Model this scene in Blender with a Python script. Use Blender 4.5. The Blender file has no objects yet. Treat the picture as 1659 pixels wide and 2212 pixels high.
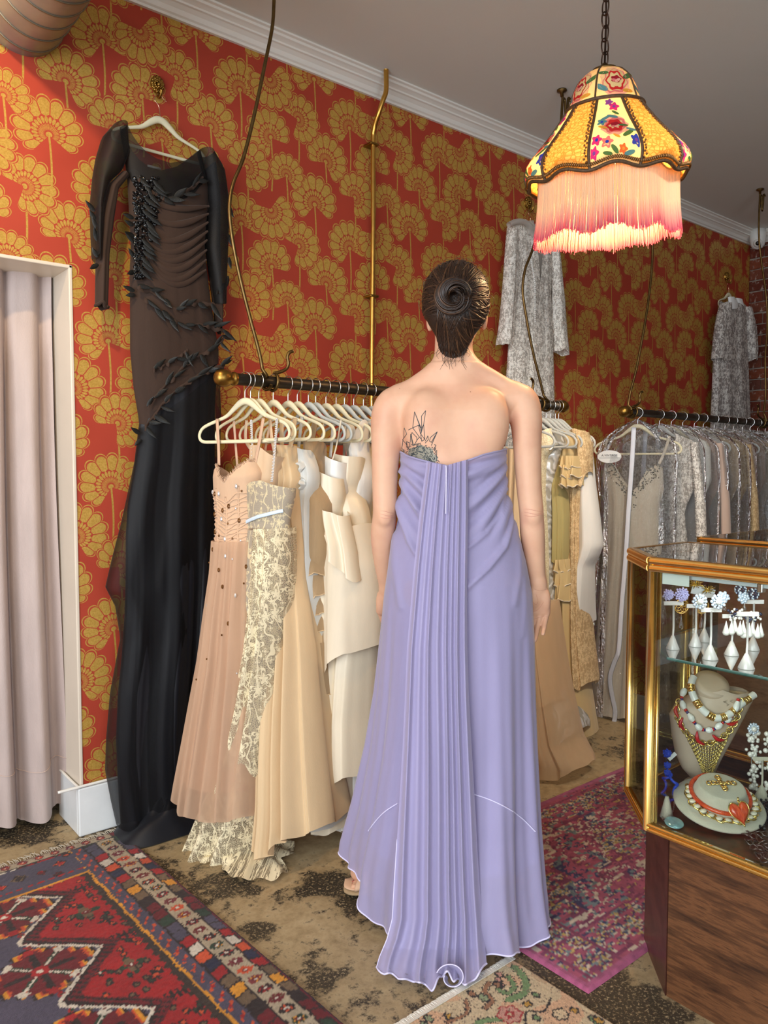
import bpy, bmesh, math, random
import numpy as np
from mathutils import Vector, Matrix

# ------------------------------------------------------------------ camera
CAM_H, YAW, PITCH, FOC = 1.26, math.radians(50.6), math.atan(91 / 1661.0), 1661.0
scene = bpy.context.scene
cam_data = bpy.data.cameras.new('camera')
cam = bpy.data.objects.new('camera', cam_data)
scene.collection.objects.link(cam)
cam.location = (0, 0, CAM_H)
cam.rotation_euler = (math.pi / 2 - PITCH, 0, YAW - math.pi / 2)
cam_data.sensor_fit = 'HORIZONTAL'
cam_data.sensor_width = 36.0
cam_data.lens = 36.0 * FOC / 1659.0
cam_data.clip_start = 0.02
scene.camera = cam

# ------------------------------------------------------------------ world, light, exposure
scene.view_settings.view_transform = 'Standard'
scene.view_settings.look = 'None'
scene.view_settings.exposure = 0.0
scene.view_settings.gamma = 1.0
scene.view_settings.use_curve_mapping = False
scene.cycles.transparent_max_bounces = 40
scene.cycles.max_bounces = 8
scene.cycles.diffuse_bounces = 4
scene.cycles.glossy_bounces = 4
scene.cycles.transmission_bounces = 8
scene.cycles.caustics_reflective = False
scene.cycles.caustics_refractive = False
scene.cycles.sample_clamp_indirect = 6.0
world = bpy.data.worlds.new('world')
scene.world = world
world.use_nodes = True
world.node_tree.nodes['Background'].inputs[0].default_value = (0.75, 0.87, 1.0, 1)
world.node_tree.nodes['Background'].inputs[1].default_value = 1.0


def lamp(name, kind, loc, target, power, col, size=None, size_y=None, **kw):
    d = bpy.data.lights.new(name, kind)
    d.energy = power
    d.color = col
    if kind == 'AREA':
        d.shape = 'RECTANGLE'
        d.size, d.size_y = size, size_y or size
    elif size is not None:
        d.shadow_soft_size = size
    for k, v in kw.items():
        setattr(d, k, v)
    o = bpy.data.objects.new(name, d)
    scene.collection.objects.link(o)
    o.location = loc
    if target is not None:
        o.rotation_euler = (Vector(target) - Vector(loc)).to_track_quat('-Z', 'Y').to_euler()
    return o


# daylight through the two shop windows behind the camera
lamp('daylight_side', 'AREA', (-0.2, -2.85, 1.5), (0.6, 3, 1.4), 48, (0.80, 0.90, 1.0), 2.2, 2.3)
lamp('daylight_front', 'AREA', (-2.65, -0.4, 1.6), (3, 0.4, 2.0), 205, (0.88, 0.94, 1.0), 3.4, 2.3)
# warm ceiling track spots in the front of the shop
lamp('track_and_fill_spot', 'SPOT', (0.22, 1.58, 2.86), (0.22, 2.67, 1.75), 70, (1.0, 0.72, 0.40), 0.035, spot_size=2.0, spot_blend=0.8)
lamp('track_and_fill_spot', 'SPOT', (-0.7, 0.2, 2.86), (1.35, 1.9, 1.25), 26, (1.0, 0.80, 0.56), 0.06, spot_size=1.4, spot_blend=0.9)

lamp('track_and_fill_spot', 'SPOT', (1.9, 0.25, 2.86), (3.15, 2.2, 0.75), 150, (1.0, 0.93, 0.82), 0.12, spot_size=0.95, spot_blend=0.8)  # added fill spot brightening the right-hand gowns; no lamp is known there

# ------------------------------------------------------------------ helpers
F3 = np.array([math.cos(YAW), math.sin(YAW), 0.0])
R3 = np.array([math.sin(YAW), -math.cos(YAW), 0.0])
Z3 = np.array([0.0, 0.0, 1.0])
FW = F3 * math.cos(PITCH) - Z3 * math.sin(PITCH)
UP = F3 * math.sin(PITCH) + Z3 * math.cos(PITCH)
C3 = np.array([0.0, 0.0, CAM_H])


def ray(x, y): return R3 * (x - 829.5) / FOC + UP * (1106 - y) / FOC + FW
def on_floor(x, y, z=0.0):
    d = ray(x, y); return C3 + d * ((z - CAM_H) / d[2])
def on_Y(x, y, Y):
    d = ray(x, y); return C3 + d * (Y / d[1])
def on_X(x, y, X):
    d = ray(x, y); return C3 + d * (X / d[0])
def at_depth(x, y, D):                      # D = horizontal distance along the view direction
    d = ray(x, y); return C3 + d * (D / d.dot(F3))
def on_plane(x, y, P0, N):
    d = ray(x, y); return C3 + d * (np.dot(P0 - C3, N) / np.dot(d, N))


def lin(c):
    c = c / 255.0
    return c / 12.92 if c <= 0.04045 else ((c + 0.055) / 1.055) ** 2.4
def rgb(r, g, b): return (lin(r), lin(g), lin(b), 1.0)
def rgb3(r, g, b): return np.array([lin(r), lin(g), lin(b)])


class MB:
    """collects shapes and links them as ONE mesh object"""
    def __init__(s): s.v, s.f, s.mi, s.col, s.cur, s.cc = [], [], [], [], 0, None; s.n = 0
    def add(s, V, F):
        V = np.asarray(V, float).reshape(-1, 3)
        s.v.append(V)
        k = s.n
        for f in F: s.f.append(tuple(i + k for i in f)); s.mi.append(s.cur)
        s.n += len(V)
        if s.cc is not None: s.col.append(np.tile(np.asarray(s.cc, float)[:3], (len(V), 1)))
        return s
    def grid(s, P, cu=False, cv=False):
        P = np.asarray(P, float); n, m = P.shape[:2]
        F = []
        for i in range(n if cu else n - 1):
            a = (i * m); b = ((i + 1) % n) * m
            for j in range(m if cv else m - 1):
                k = (j + 1) % m
                F.append((a + j, a + k, b + k, b + j))
        return s.add(P.reshape(-1, 3), F)
    def tube(s, pts, r, seg=8, closed=False, caps=True, flat=1.0, up=None):
        P = np.asarray(pts, float); n = len(P)
        r = np.broadcast_to(np.asarray(r, float), (n,))
        T = np.roll(P, -1, 0) - np.roll(P, 1, 0)
        if not closed: T[0] = P[1] - P[0]; T[-1] = P[-1] - P[-2]
        T /= np.linalg.norm(T, axis=1)[:, None] + 1e-12
        u = np.array(up, float) if up is not None else (np.array([0, 0, 1.0]) if abs(T[0][2]) < 0.9 else np.array([1.0, 0, 0]))
        rings = []
        a = np.arange(seg) * 2 * math.pi / seg
        for i in range(n):
            w = u - T[i] * np.dot(u, T[i]); w /= np.linalg.norm(w) + 1e-12
            b = np.cross(T[i], w)
            if up is None: u = w
            rings.append(P[i] + r[i] * (np.cos(a)[:, None] * b + flat * np.sin(a)[:, None] * w))
        s.grid(np.array(rings), cu=closed, cv=True)
        if caps and not closed:
            k = s.n - n * seg
            s.f.append(tuple(range(k, k + seg))); s.mi.append(s.cur)
            s.f.append(tuple(range(s.n - 1, s.n - seg - 1, -1))); s.mi.append(s.cur)
        return s
    def lathe(s, prof, seg=24, loc=(0, 0, 0), M=None, a0=0.0, a1=2 * math.pi):
        full = abs(a1 - a0 - 2 * math.pi) < 1e-6
        a = a0 + (a1 - a0) * np.arange(seg if full else seg + 1) / seg
        P = np.array([[(r * math.cos(t), r * math.sin(t), z) for t in a] for r, z in prof])
        if M is not None: P = P @ np.array(M).T
        return s.grid(P + np.array(loc), cv=full)
    def ell(s, c, r, seg=16, rings=10, M=None):
        prof = [(max(1e-5, math.sin(math.pi * i / rings)), -math.cos(math.pi * i / rings)) for i in range(rings + 1)]
        a = np.arange(seg) * 2 * math.pi / seg
        P = np.array([[(q * math.cos(t), q * math.sin(t), z) for t in a] for q, z in prof]) * np.array(r if np.ndim(r) else (r, r, r))
        if M is not None: P = P @ np.array(M).T
        return s.grid(P + np.array(c), cv=True)
    def box(s, lo, hi, bev=0.0, M=None, loc=(0, 0, 0)):
        bm = bmesh.new()
        bmesh.ops.create_cube(bm, size=1.0)
        lo = np.array(lo, float); hi = np.array(hi, float)
        for v in bm.verts: v.co = Vector(tuple((lo + hi) / 2 + np.array(v.co) * (hi - lo)))
        if bev > 0: bmesh.ops.bevel(bm, geom=bm.edges[:], offset=bev, segments=2, affect='EDGES', profile=0.5)
        bm.verts.index_update()
        V = np.array([v.co[:] for v in bm.verts])
        if M is not None: V = V @ np.array(M).T
        F = [tuple(v.index for v in f.verts) for f in bm.faces]
        bm.free()
        return s.add(V + np.array(loc), F)
    def prism(s, poly, z0, z1):
        n = len(poly)
        V = [(x, y, z0) for x, y in poly] + [(x, y, z1) for x, y in poly]
        return s.add(V, [tuple(range(n - 1, -1, -1)), tuple(range(n, 2 * n))] + [(i, (i + 1) % n, n + (i + 1) % n, n + i) for i in range(n)])
    def build(s, name, mat, parent=None, smooth=True, world=True, ang=None, sub=0, solid=0.0):
        V = np.concatenate(s.v) if s.v else np.zeros((0, 3))
        if parent is not None and world:
            Mi = np.array(wm(parent).inverted())
            V = V @ Mi[:3, :3].T + Mi[:3, 3]
        me = bpy.data.meshes.new(name)
        me.from_pydata(V.tolist(), [], s.f)
        for m in (mat if isinstance(mat, (list, tuple)) else [mat]): me.materials.append(m)
        if any(s.mi): me.polygons.foreach_set('material_index', s.mi)
        if s.col:
            at = me.color_attributes.new('Col', 'FLOAT_COLOR', 'POINT')
            c = np.concatenate(s.col); c = np.concatenate([c, np.ones((len(c), 1))], 1)
            at.data.foreach_set('color', c.astype(np.float32).ravel())
        if smooth:
            me.polygons.foreach_set('use_smooth', [True] * len(me.polygons))
            if ang: me.set_sharp_from_angle(angle=math.radians(ang))
        me.update()
        o = bpy.data.objects.new(name, me)
        scene.collection.objects.link(o)
        o.parent = parent
        if sub:
            md = o.modifiers.new('sub', 'SUBSURF'); md.levels = md.render_levels = sub
        if solid:
            md = o.modifiers.new('solid', 'SOLIDIFY'); md.thickness = solid; md.offset = 0
        return o


def wm(o):
    M = Matrix.Identity(4)
    while o is not None:
        M = (Matrix.Translation(o.location) @ o.rotation_euler.to_matrix().to_4x4()) @ M
        o = o.parent
    return M
def tag(o, label, cat, group=None, kind=None):
    o['label'] = label; o['category'] = cat
    if group: o['group'] = group
    if kind: o['kind'] = kind
    return o
def thing(name, label, cat, loc=(0, 0, 0), rz=0.0, group=None):
    o = bpy.data.objects.new(name, None)
    scene.collection.objects.link(o)
    o.empty_display_size = 0.05
    o.location = tuple(loc); o.rotation_euler = (0, 0, rz)
    return tag(o, label, cat, group)
def struct(o):
    o['kind'] = 'structure'; return o
def copy_tree(o, parent=None):
    c = o.copy(); scene.collection.objects.link(c); c.parent = parent
    for ch in list(o.children): copy_tree(ch, c)
    return c


def smooth_path(pts, n=60, closed=False):
    """Catmull-Rom through pts"""
    P = np.asarray(pts, float); k = len(P)
    out = []
    segs = k if closed else k - 1
    for i in range(n):
        t = i / (n if closed else n - 1) * segs
        a = min(int(t), segs - 1); f = t - a
        idx = lambda j: P[j % k] if closed else P[min(max(j, 0), k - 1)]
        p0, p1, p2, p3 = idx(a - 1), idx(a), idx(a + 1), idx(a + 2)
        out.append(0.5 * ((2 * p1) + (-p0 + p2) * f + (2 * p0 - 5 * p1 + 4 * p2 - p3) * f * f + (-p0 + 3 * p1 - 3 * p2 + p3) * f ** 3))
    return np.array(out)


# ------------------------------------------------------------------ materials
def newmat(name):
    m = bpy.data.materials.new(name); m.use_nodes = True
    nt = m.node_tree
    return m, nt, nt.nodes['Principled BSDF'], nt.nodes['Material Output']
def ln(nt, a, b): nt.links.new(a, b)
def coords(nt, scale=(1, 1, 1), kind='Object'):
    tc = nt.nodes.new('ShaderNodeTexCoord'); mp = nt.nodes.new('ShaderNodeMapping')
    mp.inputs['Scale'].default_value = scale
    ln(nt, tc.outputs[kind], mp.inputs[0])
    return mp.outputs[0]
def noise(nt, co, scale, detail=4, rough=0.55):
    n = nt.nodes.new('ShaderNodeTexNoise')
    n.inputs['Scale'].default_value = scale; n.inputs['Detail'].default_value = detail; n.inputs['Roughness'].default_value = rough
    if co is not None: ln(nt, co, n.inputs['Vector'])
    return n.outputs['Fac']
def ramp(nt, fac, stops, interp='LINEAR'):
    r = nt.nodes.new('ShaderNodeValToRGB'); e = r.color_ramp.elements
    r.color_ramp.interpolation = interp
    while len(e) < len(stops): e.new(0.5)
    for i, (p, c) in enumerate(stops):
        e[i].position = p; e[i].color = c if len(c) == 4 else (*c, 1)
    ln(nt, fac, r.inputs[0])
    return r.outputs[0]
def mixc(nt, fac, a, b, mode='MIX'):
    m = nt.nodes.new('ShaderNodeMix'); m.data_type = 'RGBA'; m.blend_type = mode
    for s, v in ((m.inputs[0], fac), (m.inputs[6], a), (m.inputs[7], b)):
        if hasattr(v, 'is_output'): ln(nt, v, s)
        else: s.default_value = v
    return m.outputs[2]
def math_(nt, op, a, b=None, c=None, clamp=False):
    m = nt.nodes.new('ShaderNodeMath'); m.operation = op; m.use_clamp = clamp
    for i, v in enumerate((a, b, c)):
        if v is None: continue
        if hasattr(v, 'is_output'): ln(nt, v, m.inputs[i])
        else: m.inputs[i].default_value = v
    return m.outputs[0]
def bump(nt, bs, h, strength=0.3, dist=0.01):
    b = nt.nodes.new('ShaderNodeBump'); b.inputs['Strength'].default_value = strength; b.inputs['Distance'].default_value = dist
    ln(nt, h, b.inputs['Height']); ln(nt, b.outputs[0], bs.inputs['Normal'])


def plain(name, c, rough=0.5, metal=0.0, var=0.06, vscale=12.0, bmp=0.0, bscale=80.0, spec=0.5, **kw):
    m, nt, bs, out = newmat(name)
    co = coords(nt)
    c = np.array(c[:3])
    n = noise(nt, co, vscale)
    col = ramp(nt, n, [(0.25, tuple(c * (1 - var))), (0.75, tuple(np.minimum(1, c * (1 + var))))])
    ln(nt, col, bs.inputs['Base Color'])
    bs.inputs['Roughness'].default_value = rough; bs.inputs['Metallic'].default_value = metal
    bs.inputs['Specular IOR Level'].default_value = spec
    if bmp: bump(nt, bs, noise(nt, co, bscale, 3), bmp, 0.004)
    for k, v in kw.items(): bs.inputs[k.replace('_', ' ')].default_value = v
    return m


def fabric(name, c, rough=0.75, sheen=0.25, weave=900.0, bmp=0.12, alpha=1.0, transl=0.0, var=0.05, stripe=0.0, metal=0.0, wrinkle=0.0, spec=0.3):
    """cloth: fine weave relief, soft colour variation, optional sheerness (alpha) and light coming through (transl)"""
    m, nt, bs, out = newmat(name)
    co = coords(nt)
    c = np.array(c[:3])
    n = noise(nt, coords(nt, (6, 6, 1.2)), 4.0, 5)
    col = ramp(nt, n, [(0.25, tuple(c * (1 - var))), (0.75, tuple(np.minimum(1, c * (1 + var))))])
    ln(nt, col, bs.inputs['Base Color'])
    bs.inputs['Roughness'].default_value = rough; bs.inputs['Metallic'].default_value = metal
    bs.inputs['Sheen Weight'].default_value = sheen; bs.inputs['Specular IOR Level'].default_value = spec
    h = noise(nt, coords(nt, (1, 1, 0.25)), weave, 2)
    if wrinkle: h = math_(nt, 'ADD', math_(nt, 'MULTIPLY', noise(nt, coords(nt, (1, 1, 0.45)), 22, 4), wrinkle), h)
    bump(nt, bs, h, bmp, 0.003)
    sh = bs.outputs[0]
    if transl > 0:
        t = nt.nodes.new('ShaderNodeBsdfTranslucent'); ln(nt, col, t.inputs[0])
        x = nt.nodes.new('ShaderNodeMixShader'); x.inputs[0].default_value = transl
        ln(nt, sh, x.inputs[1]); ln(nt, t.outputs[0], x.inputs[2]); sh = x.outputs[0]
    if alpha < 1:
        t = nt.nodes.new('ShaderNodeBsdfTransparent')
        x = nt.nodes.new('ShaderNodeMixShader')
        lw = nt.nodes.new('ShaderNodeLayerWeight'); lw.inputs[0].default_value = 0.35
        a = math_(nt, 'ADD', math_(nt, 'MULTIPLY', lw.outputs['Facing'], 1 - alpha), alpha, clamp=True)
        ln(nt, a, x.inputs[0]); ln(nt, t.outputs[0], x.inputs[1]); ln(nt, sh, x.inputs[2]); sh = x.outputs[0]
    ln(nt, sh, out.inputs[0])
    return m


def lace(name, c, ground=0.35, scale=150.0, c2=None, big=14.0, cut=0.5, stretch=(1, 1, 1)):
    """lace: fine net with corded five-petal flowers and winding stems; the holes are see-through"""
    m, nt, bs, out = newmat(name)
    co = coords(nt, stretch)
    A = lambda op, *a: math_(nt, op, *a)
    sep = nt.nodes.new('ShaderNodeSeparateXYZ'); ln(nt, co, sep.inputs[0])
    flat = nt.nodes.new('ShaderNodeCombineXYZ')                     # unrolled cloth plane
    ln(nt, A('SUBTRACT', sep.outputs[0], sep.outputs[1]), flat.inputs[0]); ln(nt, sep.outputs[2], flat.inputs[1])
    nz = nt.nodes.new('ShaderNodeTexNoise'); nz.inputs['Scale'].default_value = 14; ln(nt, flat.outputs[0], nz.inputs['Vector'])
    off = nt.nodes.new('ShaderNodeVectorMath'); off.operation = 'SCALE'; off.inputs['Scale'].default_value = 0.03; ln(nt, nz.outputs['Color'], off.inputs[0])
    p = nt.nodes.new('ShaderNodeVectorMath'); p.operation = 'ADD'; ln(nt, flat.outputs[0], p.inputs[0]); ln(nt, off.outputs[0], p.inputs[1])
    def petals(sc, n, size):
        v = nt.nodes.new('ShaderNodeTexVoronoi'); v.feature = 'F1'; v.voronoi_dimensions = '2D'; v.inputs['Scale'].default_value = sc; v.inputs['Randomness'].default_value = 0.8
        ln(nt, p.outputs[0], v.inputs['Vector'])
        d = nt.nodes.new('ShaderNodeVectorMath'); d.operation = 'SUBTRACT'; ln(nt, p.outputs[0], d.inputs[0]); ln(nt, v.outputs['Position'], d.inputs[1])
        q = nt.nodes.new('ShaderNodeSeparateXYZ'); ln(nt, d.outputs[0], q.inputs[0])
        th = A('ARCTAN2', q.outputs[0], q.outputs[1])
        lobe = A('ADD', A('MULTIPLY', A('COSINE', A('MULTIPLY', th, float(n))), 0.32), 0.68)
        r = A('DIVIDE', v.outputs['Distance'], A('MULTIPLY', lobe, size))
        return A('MULTIPLY', A('LESS_THAN', r, 1.0), A('GREATER_THAN', A('ABSOLUTE', A('SUBTRACT', r, 0.62)), 0.11))
    fl = A('MAXIMUM', petals(big, 5, cut), petals(big * 2.3, 4, cut * 0.72))
    w = nt.nodes.new('ShaderNodeTexWave'); w.bands_direction = 'X'; w.inputs['Scale'].default_value = big * 0.55; w.inputs['Distortion'].default_value = 9; w.inputs['Detail'].default_value = 1; w.inputs['Detail Scale'].default_value = 1.5
    ln(nt, flat.outputs[0], w.inputs['Vector'])
    spray = A('MAXIMUM', fl, A('GREATER_THAN', w.outputs['Fac'], 0.972))
    v = nt.nodes.new('ShaderNodeTexVoronoi'); v.feature = 'DISTANCE_TO_EDGE'; v.voronoi_dimensions = '2D'; v.inputs['Scale'].default_value = scale; ln(nt, flat.outputs[0], v.inputs['Vector'])
    thread = A('LESS_THAN', v.outputs['Distance'], 0.10)
    c = np.array(c[:3]); c2 = np.array((c2 if c2 is not None else np.minimum(1, c * 1.25))[:3])
    ln(nt, mixc(nt, spray, (*c, 1), (*c2, 1)), bs.inputs['Base Color']); bs.inputs['Roughness'].default_value = 0.65; bs.inputs['Sheen Weight'].default_value = 0.1
    bs.inputs['Specular IOR Level'].default_value = 0.25
    bump(nt, bs, spray, 0.35, 0.002)
    a = A('MINIMUM', A('ADD', A('MAXIMUM', A('MULTIPLY', thread, 0.6), spray), ground), 1.0)
    t = nt.nodes.new('ShaderNodeBsdfTransparent'); x = nt.nodes.new('ShaderNodeMixShader')
    ln(nt, a, x.inputs[0]); ln(nt, t.outputs[0], x.inputs[1]); ln(nt, bs.outputs[0], x.inputs[2]); ln(nt, x.outputs[0], out.inputs[0])
    return m


def vcol(name, rough=0.6, metal=0.0, sheen=0.0, bmp=0.0, bscale=300, alpha=1.0):
    """colour carried by the thing's own dyed threads / beads (mesh attribute)"""
    m, nt, bs, out = newmat(name)
    a = nt.nodes.new('ShaderNodeAttribute'); a.attribute_name = 'Col'
    n = noise(nt, coords(nt), bscale, 2)
    col = mixc(nt, 0.35, a.outputs['Color'], ramp(nt, n, [(0.3, (0.45, 0.45, 0.45)), (0.7, (1, 1, 1))]), 'MULTIPLY') if bmp else a.outputs['Color']
    ln(nt, col, bs.inputs['Base Color'])
    bs.inputs['Roughness'].default_value = rough; bs.inputs['Metallic'].default_value = metal; bs.inputs['Sheen Weight'].default_value = sheen
    bs.inputs['Specular IOR Level'].default_value = 0.2 if sheen else 0.5
    if bmp: bump(nt, bs, n, bmp, 0.004)
    return m


def glassy(name, tint=(0.92, 0.98, 0.95), refl=1.0, rough=0.0, film=0.0):
    """thin clear sheet: see-through with a Fresnel reflection"""
    m, nt, bs, out = newmat(name)
    nt.nodes.remove(bs)
    t = nt.nodes.new('ShaderNodeBsdfTransparent'); t.inputs[0].default_value = (*tint, 1)
    g = nt.nodes.new('ShaderNodeBsdfGlossy'); g.inputs['Roughness'].default_value = rough
    fr = nt.nodes.new('ShaderNodeFresnel'); fr.inputs[0].default_value = 1.45
    x = nt.nodes.new('ShaderNodeMixShader')
    ln(nt, math_(nt, 'ADD', math_(nt, 'MULTIPLY', fr.outputs[0], refl), film, clamp=True), x.inputs[0])
    ln(nt, t.outputs[0], x.inputs[1]); ln(nt, g.outputs[0], x.inputs[2]); ln(nt, x.outputs[0], out.inputs[0])
    return m, nt, g, fr


def plastic_film(name):
    m, nt, g, fr = glassy(name, (0.965, 0.97, 0.975), 1.4, 0.09, 0.13)
    h = math_(nt, 'ADD', noise(nt, coords(nt, (1, 1, 0.22)), 30, 3), math_(nt, 'MULTIPLY', noise(nt, coords(nt, (1, 1, 0.6)), 95, 3), 0.35))
    b = nt.nodes.new('ShaderNodeBump'); b.inputs['Strength'].default_value = 1.0; b.inputs['Distance'].default_value = 0.07
    ln(nt, h, b.inputs['Height']); ln(nt, b.outputs[0], g.inputs['Normal'])
    return m


def wood(name, dark, light, axis=(1.5, 1.5, 14), rough=0.35, scale=3.0):
    m, nt, bs, out = newmat(name)
    co = coords(nt, axis)
    n = noise(nt, co, scale, 6, 0.65)
    n2 = noise(nt, coords(nt, tuple(4 * a for a in axis)), scale, 3)
    f = math_(nt, 'ADD', math_(nt, 'MULTIPLY', n, 0.75), math_(nt, 'MULTIPLY', n2, 0.25))
    mid = tuple((np.array(dark[:3]) + np.array(light[:3])) / 2)
    ln(nt, ramp(nt, f, [(0.3, dark), (0.48, mid), (0.56, light), (0.7, dark)]), bs.inputs['Base Color'])
    bs.inputs['Roughness'].default_value = rough
    bump(nt, bs, f, 0.06, 0.003)
    return m


M_gold = plain('gold_metal', rgb(246, 206, 122), 0.2, 1.0, 0.08, 30)
M_palegold = plain('pale_gold_metal', rgb(240, 215, 130), 0.2, 1.0, 0.06, 30)
M_brass = plain('aged_brass', rgb(150, 115, 55), 0.35, 1.0, 0.3, 45, 0.15)
M_darkbrass = plain('dark_brass', rgb(112, 90, 55), 0.4, 1.0, 0.3, 40, 0.1)
M_chrome = plain('chrome_wire', rgb(215, 215, 212), 0.18, 1.0, 0.03, 30)
M_iron = plain('dark_iron_pipe', rgb(70, 62, 52), 0.42, 0.85, 0.25, 20, 0.1)
M_white = plain('white_paint', rgb(232, 229, 222), 0.45, 0, 0.02, 6)
M_velvet = plain('cream_velvet', rgb(222, 212, 178), 0.85, 0, 0.05, 40, 0.1, 900)
M_velvetgrey = plain('grey_velvet', rgb(188, 190, 184), 0.85, 0, 0.05, 40, 0.1, 900)
M_black = plain('black_plastic', rgb(18, 18, 20), 0.3)
M_paper = plain('white_card', rgb(235, 235, 232), 0.7)
# ================================================================== THE ROOM
WALL_Y, BRICK_X, CEIL_Z = 2.67, 5.60, 2.935
DOOR_X0, DOOR_X1, DOOR_Z = -0.12, 0.848, 1.94


def wallpaper():
    """gold fan flowers on brick-red paper: one node group drawn seven times per repeat"""
    TW, TH = 0.52, 0.50
    g = bpy.data.node_groups.new('fan_flower', 'ShaderNodeTree')
    for n, t in (('Vector', 'NodeSocketVector'), ('CX', 'NodeSocketFloat'), ('CY', 'NodeSocketFloat'), ('Rot', 'NodeSocketFloat'), ('R', 'NodeSocketFloat'), ('Spread', 'NodeSocketFloat'), ('Under', 'NodeSocketFloat')):
        g.interface.new_socket(n, in_out='INPUT', socket_type=t)
    g.interface.new_socket('Gold', in_out='OUTPUT', socket_type='NodeSocketFloat')
    gi = g.nodes.new('NodeGroupInput'); go = g.nodes.new('NodeGroupOutput')
    I = gi.outputs
    A = lambda op, a, b=None, c=None, clamp=False: math_(g, op, a, b, c, clamp)
    sep = g.nodes.new('ShaderNodeSeparateXYZ'); ln(g, I['Vector'], sep.inputs[0])
    def wrap(v, t): return A('SUBTRACT', v, A('MULTIPLY', A('ROUND', A('DIVIDE', v, t)), t))
    dx = wrap(A('SUBTRACT', sep.outputs[0], I['CX']), TW)
    dy = wrap(A('SUBTRACT', sep.outputs[2], I['CY']), TH)
    r = A('DIVIDE', A('SQRT', A('ADD', A('MULTIPLY', dx, dx), A('MULTIPLY', dy, dy))), I['R'])
    th = A('ARCTAN2', dx, dy)
    th = A('SUBTRACT', th, I['Rot']); th = wrap(th, 2 * math.pi)
    ab = A('ABSOLUTE', th)
    taper = A('SUBTRACT', 1.0, A('MULTIPLY', A('POWER', A('MINIMUM', A('DIVIDE', ab, I['Spread']), 1.0), 3.0), 0.36))
    r = A('DIVIDE', r, taper)
    def petals(n):
        q = A('MULTIPLY', A('DIVIDE', th, I['Spread']), n / 2.0)
        return A('SUBTRACT', q, A('ROUND', q))                 # -.5 .. .5 across one petal
    f1 = petals(11.0); f2 = petals(19.0); f3 = petals(33.0)
    sc = A('POWER', A('COSINE', A('MULTIPLY', f1, math.pi)), 0.55)
    edge = A('ADD', A('MULTIPLY', sc, 0.17), 0.79)
    inang = A('LESS_THAN', ab, A('SUBTRACT', I['Spread'], 0.02))
    LT = lambda a, b: A('LESS_THAN', a, b)
    GT = lambda a, b: A('GREATER_THAN', a, b)
    MUL = lambda a, b: A('MULTIPLY', a, b)
    lw = A('DIVIDE', 0.032, A('MAXIMUM', r, 0.05))            # outline width in petal units
    af1 = A('ABSOLUTE', f1); af2 = A('ABSOLUTE', f2); af3 = A('ABSOLUTE', f3)
    inner1 = A('ADD', A('MULTIPLY', af1, 0.12), 0.47)
    big = MUL(MUL(LT(r, A('SUBTRACT', edge, 0.03)), GT(r, inner1)), LT(af1, A('SUBTRACT', 0.5, lw)))
    # second tier: drops
    e2 = A('DIVIDE', A('SUBTRACT', r, 0.385), 0.085)
    k2 = A('DIVIDE', f2, 0.43)
    drops = LT(A('ADD', MUL(e2, e2), MUL(k2, k2)), 1.0)
    e3 = A('DIVIDE', A('SUBTRACT', r, 0.21), 0.085)
    k3 = A('DIVIDE', f3, 0.30)
    fine = LT(A('ADD', MUL(e3, e3), MUL(k3, k3)), 1.0)
    core = LT(r, 0.09)
    ring = MUL(LT(r, A('ADD', edge, 0.055)), GT(r, A('ADD', edge, 0.02)))
    gold = A('MAXIMUM', A('MAXIMUM', A('MAXIMUM', big, drops), A('MAXIMUM', fine, core)), ring)
    sil = MUL(LT(r, A('ADD', edge, 0.085)), LT(ab, I['Spread']))
    gold = MUL(gold, MUL(inang, LT(r, 1.2)))
    # end line of the fan and the stem
    stem = MUL(MUL(LT(A('ABSOLUTE', A('ADD', dx, A('MULTIPLY', A('SINE', A('MULTIPLY', dy, 14.0)), 0.006))), 0.0032), LT(dy, 0.0)), GT(dy, -0.205))
    under = A('MAXIMUM', I['Under'], stem)
    res = A('ADD', MUL(under, A('SUBTRACT', 1.0, sil)), MUL(gold, sil))
    ln(g, res, go.inputs[0])
    m, nt, bs, out = newmat('wallpaper')
    co = coords(nt)
    prev = None
    spots = [(0.06, 0.06, -0.7, 0.108, 2.25), (0.32, 0.03, 0.45, 0.112, 2.1), (0.185, 0.165, 1.1, 0.100, 2.3), (0.445, 0.20, -0.35, 0.112, 2.15),
             (0.055, 0.285, 2.7, 0.112, 2.0), (0.265, 0.345, -0.15, 0.118, 2.2), (0.47, 0.42, 0.8, 0.104, 2.3), (0.13, 0.43, 0.2, 0.085, 2.2)]
    for cx, cy, ro, R, sp in spots:
        n = nt.nodes.new('ShaderNodeGroup'); n.node_tree = g
        ln(nt, co, n.inputs['Vector'])
        for k, v in (('CX', cx), ('CY', cy), ('Rot', ro), ('R', R), ('Spread', sp)): n.inputs[k].default_value = v * (1.07 if k == 'R' else 1.0) + (0.10 if k == 'Spread' else 0)
        if prev is None: n.inputs['Under'].default_value = 0.0
        else: ln(nt, prev, n.inputs['Under'])
        prev = n.outputs[0]
    nz = noise(nt, co, 3.0, 3)
    red = ramp(nt, nz, [(0.3, rgb(160, 56, 38)), (0.7, rgb(172, 64, 44))])
    gd = ramp(nt, noise(nt, co, 220, 2), [(0.3, rgb(182, 140, 60)), (0.7, rgb(206, 166, 84))])
    ln(nt, mixc(nt, prev, red, gd), bs.inputs['Base Color'])
    ln(nt, math_(nt, 'SUBTRACT', 0.62, math_(nt, 'MULTIPLY', prev, 0.24)), bs.inputs['Roughness'])
    ln(nt, math_(nt, 'MULTIPLY', prev, 0.35), bs.inputs['Metallic'])
    bs.inputs['Specular IOR Level'].default_value = 0.3
    return m


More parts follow.
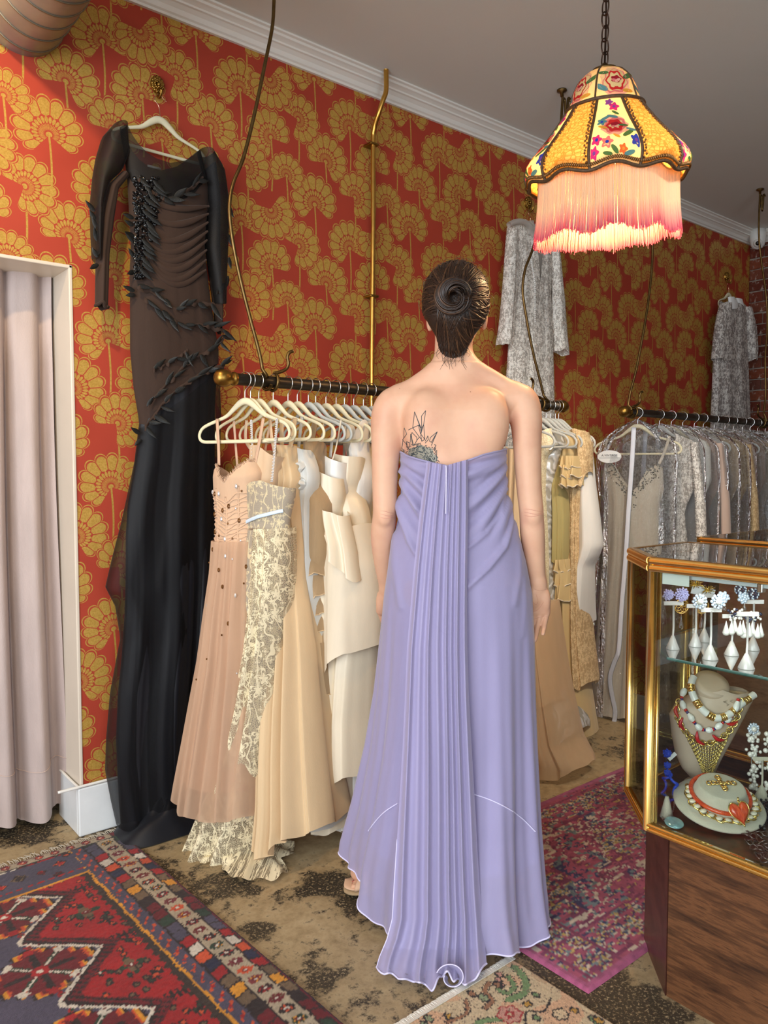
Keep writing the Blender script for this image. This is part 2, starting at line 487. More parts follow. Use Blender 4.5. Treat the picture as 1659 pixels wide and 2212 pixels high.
def concrete():
    m, nt, bs, out = newmat('stained_concrete')
    co = coords(nt)
    n1 = noise(nt, co, 1.5, 8, 0.68)
    n2 = noise(nt, co, 22, 6, 0.7)
    n3 = noise(nt, co, 0.7, 3)
    base = ramp(nt, n2, [(0.3, rgb(138, 118, 86)), (0.5, rgb(168, 146, 110)), (0.72, rgb(188, 168, 132))])
    stain = math_(nt, 'ADD', math_(nt, 'MULTIPLY', n1, 0.62), math_(nt, 'MULTIPLY', n2, 0.38))
    k = ramp(nt, stain, [(0.515, (0, 0, 0)), (0.565, (1, 1, 1))])
    spk = ramp(nt, noise(nt, co, 120, 4, 0.75), [(0.36, (0, 0, 0)), (0.47, (1, 1, 1))])
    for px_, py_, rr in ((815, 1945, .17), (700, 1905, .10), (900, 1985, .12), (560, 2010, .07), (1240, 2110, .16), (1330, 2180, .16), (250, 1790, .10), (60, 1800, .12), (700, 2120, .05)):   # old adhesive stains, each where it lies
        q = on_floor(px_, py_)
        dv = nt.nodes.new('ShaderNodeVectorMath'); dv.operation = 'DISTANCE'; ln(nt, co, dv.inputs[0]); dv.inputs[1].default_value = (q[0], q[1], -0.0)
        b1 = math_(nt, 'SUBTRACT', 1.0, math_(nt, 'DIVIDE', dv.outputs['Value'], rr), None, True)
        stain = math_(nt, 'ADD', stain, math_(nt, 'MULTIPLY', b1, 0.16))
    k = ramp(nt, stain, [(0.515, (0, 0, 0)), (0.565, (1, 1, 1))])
    kk = mixc(nt, 1.0, k, spk, 'MULTIPLY')
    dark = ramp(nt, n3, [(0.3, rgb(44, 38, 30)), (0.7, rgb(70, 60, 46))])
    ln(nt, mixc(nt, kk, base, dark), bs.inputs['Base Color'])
    ln(nt, ramp(nt, n2, [(0.3, (0.45,) * 3), (0.7, (0.7,) * 3)]), bs.inputs['Roughness'])
    bs.inputs['Specular IOR Level'].default_value = 0.35
    bump(nt, bs, n2, 0.12, 0.003)
    return m


M_paperwall = wallpaper()
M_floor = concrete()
M_ceil = plain('grey_ceiling_paint', rgb(224, 226, 222), 0.8, 0, 0.02, 2)
M_reveal = plain('cream_gloss_paint', rgb(218, 205, 188), 0.4, 0, 0.04, 5)
M_base = plain('scuffed_white_paint', rgb(224, 226, 226), 0.4, 0, 0.06, 9)
M_room = plain('off_white_wall', rgb(205, 196, 186), 0.8, 0, 0.03, 3)

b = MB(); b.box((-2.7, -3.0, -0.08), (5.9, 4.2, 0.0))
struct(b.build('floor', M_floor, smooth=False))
b = MB(); b.box((-2.7, -3.0, CEIL_Z), (5.9, 4.2, CEIL_Z + 0.08))
struct(b.build('ceiling', M_ceil, smooth=False))
b = MB()
b.box((-2.7, WALL_Y, 0), (DOOR_X0, WALL_Y + 0.2, CEIL_Z)); b.box((DOOR_X1, WALL_Y, 0), (BRICK_X + 0.2, WALL_Y + 0.2, CEIL_Z)); b.box((DOOR_X0, WALL_Y, DOOR_Z), (DOOR_X1, WALL_Y + 0.2, CEIL_Z))
struct(b.build('wall_left', M_paperwall, smooth=False))

# doorway reveal and fitting room behind it
RD = 0.13
b = MB()
b.box((DOOR_X1 - 0.012, WALL_Y - 0.004, 0.17), (DOOR_X1, WALL_Y + 0.21, DOOR_Z), 0.003)
b.box((DOOR_X0, WALL_Y - 0.004, DOOR_Z - 0.012), (DOOR_X1, WALL_Y + 0.21, DOOR_Z), 0.003)
b.box((DOOR_X0, WALL_Y - 0.004, 0.17), (DOOR_X0 + 0.012, WALL_Y + 0.21, DOOR_Z - 0.012), 0.003)
struct(b.build('door_1', M_reveal, smooth=False))
b = MB()
b.box((-0.6, 4.0, 0), (1.5, 4.1, CEIL_Z)); b.box((-0.7, WALL_Y + 0.2, 0), (-0.6, 4.1, CEIL_Z)); b.box((1.5, WALL_Y + 0.2, 0), (1.6, 4.1, CEIL_Z))
struct(b.build('wall_fitting_room', M_room, smooth=False))

# baseboard: tall plinth that returns into the doorway, with a white cable on its ledge
b = MB()
b.box((DOOR_X1 - 0.022, WALL_Y - 0.018, 0), (BRICK_X, WALL_Y, 0.168), 0.004)
b.box((DOOR_X1 - 0.022, WALL_Y, 0), (DOOR_X1, WALL_Y + 0.21, 0.168), 0.004)
b.box((-2.6, WALL_Y - 0.018, 0), (DOOR_X0 + 0.02, WALL_Y, 0.168), 0.004)
bb = struct(b.build('baseboard_left', M_base, smooth=False))
b = MB(); b.tube(smooth_path([(DOOR_X1 - 0.02, WALL_Y + 0.2, 0.174), (DOOR_X1 - 0.021, WALL_Y + 0.02, 0.174), (DOOR_X1 - 0.012, WALL_Y - 0.013, 0.174), (DOOR_X1 + 0.05, WALL_Y - 0.014, 0.175), (2.5, WALL_Y - 0.014, 0.174)], 60), 0.005, 8)
b.build('cable', M_white, bb)


def crown(path):
    """stepped crown moulding swept along a straight run; profile (out from wall, up)"""
    prof = [(0, 0), (0.012, 0), (0.014, 0.008), (0.022, 0.012), (0.03, 0.026), (0.044, 0.036), (0.052, 0.038), (0.054, 0.044), (0.066, 0.05), (0.074, 0.053), (0.078, 0.06), (0.088, 0.063), (0.088, 0.07), (0, 0.07)]
    return prof
prof = crown(None)
z0 = CEIL_Z - 0.07
def run(p0, p1, nrm):
    b = MB(); rows = []
    for p in (p0, p1):
        rows.append([(p[0] + nrm[0] * o, p[1] + nrm[1] * o, z0 + u) for o, u in prof])
    b.grid(np.array(rows), cv=True); return b
struct(run((-2.6, WALL_Y), (BRICK_X, WALL_Y), (0, -1)).build('trim_1', M_white, smooth=False))
struct(run((BRICK_X, -2.8), (BRICK_X, WALL_Y), (-1, 0)).build('trim_2', M_white, smooth=False))

# brick end wall: every brick near the camera's view is its own piece
def brick_mat():
    m, nt, bs, out = newmat('old_brick')
    oi = nt.nodes.new('ShaderNodeObjectInfo')
    co = coords(nt, kind='Object')
    ge = nt.nodes.new('ShaderNodeNewGeometry')
    rnd = math_(nt, 'FRACT', math_(nt, 'ADD', oi.outputs['Random'], ge.outputs['Random Per Island']))
    tone = ramp(nt, rnd, [(0.0, rgb(96, 48, 36)), (0.35, rgb(122, 60, 44)), (0.7, rgb(140, 76, 52)), (1.0, rgb(104, 66, 58))])
    n = noise(nt, co, 26, 6, 0.7)
    lime = ramp(nt, n, [(0.56, (0, 0, 0)), (0.66, (1, 1, 1))])
    c = mixc(nt, lime, tone, rgb(178, 160, 148))
    c = mixc(nt, 0.6, c, ramp(nt, noise(nt, co, 60, 4), [(0.3, (0.5, 0.5, 0.5)), (0.7, (1, 1, 1))]), 'MULTIPLY')
    ln(nt, c, bs.inputs['Base Color']); bs.inputs['Roughness'].default_value = 0.9; bs.inputs['Specular IOR Level'].default_value = 0.2
    bump(nt, bs, n, 0.5, 0.006)
    return m
M_brick = brick_mat()
M_mortar = plain('crumbly_mortar', rgb(156, 140, 128), 0.95, 0, 0.2, 30, 0.5, 70)
b = MB(); b.box((BRICK_X, -2.8, 0), (BRICK_X + 0.2, WALL_Y, CEIL_Z))
wb = struct(b.build('wall_brick', M_mortar, smooth=False))
random.seed(5)
bm_brick = MB(); bm_brick.box((-0.012, -0.1015, -0.0345), (0.03, 0.1015, 0.0345), 0.005)
proto_brick = None
row, z = 0, 0.70
while z < CEIL_Z - 0.06:
    y = WALL_Y - 0.10 - (0.105 if row % 2 else 0)
    k = 0
    while y > 0.9 and k < 9:
        if proto_brick is None:
            o = proto_brick = bm_brick.build('brick', M_brick, wb, smooth=False, world=False)
        else:
            o = proto_brick.copy(); scene.collection.objects.link(o); o.parent = wb
        o.location = (BRICK_X + random.uniform(-0.004, 0.004), y, z + random.uniform(-0.003, 0.003))
        o.rotation_euler = (random.uniform(-0.02, 0.02), random.uniform(-0.02, 0.02), random.uniform(-0.02, 0.02))
        y -= 0.212; k += 1
    if row % 2:                                   # half brick closing the course at the corner
        o = proto_brick.copy(); scene.collection.objects.link(o); o.parent = wb
        o.location = (BRICK_X, WALL_Y - 0.05, z); o.scale = (1, 0.47, 1); o.rotation_euler = (0, 0, 0)
    row += 1; z += 0.078

far = MB(); row, z = -8, 0.70 - 8 * 0.078     # bricks the picture does not show one by one
while z < CEIL_Z - 0.05:
    y, k = WALL_Y - 0.10 - (0.105 if row % 2 else 0), 0
    while y > -2.75:
        if z > 0.03 and not (0.69 < z < CEIL_Z - 0.06 and y > 0.9 and k < 9):
            far.box((BRICK_X - 0.012 + random.uniform(-.003, .003), y - .1015, z - .0345), (BRICK_X + .03, y + .1015, z + .0345))
        y -= 0.212; k += 1
    row += 1; z += 0.078
o = far.build('brick_courses', M_brick, wb, smooth=False); o['kind'] = 'stuff'

# the two shop-front walls behind the camera, with their window openings
b = MB()
b.box((-2.6, -2.9, 0), (-1.4, -2.8, CEIL_Z)); b.box((1.0, -2.9, 0), (BRICK_X, -2.8, CEIL_Z)); b.box((-1.4, -2.9, 0), (1.0, -2.8, 0.3)); b.box((-1.4, -2.9, 2.7), (1.0, -2.8, CEIL_Z))
struct(b.build('wall_right', M_room, smooth=False))
b = MB()
b.box((-2.7, -2.8, 0), (-2.6, -2.2, CEIL_Z)); b.box((-2.7, 1.4, 0), (-2.6, WALL_Y, CEIL_Z)); b.box((-2.7, -2.2, 0), (-2.6, 1.4, 0.4)); b.box((-2.7, -2.2, 2.78), (-2.6, 1.4, CEIL_Z))
struct(b.build('wall_front', M_room, smooth=False))

# ------------------------------------------------------------------ spiral duct entering the wall
M_duct = plain('dull_galvanised_steel', rgb(160, 158, 152), 0.4, 0.55, 0.2, 7, 0.04, 30)
DX, DZ, DR = 0.705, 2.70, 0.128
t = thing('air_duct', 'round spiral metal air duct entering the wallpapered wall above the doorway', 'duct', (DX, 1.9, DZ))
n = 60
b = MB(); b.grid(np.array([[(DX + DR * math.cos(a), y, DZ + DR * math.sin(a)) for a in np.linspace(0, 2 * math.pi, 48, endpoint=False)] for y in np.linspace(-0.6, WALL_Y + 0.02, 24)]), cv=True)
b.build('pipe', M_duct, t)
b = MB(); b.tube([(DX + (DR + 0.001) * math.cos(a), -0.55 + a / (2 * math.pi) * 0.082, DZ + (DR + 0.001) * math.sin(a)) for a in np.linspace(0, 2 * math.pi * 39, 39 * 40)], 0.0032, 6)
b.build('spiral_seam', plain('seam_steel', rgb(150, 140, 120), 0.4, 0.9), t)
for y in (0.3, 1.7):
    b = MB()
    b.tube([(DX + (DR + 0.003) * math.cos(a), y, DZ + (DR + 0.003) * math.sin(a)) for a in np.linspace(0, 2 * math.pi, 40, endpoint=False)], 0.006, 6, closed=True)
    b.box((DX - 0.006, y - 0.01, DZ + DR), (DX + 0.006, y + 0.01, CEIL_Z))
    b.build('ceiling_strap', M_chrome, t)
b = MB(); b.lathe([(0.03, 0), (0.062, 0.0), (0.062, 0.02)], 24)

# ------------------------------------------------------------------ security camera on the corner of the cornice
p = on_X(1637, 520, BRICK_X - 0.10)
t = thing('security_camera', 'white dome security camera on the cornice in the brick corner', 'security camera', (p[0], p[1], CEIL_Z))
r = 0.052
b = MB(); b.lathe([(0.001, 0), (r, 0), (r, -0.05), (r * 0.98, -0.075), (r * 0.85, -0.105), (r * 0.6, -0.125), (0.001, -0.134)], 28, (p[0], p[1], CEIL_Z))
b.build('housing', plain('white_plastic', rgb(226, 226, 222), 0.35), t)
dirc = np.array([-p[0], -p[1], -(CEIL_Z - 1.4)]); dirc[2] = -2.2; dirc /= np.linalg.norm(dirc)
q = np.array([p[0], p[1], CEIL_Z - 0.085]) + dirc * 0.034
b = MB(); b.ell(q, 0.030, 18, 12); ob = b.build('eye_ball', M_white, t)
b = MB(); b.ell(q + dirc * 0.014, 0.019, 16, 10); b.build('lens', M_black, ob)

# ------------------------------------------------------------------ brass conduit on the wall
t = thing('brass_pipe', 'thin vertical brass pipe running up the wallpaper to the cornice', 'pipe', on_Y(804, 900, 2.63) * [1, 1, 0] + [0, 0, 0.17])
P = [on_Y(806, 1300, 2.63), on_Y(803, 880, 2.63), on_Y(806, 500, 2.63), on_Y(806, 320, 2.63), on_Y(808, 280, 2.62), on_Y(818, 245, 2.585), on_Y(828, 215, 2.565), on_Y(834, 195, 2.56), on_Y(835, 155, 2.56)]
P[0] = np.array([P[1][0], 2.63, 0.17])
P[-1] = np.array([P[-2][0], P[-2][1], CEIL_Z])
b = MB(); b.tube(smooth_path(P, 90), 0.0105, 12); b.build('pipe', plain('satin_brass', rgb(206, 158, 78), 0.3, 1.0, 0.12, 18), t)
for y in (312, 640):
    b = MB(); q = on_Y(806, y, 2.63)
    b.box(q - [0.022, 0.013, 0.005], q + [0.022, 0.045, 0.005], 0.002); b.build('pipe_clip', M_brass, t)

# ------------------------------------------------------------------ fitting room curtain
M_curtain = fabric('silk_dupion', rgb(192, 174, 168), 0.5, 0.1, 400, 0.35, 1, 0.1, 0.10, wrinkle=1.2)
ct = thing('curtain', 'pale blush silk curtain hanging in the fitting room doorway', 'curtain', (0.35, WALL_Y + 0.12, 0))
def curtain(x0, x1, ztop, zbot, Y, nf, ph, amp):
    n, m = 44, 220
    P = np.zeros((n, m, 3))
    for i, s in enumerate(np.linspace(0, 1, n)):
        u = np.linspace(0, 1, m)
        w = u * nf * 2 * math.pi + ph + 0.7 * np.sin(u * 9 + ph)
        pin = 1 - math.exp(-((s - 0.09) / 0.08) ** 2) * 0.45 if s < .5 else 1
        sharp = np.sign(np.sin(w)) * np.abs(np.sin(w)) ** 0.7
        P[i, :, 0] = x0 + (x1 - x0) * u + 0.016 * s * np.sin(2.3 * s + 5 * u) + 0.012 * np.cos(w)
        P[i, :, 1] = Y + amp * (0.75 + 0.45 * s) * pin * (sharp + 0.25 * np.sin(2.1 * w + 1.5 * s)) + 0.006 * np.sin(7 * s + 6 * u)
        P[i, :, 2] = ztop + (zbot - ztop) * s + (0.012 * np.sin(w * 0.5) * s)
    return P
P = curtain(-0.25, 0.838, 1.995, 0.035, WALL_Y + 0.165, 10.5, 0.9, 0.036)
b = MB(); b.grid(P); panel = b.build('curtain_panel', M_curtain, ct)
b = MB(); b.tube(P[-5] + np.array([0, -0.002, 0]), 0.0012, 5); b.build('hem_stitching', plain('seam_thread', rgb(205, 180, 165), 0.8), panel)
b = MB(); b.tube([(-0.4, WALL_Y + 0.15, 1.998), (1.1, WALL_Y + 0.15, 1.998)], 0.011, 10); b.build('curtain_rod', M_darkbrass, ct)
# ================================================================== CLOTHES RACKS
RAIL_Y, RAIL_Z, RAIL_R = 2.2, 1.548, 0.019
def rail_x(px):
    y = 818 + (px - 485) * 0.0815 if px < 1280 else 887 + (px - 1350) * 0.0744
    return on_Y(px, y, RAIL_Y)[0]

def finial(b, x, sgn):
    prof = [(0.001, 0.034), (0.012, 0.033), (0.022, 0.026), (0.0275, 0.012), (0.028, 0.0), (0.024, -0.014), (0.017, -0.024), (0.021, -0.028), (0.022, -0.034), (0.0205, -0.04)]
    M = [[0, 0, sgn], [0, 1, 0], [1, 0, 0]]
    b.lathe(prof, 22, (x, RAIL_Y, RAIL_Z), M)

def rack(label, x0, x1, rods, open_right=False):
    t = thing('clothes_rack', label, 'clothes rack', ((x0 + x1) / 2, RAIL_Y, RAIL_Z))
    b = MB(); b.tube([(x, RAIL_Y, RAIL_Z) for x in np.linspace(x0 + 0.03, x1 - 0.03, 12)], RAIL_R, 20); b.build('rail', M_iron, t)
    for x, s in ((x0, -1), (x1, 1)):
        b = MB(); finial(b, x, s); f = b.build('finial', M_brass, t); f['label'] = 'aged brass ball finial'
    for pts, tailsgn in rods:
        # bent rod from the ceiling, ending in a loop round the rail with a curled tail
        q = [np.array(p) for p in pts]
        xe = q[-1][0]
        loop = [np.array([xe + 0.012 * k / 10.0, RAIL_Y + 0.026 * math.sin(a), RAIL_Z + 0.026 * math.cos(a)]) for k, a in enumerate(np.linspace(-1.2, 4.2, 14))]
        path = np.concatenate([smooth_path(q, 70)[:-2], np.array(loop)])
        b = MB(); b.tube(path, 0.0058, 9); r = b.build('suspension_rod', M_darkbrass, t)
        b = MB()
        c0 = np.array([xe + 0.035 * tailsgn, RAIL_Y, RAIL_Z])
        ring = [c0 + [0.006 * k / 9.0, 0.027 * math.sin(a), 0.027 * math.cos(a)] for k, a in enumerate(np.linspace(2.6, 6.3, 12))]
        tail = [c0 + np.array(v) for v in ((0.008, 0.0, 0.030), (0.03 * tailsgn, -0.004, 0.036), (0.05 * tailsgn, -0.006, 0.048), (0.056 * tailsgn, -0.008, 0.066), (0.052 * tailsgn, -0.008, 0.084), (0.058 * tailsgn, -0.01, 0.1), (0.072 * tailsgn, -0.012, 0.106))]
        b.tube(smooth_path(ring + tail, 60), 0.0056, 9); b.build('hook_curl', M_darkbrass, t)
        top = q[0]
        b = MB(); b.tube(smooth_path([top + np.array(v) for v in ((0, 0, -.09), (.006, 0, -.03), (.012, 0, -.014), (.022, 0, -.018), (.026, 0, -.05), (.032, 0, -.10), (.042, 0, -.06), (.044, 0, -.012), (.050, 0, .000), (.060, 0, -.004), (.063, 0, -.012))], 50), 0.0056, 8); b.build('ceiling_hook', M_darkbrass, t)
        b = MB(); b.lathe([(0.001, 0), (0.022, 0), (0.022, -0.006), (0.008, -0.012), (0.006, -0.03), (0.001, -0.03)], 18, (top[0], top[1], CEIL_Z)); b.build('ceiling_plate', M_darkbrass, t)
    return t

Yp = lambda L: [on_Y(x, y, RAIL_Y) for x, y in L]
def up(L):
    q = Yp(L); return [np.array([q[0][0] - 0.005, RAIL_Y, CEIL_Z - 0.02])] + q
RX0, RX1 = rail_x(485), rail_x(1213)
rack('dark iron clothes rail with brass ball ends, hung behind the woman in lilac', RX0, RX1, [
    (up([(594, -60), (592, 0), (588, 60), (572, 140), (550, 245), (526, 340), (504, 395), (496, 440), (498, 485), (507, 545), (522, 615), (541, 690), (561, 765), (569, 812)]), 1),
    (up([(1215, 215), (1207, 300), (1180, 440), (1150, 540), (1135, 580), (1129, 625), (1136, 680), (1150, 755), (1166, 820), (1176, 862)]), -1)])
SX0 = rail_x(1350)
rack('dark iron clothes rail holding the plastic bagged dresses by the brick wall', SX0, 5.42, [
    (up([(1375, 330), (1400, 440), (1409, 520), (1407, 590), (1396, 680), (1376, 790), (1361, 850), (1357, 880)]), 1),
    (up([(1640, 520), (1655, 640), (1657, 715), (1653, 775), (1654, 850), (1649, 898)]), -1)])

# ------------------------------------------------------------------ hangers
HANGER_HALF = [(0.0, 0.0), (0.022, -0.006), (0.05, -0.026), (0.082, -0.050), (0.12, -0.064), (0.165, -0.078), (0.196, -0.092), (0.211, -0.113), (0.209, -0.131), (0.194, -0.141), (0.16, -0.143), (0.06, -0.143)]
NECK_DZ = -0.068
def hanger(P, U, label, mat=None, group=None, scale=1.0, hook=True, dz=NECK_DZ, tree=None, wall=False):
    """velvet hanger with a closed trouser bar; P = rail / hook point it hangs from, U = direction of its shoulders"""
    mat = mat or M_velvet
    ang = math.atan2(U[1], U[0])
    t = thing('clothes_hanger', label, 'hanger', (P[0], P[1], P[2] + dz), ang, group)
    half = np.array(HANGER_HALF) * scale
    pts = [(u, 0, z) for u, z in half] + [(-u, 0, z) for u, z in half[::-1][:-1]]
    path = smooth_path(pts, 72, closed=True)
    rr = np.array([0.0056 + 0.0062 * math.exp(-(p[0] / 0.055) ** 2) * (1 if p[2] > -0.1 else 0) for p in path])
    b = MB(); b.tube(path, rr, 9, closed=True, flat=0.62, up=(0, 1, 0)); b.build('body', mat, t, world=False)
    if hook:
        h = -dz
        pts = [(0, 0, -0.002), (0, 0, 0.03), (0.004, 0, h - 0.030)] + [(0.0245 * math.cos(a), 0, h + 0.0245 * math.sin(a)) for a in np.linspace(-0.9, math.pi + 0.35, 12)]
        b = MB(); b.tube(smooth_path(pts, 36), 0.0017, 6); b.build('hook', M_chrome, t, world=False)
    return t

# ------------------------------------------------------------------ garments
def frame_of(P0, U):
    U = np.array([U[0], U[1], 0.0]); U /= np.linalg.norm(U)
    return np.array(P0, float), U, np.array([U[1], -U[0], 0.0])

def gar(name, mat, parent, fr, left, right, top=None, hem=None, thick=((0, 0.06),), folds=7, amp=(0.004, 0.02), seed=0, n=56, rows=46, pix=True, sharp=0.6,
        back_drop=0.0, off=0.0, back=True, hem_wave=0.010, drift=0.35, col=None, solid=0.0, topfold=None, closed_top=False):
    """hanging cloth: a closed tube between a left and a right outline (picture points on the garment's own plane, or (u, z) when pix is off)"""
    P0, U, N = fr
    def cv(L):
        out = []
        for x, y in L:
            if pix:
                q = on_plane(x, y, P0, N); out.append((float(np.dot(q - P0, U)), float(q[2])))
            else: out.append((x, y))
        return np.array(out)
    Lc, Rc = cv(left), cv(right)
    Ls, Rs = Lc[np.argsort(Lc[:, 1])], Rc[np.argsort(Rc[:, 1])]
    xl = lambda z: np.interp(z, Ls[:, 1], Ls[:, 0])
    xr = lambda z: np.interp(z, Rs[:, 1], Rs[:, 0])
    def edge(L, dflt):
        if L is None: L = dflt; E = np.array([L[0], L[1]])
        else: E = cv(L)
        c = np.clip(2 * (E[:, 0] - xl(E[:, 1])) / np.maximum(xr(E[:, 1]) - xl(E[:, 1]), 1e-4) - 1, -1, 1)
        o = np.argsort(c); return c[o], E[o, 1]
    tc, tz = edge(top, (Lc[np.argmax(Lc[:, 1])], Rc[np.argmax(Rc[:, 1])]))
    hc, hz = edge(hem, (Lc[np.argmin(Lc[:, 1])], Rc[np.argmin(Rc[:, 1])]))
    rg = np.random.RandomState(seed)
    ph = rg.rand(6) * 6.28; dr = (rg.rand(6) - 0.5) * drift; wts = 0.6 + 0.6 * rg.rand(6)
    th = np.array(sorted(thick)); 
    zmin, zmax = hz.min(), tz.max()
    def fold(c, s):
        w = np.zeros_like(c)
        for k, m in enumerate((1.0, 0.53, 1.71)):
            a = math.pi * folds * m * (c + 0.10 * np.sin(2.2 * c + ph[k]) + dr[k] * s) / 2 * 1.0 + ph[k + 3]
            v = np.sin(a); w = w + wts[k] * (0.6, 0.35, 0.25)[k] * np.sign(v) * np.abs(v) ** sharp
        return w
    def surf(c, s, side=1):
        c = np.asarray(c, float); s = np.asarray(s, float)
        zt = np.interp(c, tc, tz) - (back_drop if side < 0 else 0) * (1 - c ** 2)
        zb = np.interp(c, hc, hz)
        f = fold(c * (1 if side > 0 else 0.9), s)
        z = zt + (zb - zt) * s + hem_wave * f * s ** 6
        x = xl(z) + (c + 1) / 2 * (xr(z) - xl(z))
        T = np.interp(z, th[:, 0], th[:, 1])
        A = amp[0] + (amp[1] - amp[0]) * s
        if topfold is not None: A = A + topfold * np.exp(-(s / 0.06) ** 2)
        e = np.maximum(1 - c ** 2, 0) ** 0.45
        v = side * T * 0.5 * e + A * f * np.minimum(1, 3.0 * e + 0.1) * side + off
        return P0[None] * 1.0 + x[..., None] * U + (z - P0[2])[..., None] * Z3 + v[..., None] * N if c.ndim == 1 else P0 + x[..., None] * U + (z - P0[2])[..., None] * Z3 + v[..., None] * N
    a = np.linspace(0, math.pi, n)
    cc = 0.35 * (-np.cos(a)) + 0.65 * np.linspace(-1, 1, n)
    ss = np.linspace(0, 1, rows)
    C, S = np.meshgrid(cc, ss)
    front = surf(C, S, 1)
    b = MB()
    if back:
        Cb, Sb = np.meshgrid(cc[::-1][1:-1], ss)
        P = np.concatenate([front, surf(Cb, Sb, -1)], axis=1)
        b.grid(P, cv=True)
        if closed_top:
            m = P.shape[1]; b.f.append(tuple(range(m))); b.mi.append(0)
    else: b.grid(front)
    o = b.build(name, mat, parent, solid=solid)
    return o, surf

def edge_trim(name, mat, parent, surf, s=1.0, r=0.0022, c0=-1, c1=1, n=120):
    b = MB(); b.tube(surf(np.linspace(c0, c1, n), np.full(n, s)), r, 5); return b.build(name, mat, parent)

def strap(parent, mat, fr, pts, w=0.006, t=0.0012, off=0.0, name='strap', pix=True):
    P0, U, N = fr
    q = []
    for x, y in pts:
        p = on_plane(x, y, P0, N) if pix else P0 + U * x + Z3 * (y - P0[2])
        q.append(p + N * off)
    path = smooth_path(q, max(8, 5 * len(q))) if len(q) > 2 else np.array(q)
    b = MB(); b.tube(path, w, 8, flat=t / w, up=tuple(N)); return b.build(name, mat, parent)

def U_of(phi): return np.array([math.sin(math.radians(phi)), -math.cos(math.radians(phi)), 0.0])
def hang_frame(px, phi, dx=0.0):
    return frame_of((rail_x(px) + dx, RAIL_Y, RAIL_Z), U_of(phi))
LEFT_RACK = 'cream velvet hangers on the left end of the rail'

# --- materials for the gowns
F_peach = fabric('peach_tulle', rgb(214, 178, 148), 0.8, 0.15, 600, 0.15, 0.72, 0.25)
F_peachsolid = fabric('peach_silk', rgb(212, 174, 144), 0.6, 0.15, 500, 0.12, 1, 0.1)
F_peachbod = fabric('ruched_peach_tulle', rgb(218, 182, 150), 0.8, 0.15, 500, 0.3, 1, 0.1, wrinkle=1.2)
F_silver = lace('silver_lace', rgb(168, 156, 138), 0.9, 170, rgb(214, 198, 160), 15, 0.42)
F_goldlace = lace('pale_gold_lace', rgb(204, 188, 156), 0.30, 150, rgb(232, 218, 182), 13, 0.46)
F_sand = fabric('sand_silk', rgb(222, 192, 150), 0.6, 0.25, 420, 0.16, 1, 0.12, wrinkle=0.4)
F_nude = fabric('nude_chiffon', rgb(216, 186, 152), 0.7, 0.3, 500, 0.12, 1, 0.1)
F_pearl = fabric('pearl_grey_silk', rgb(206, 204, 196), 0.42, 0.2, 420, 0.1, 1, 0.08, spec=0.5)
F_satin = fabric('dove_satin', rgb(220, 216, 208), 0.3, 0.1, 300, 0.06, 1, 0.05, spec=0.6, wrinkle=0.5)
F_taupe = fabric('taupe_velvet', rgb(176, 146, 108), 0.7, 0.6, 300, 0.25, 0.93, 0.15, 0.12)
F_ivory = fabric('ivory_satin', rgb(232, 218, 192), 0.38, 0.15, 300, 0.08, 1, 0.06, spec=0.5, wrinkle=0.5)
F_white = fabric('white_crepe', rgb(234, 230, 222), 0.6, 0.2, 500, 0.1, 1, 0.12)
F_cream = fabric('cream_crepe', rgb(230, 216, 192), 0.6, 0.2, 500, 0.1, 1, 0.1)
F_olive = fabric('olive_chiffon', rgb(188, 172, 112), 0.7, 0.3, 500, 0.1, 0.92, 0.2)
F_champ = fabric('champagne_crepe', rgb(214, 186, 132), 0.6, 0.3, 500, 0.14, 1, 0.1, wrinkle=0.4)
F_tanlace = lace('tan_lace', rgb(192, 160, 116), 0.88, 160, rgb(220, 192, 146), 22, 0.5)
F_organza = fabric('peach_organza', rgb(232, 200, 160), 0.5, 0.2, 500, 0.08, 0.62, 0.3)
def brocade():
    m, nt, bs, out = newmat('silver_brocade')
    co = coords(nt, (1, 1, 0.8))
    w = nt.nodes.new('ShaderNodeTexWave'); w.wave_type = 'RINGS'; w.inputs['Scale'].default_value = 9; w.inputs['Distortion'].default_value = 14; w.inputs['Detail'].default_value = 2; w.inputs['Detail Scale'].default_value = 1.6
    ln(nt, co, w.inputs['Vector'])
    f = w.outputs['Fac']
    ln(nt, ramp(nt, f, [(0.3, rgb(176, 172, 160)), (0.55, rgb(214, 214, 210)), (0.8, rgb(232, 232, 230))]), bs.inputs['Base Color'])
    ln(nt, ramp(nt, f, [(0.3, (0.6,) * 3), (0.7, (0.28,) * 3)]), bs.inputs['Roughness'])
    bs.inputs['Metallic'].default_value = 0.35
    bump(nt, bs, f, 0.5, 0.004); return m
F_brocade = brocade()
M_crystal = plain('clear_crystal', rgb(235, 235, 235), 0.08, 0.6, 0.1, 60)
M_amber = plain('amber_crystal', rgb(120, 80, 40), 0.1, 0.5, 0.4, 90)

random.seed(11)
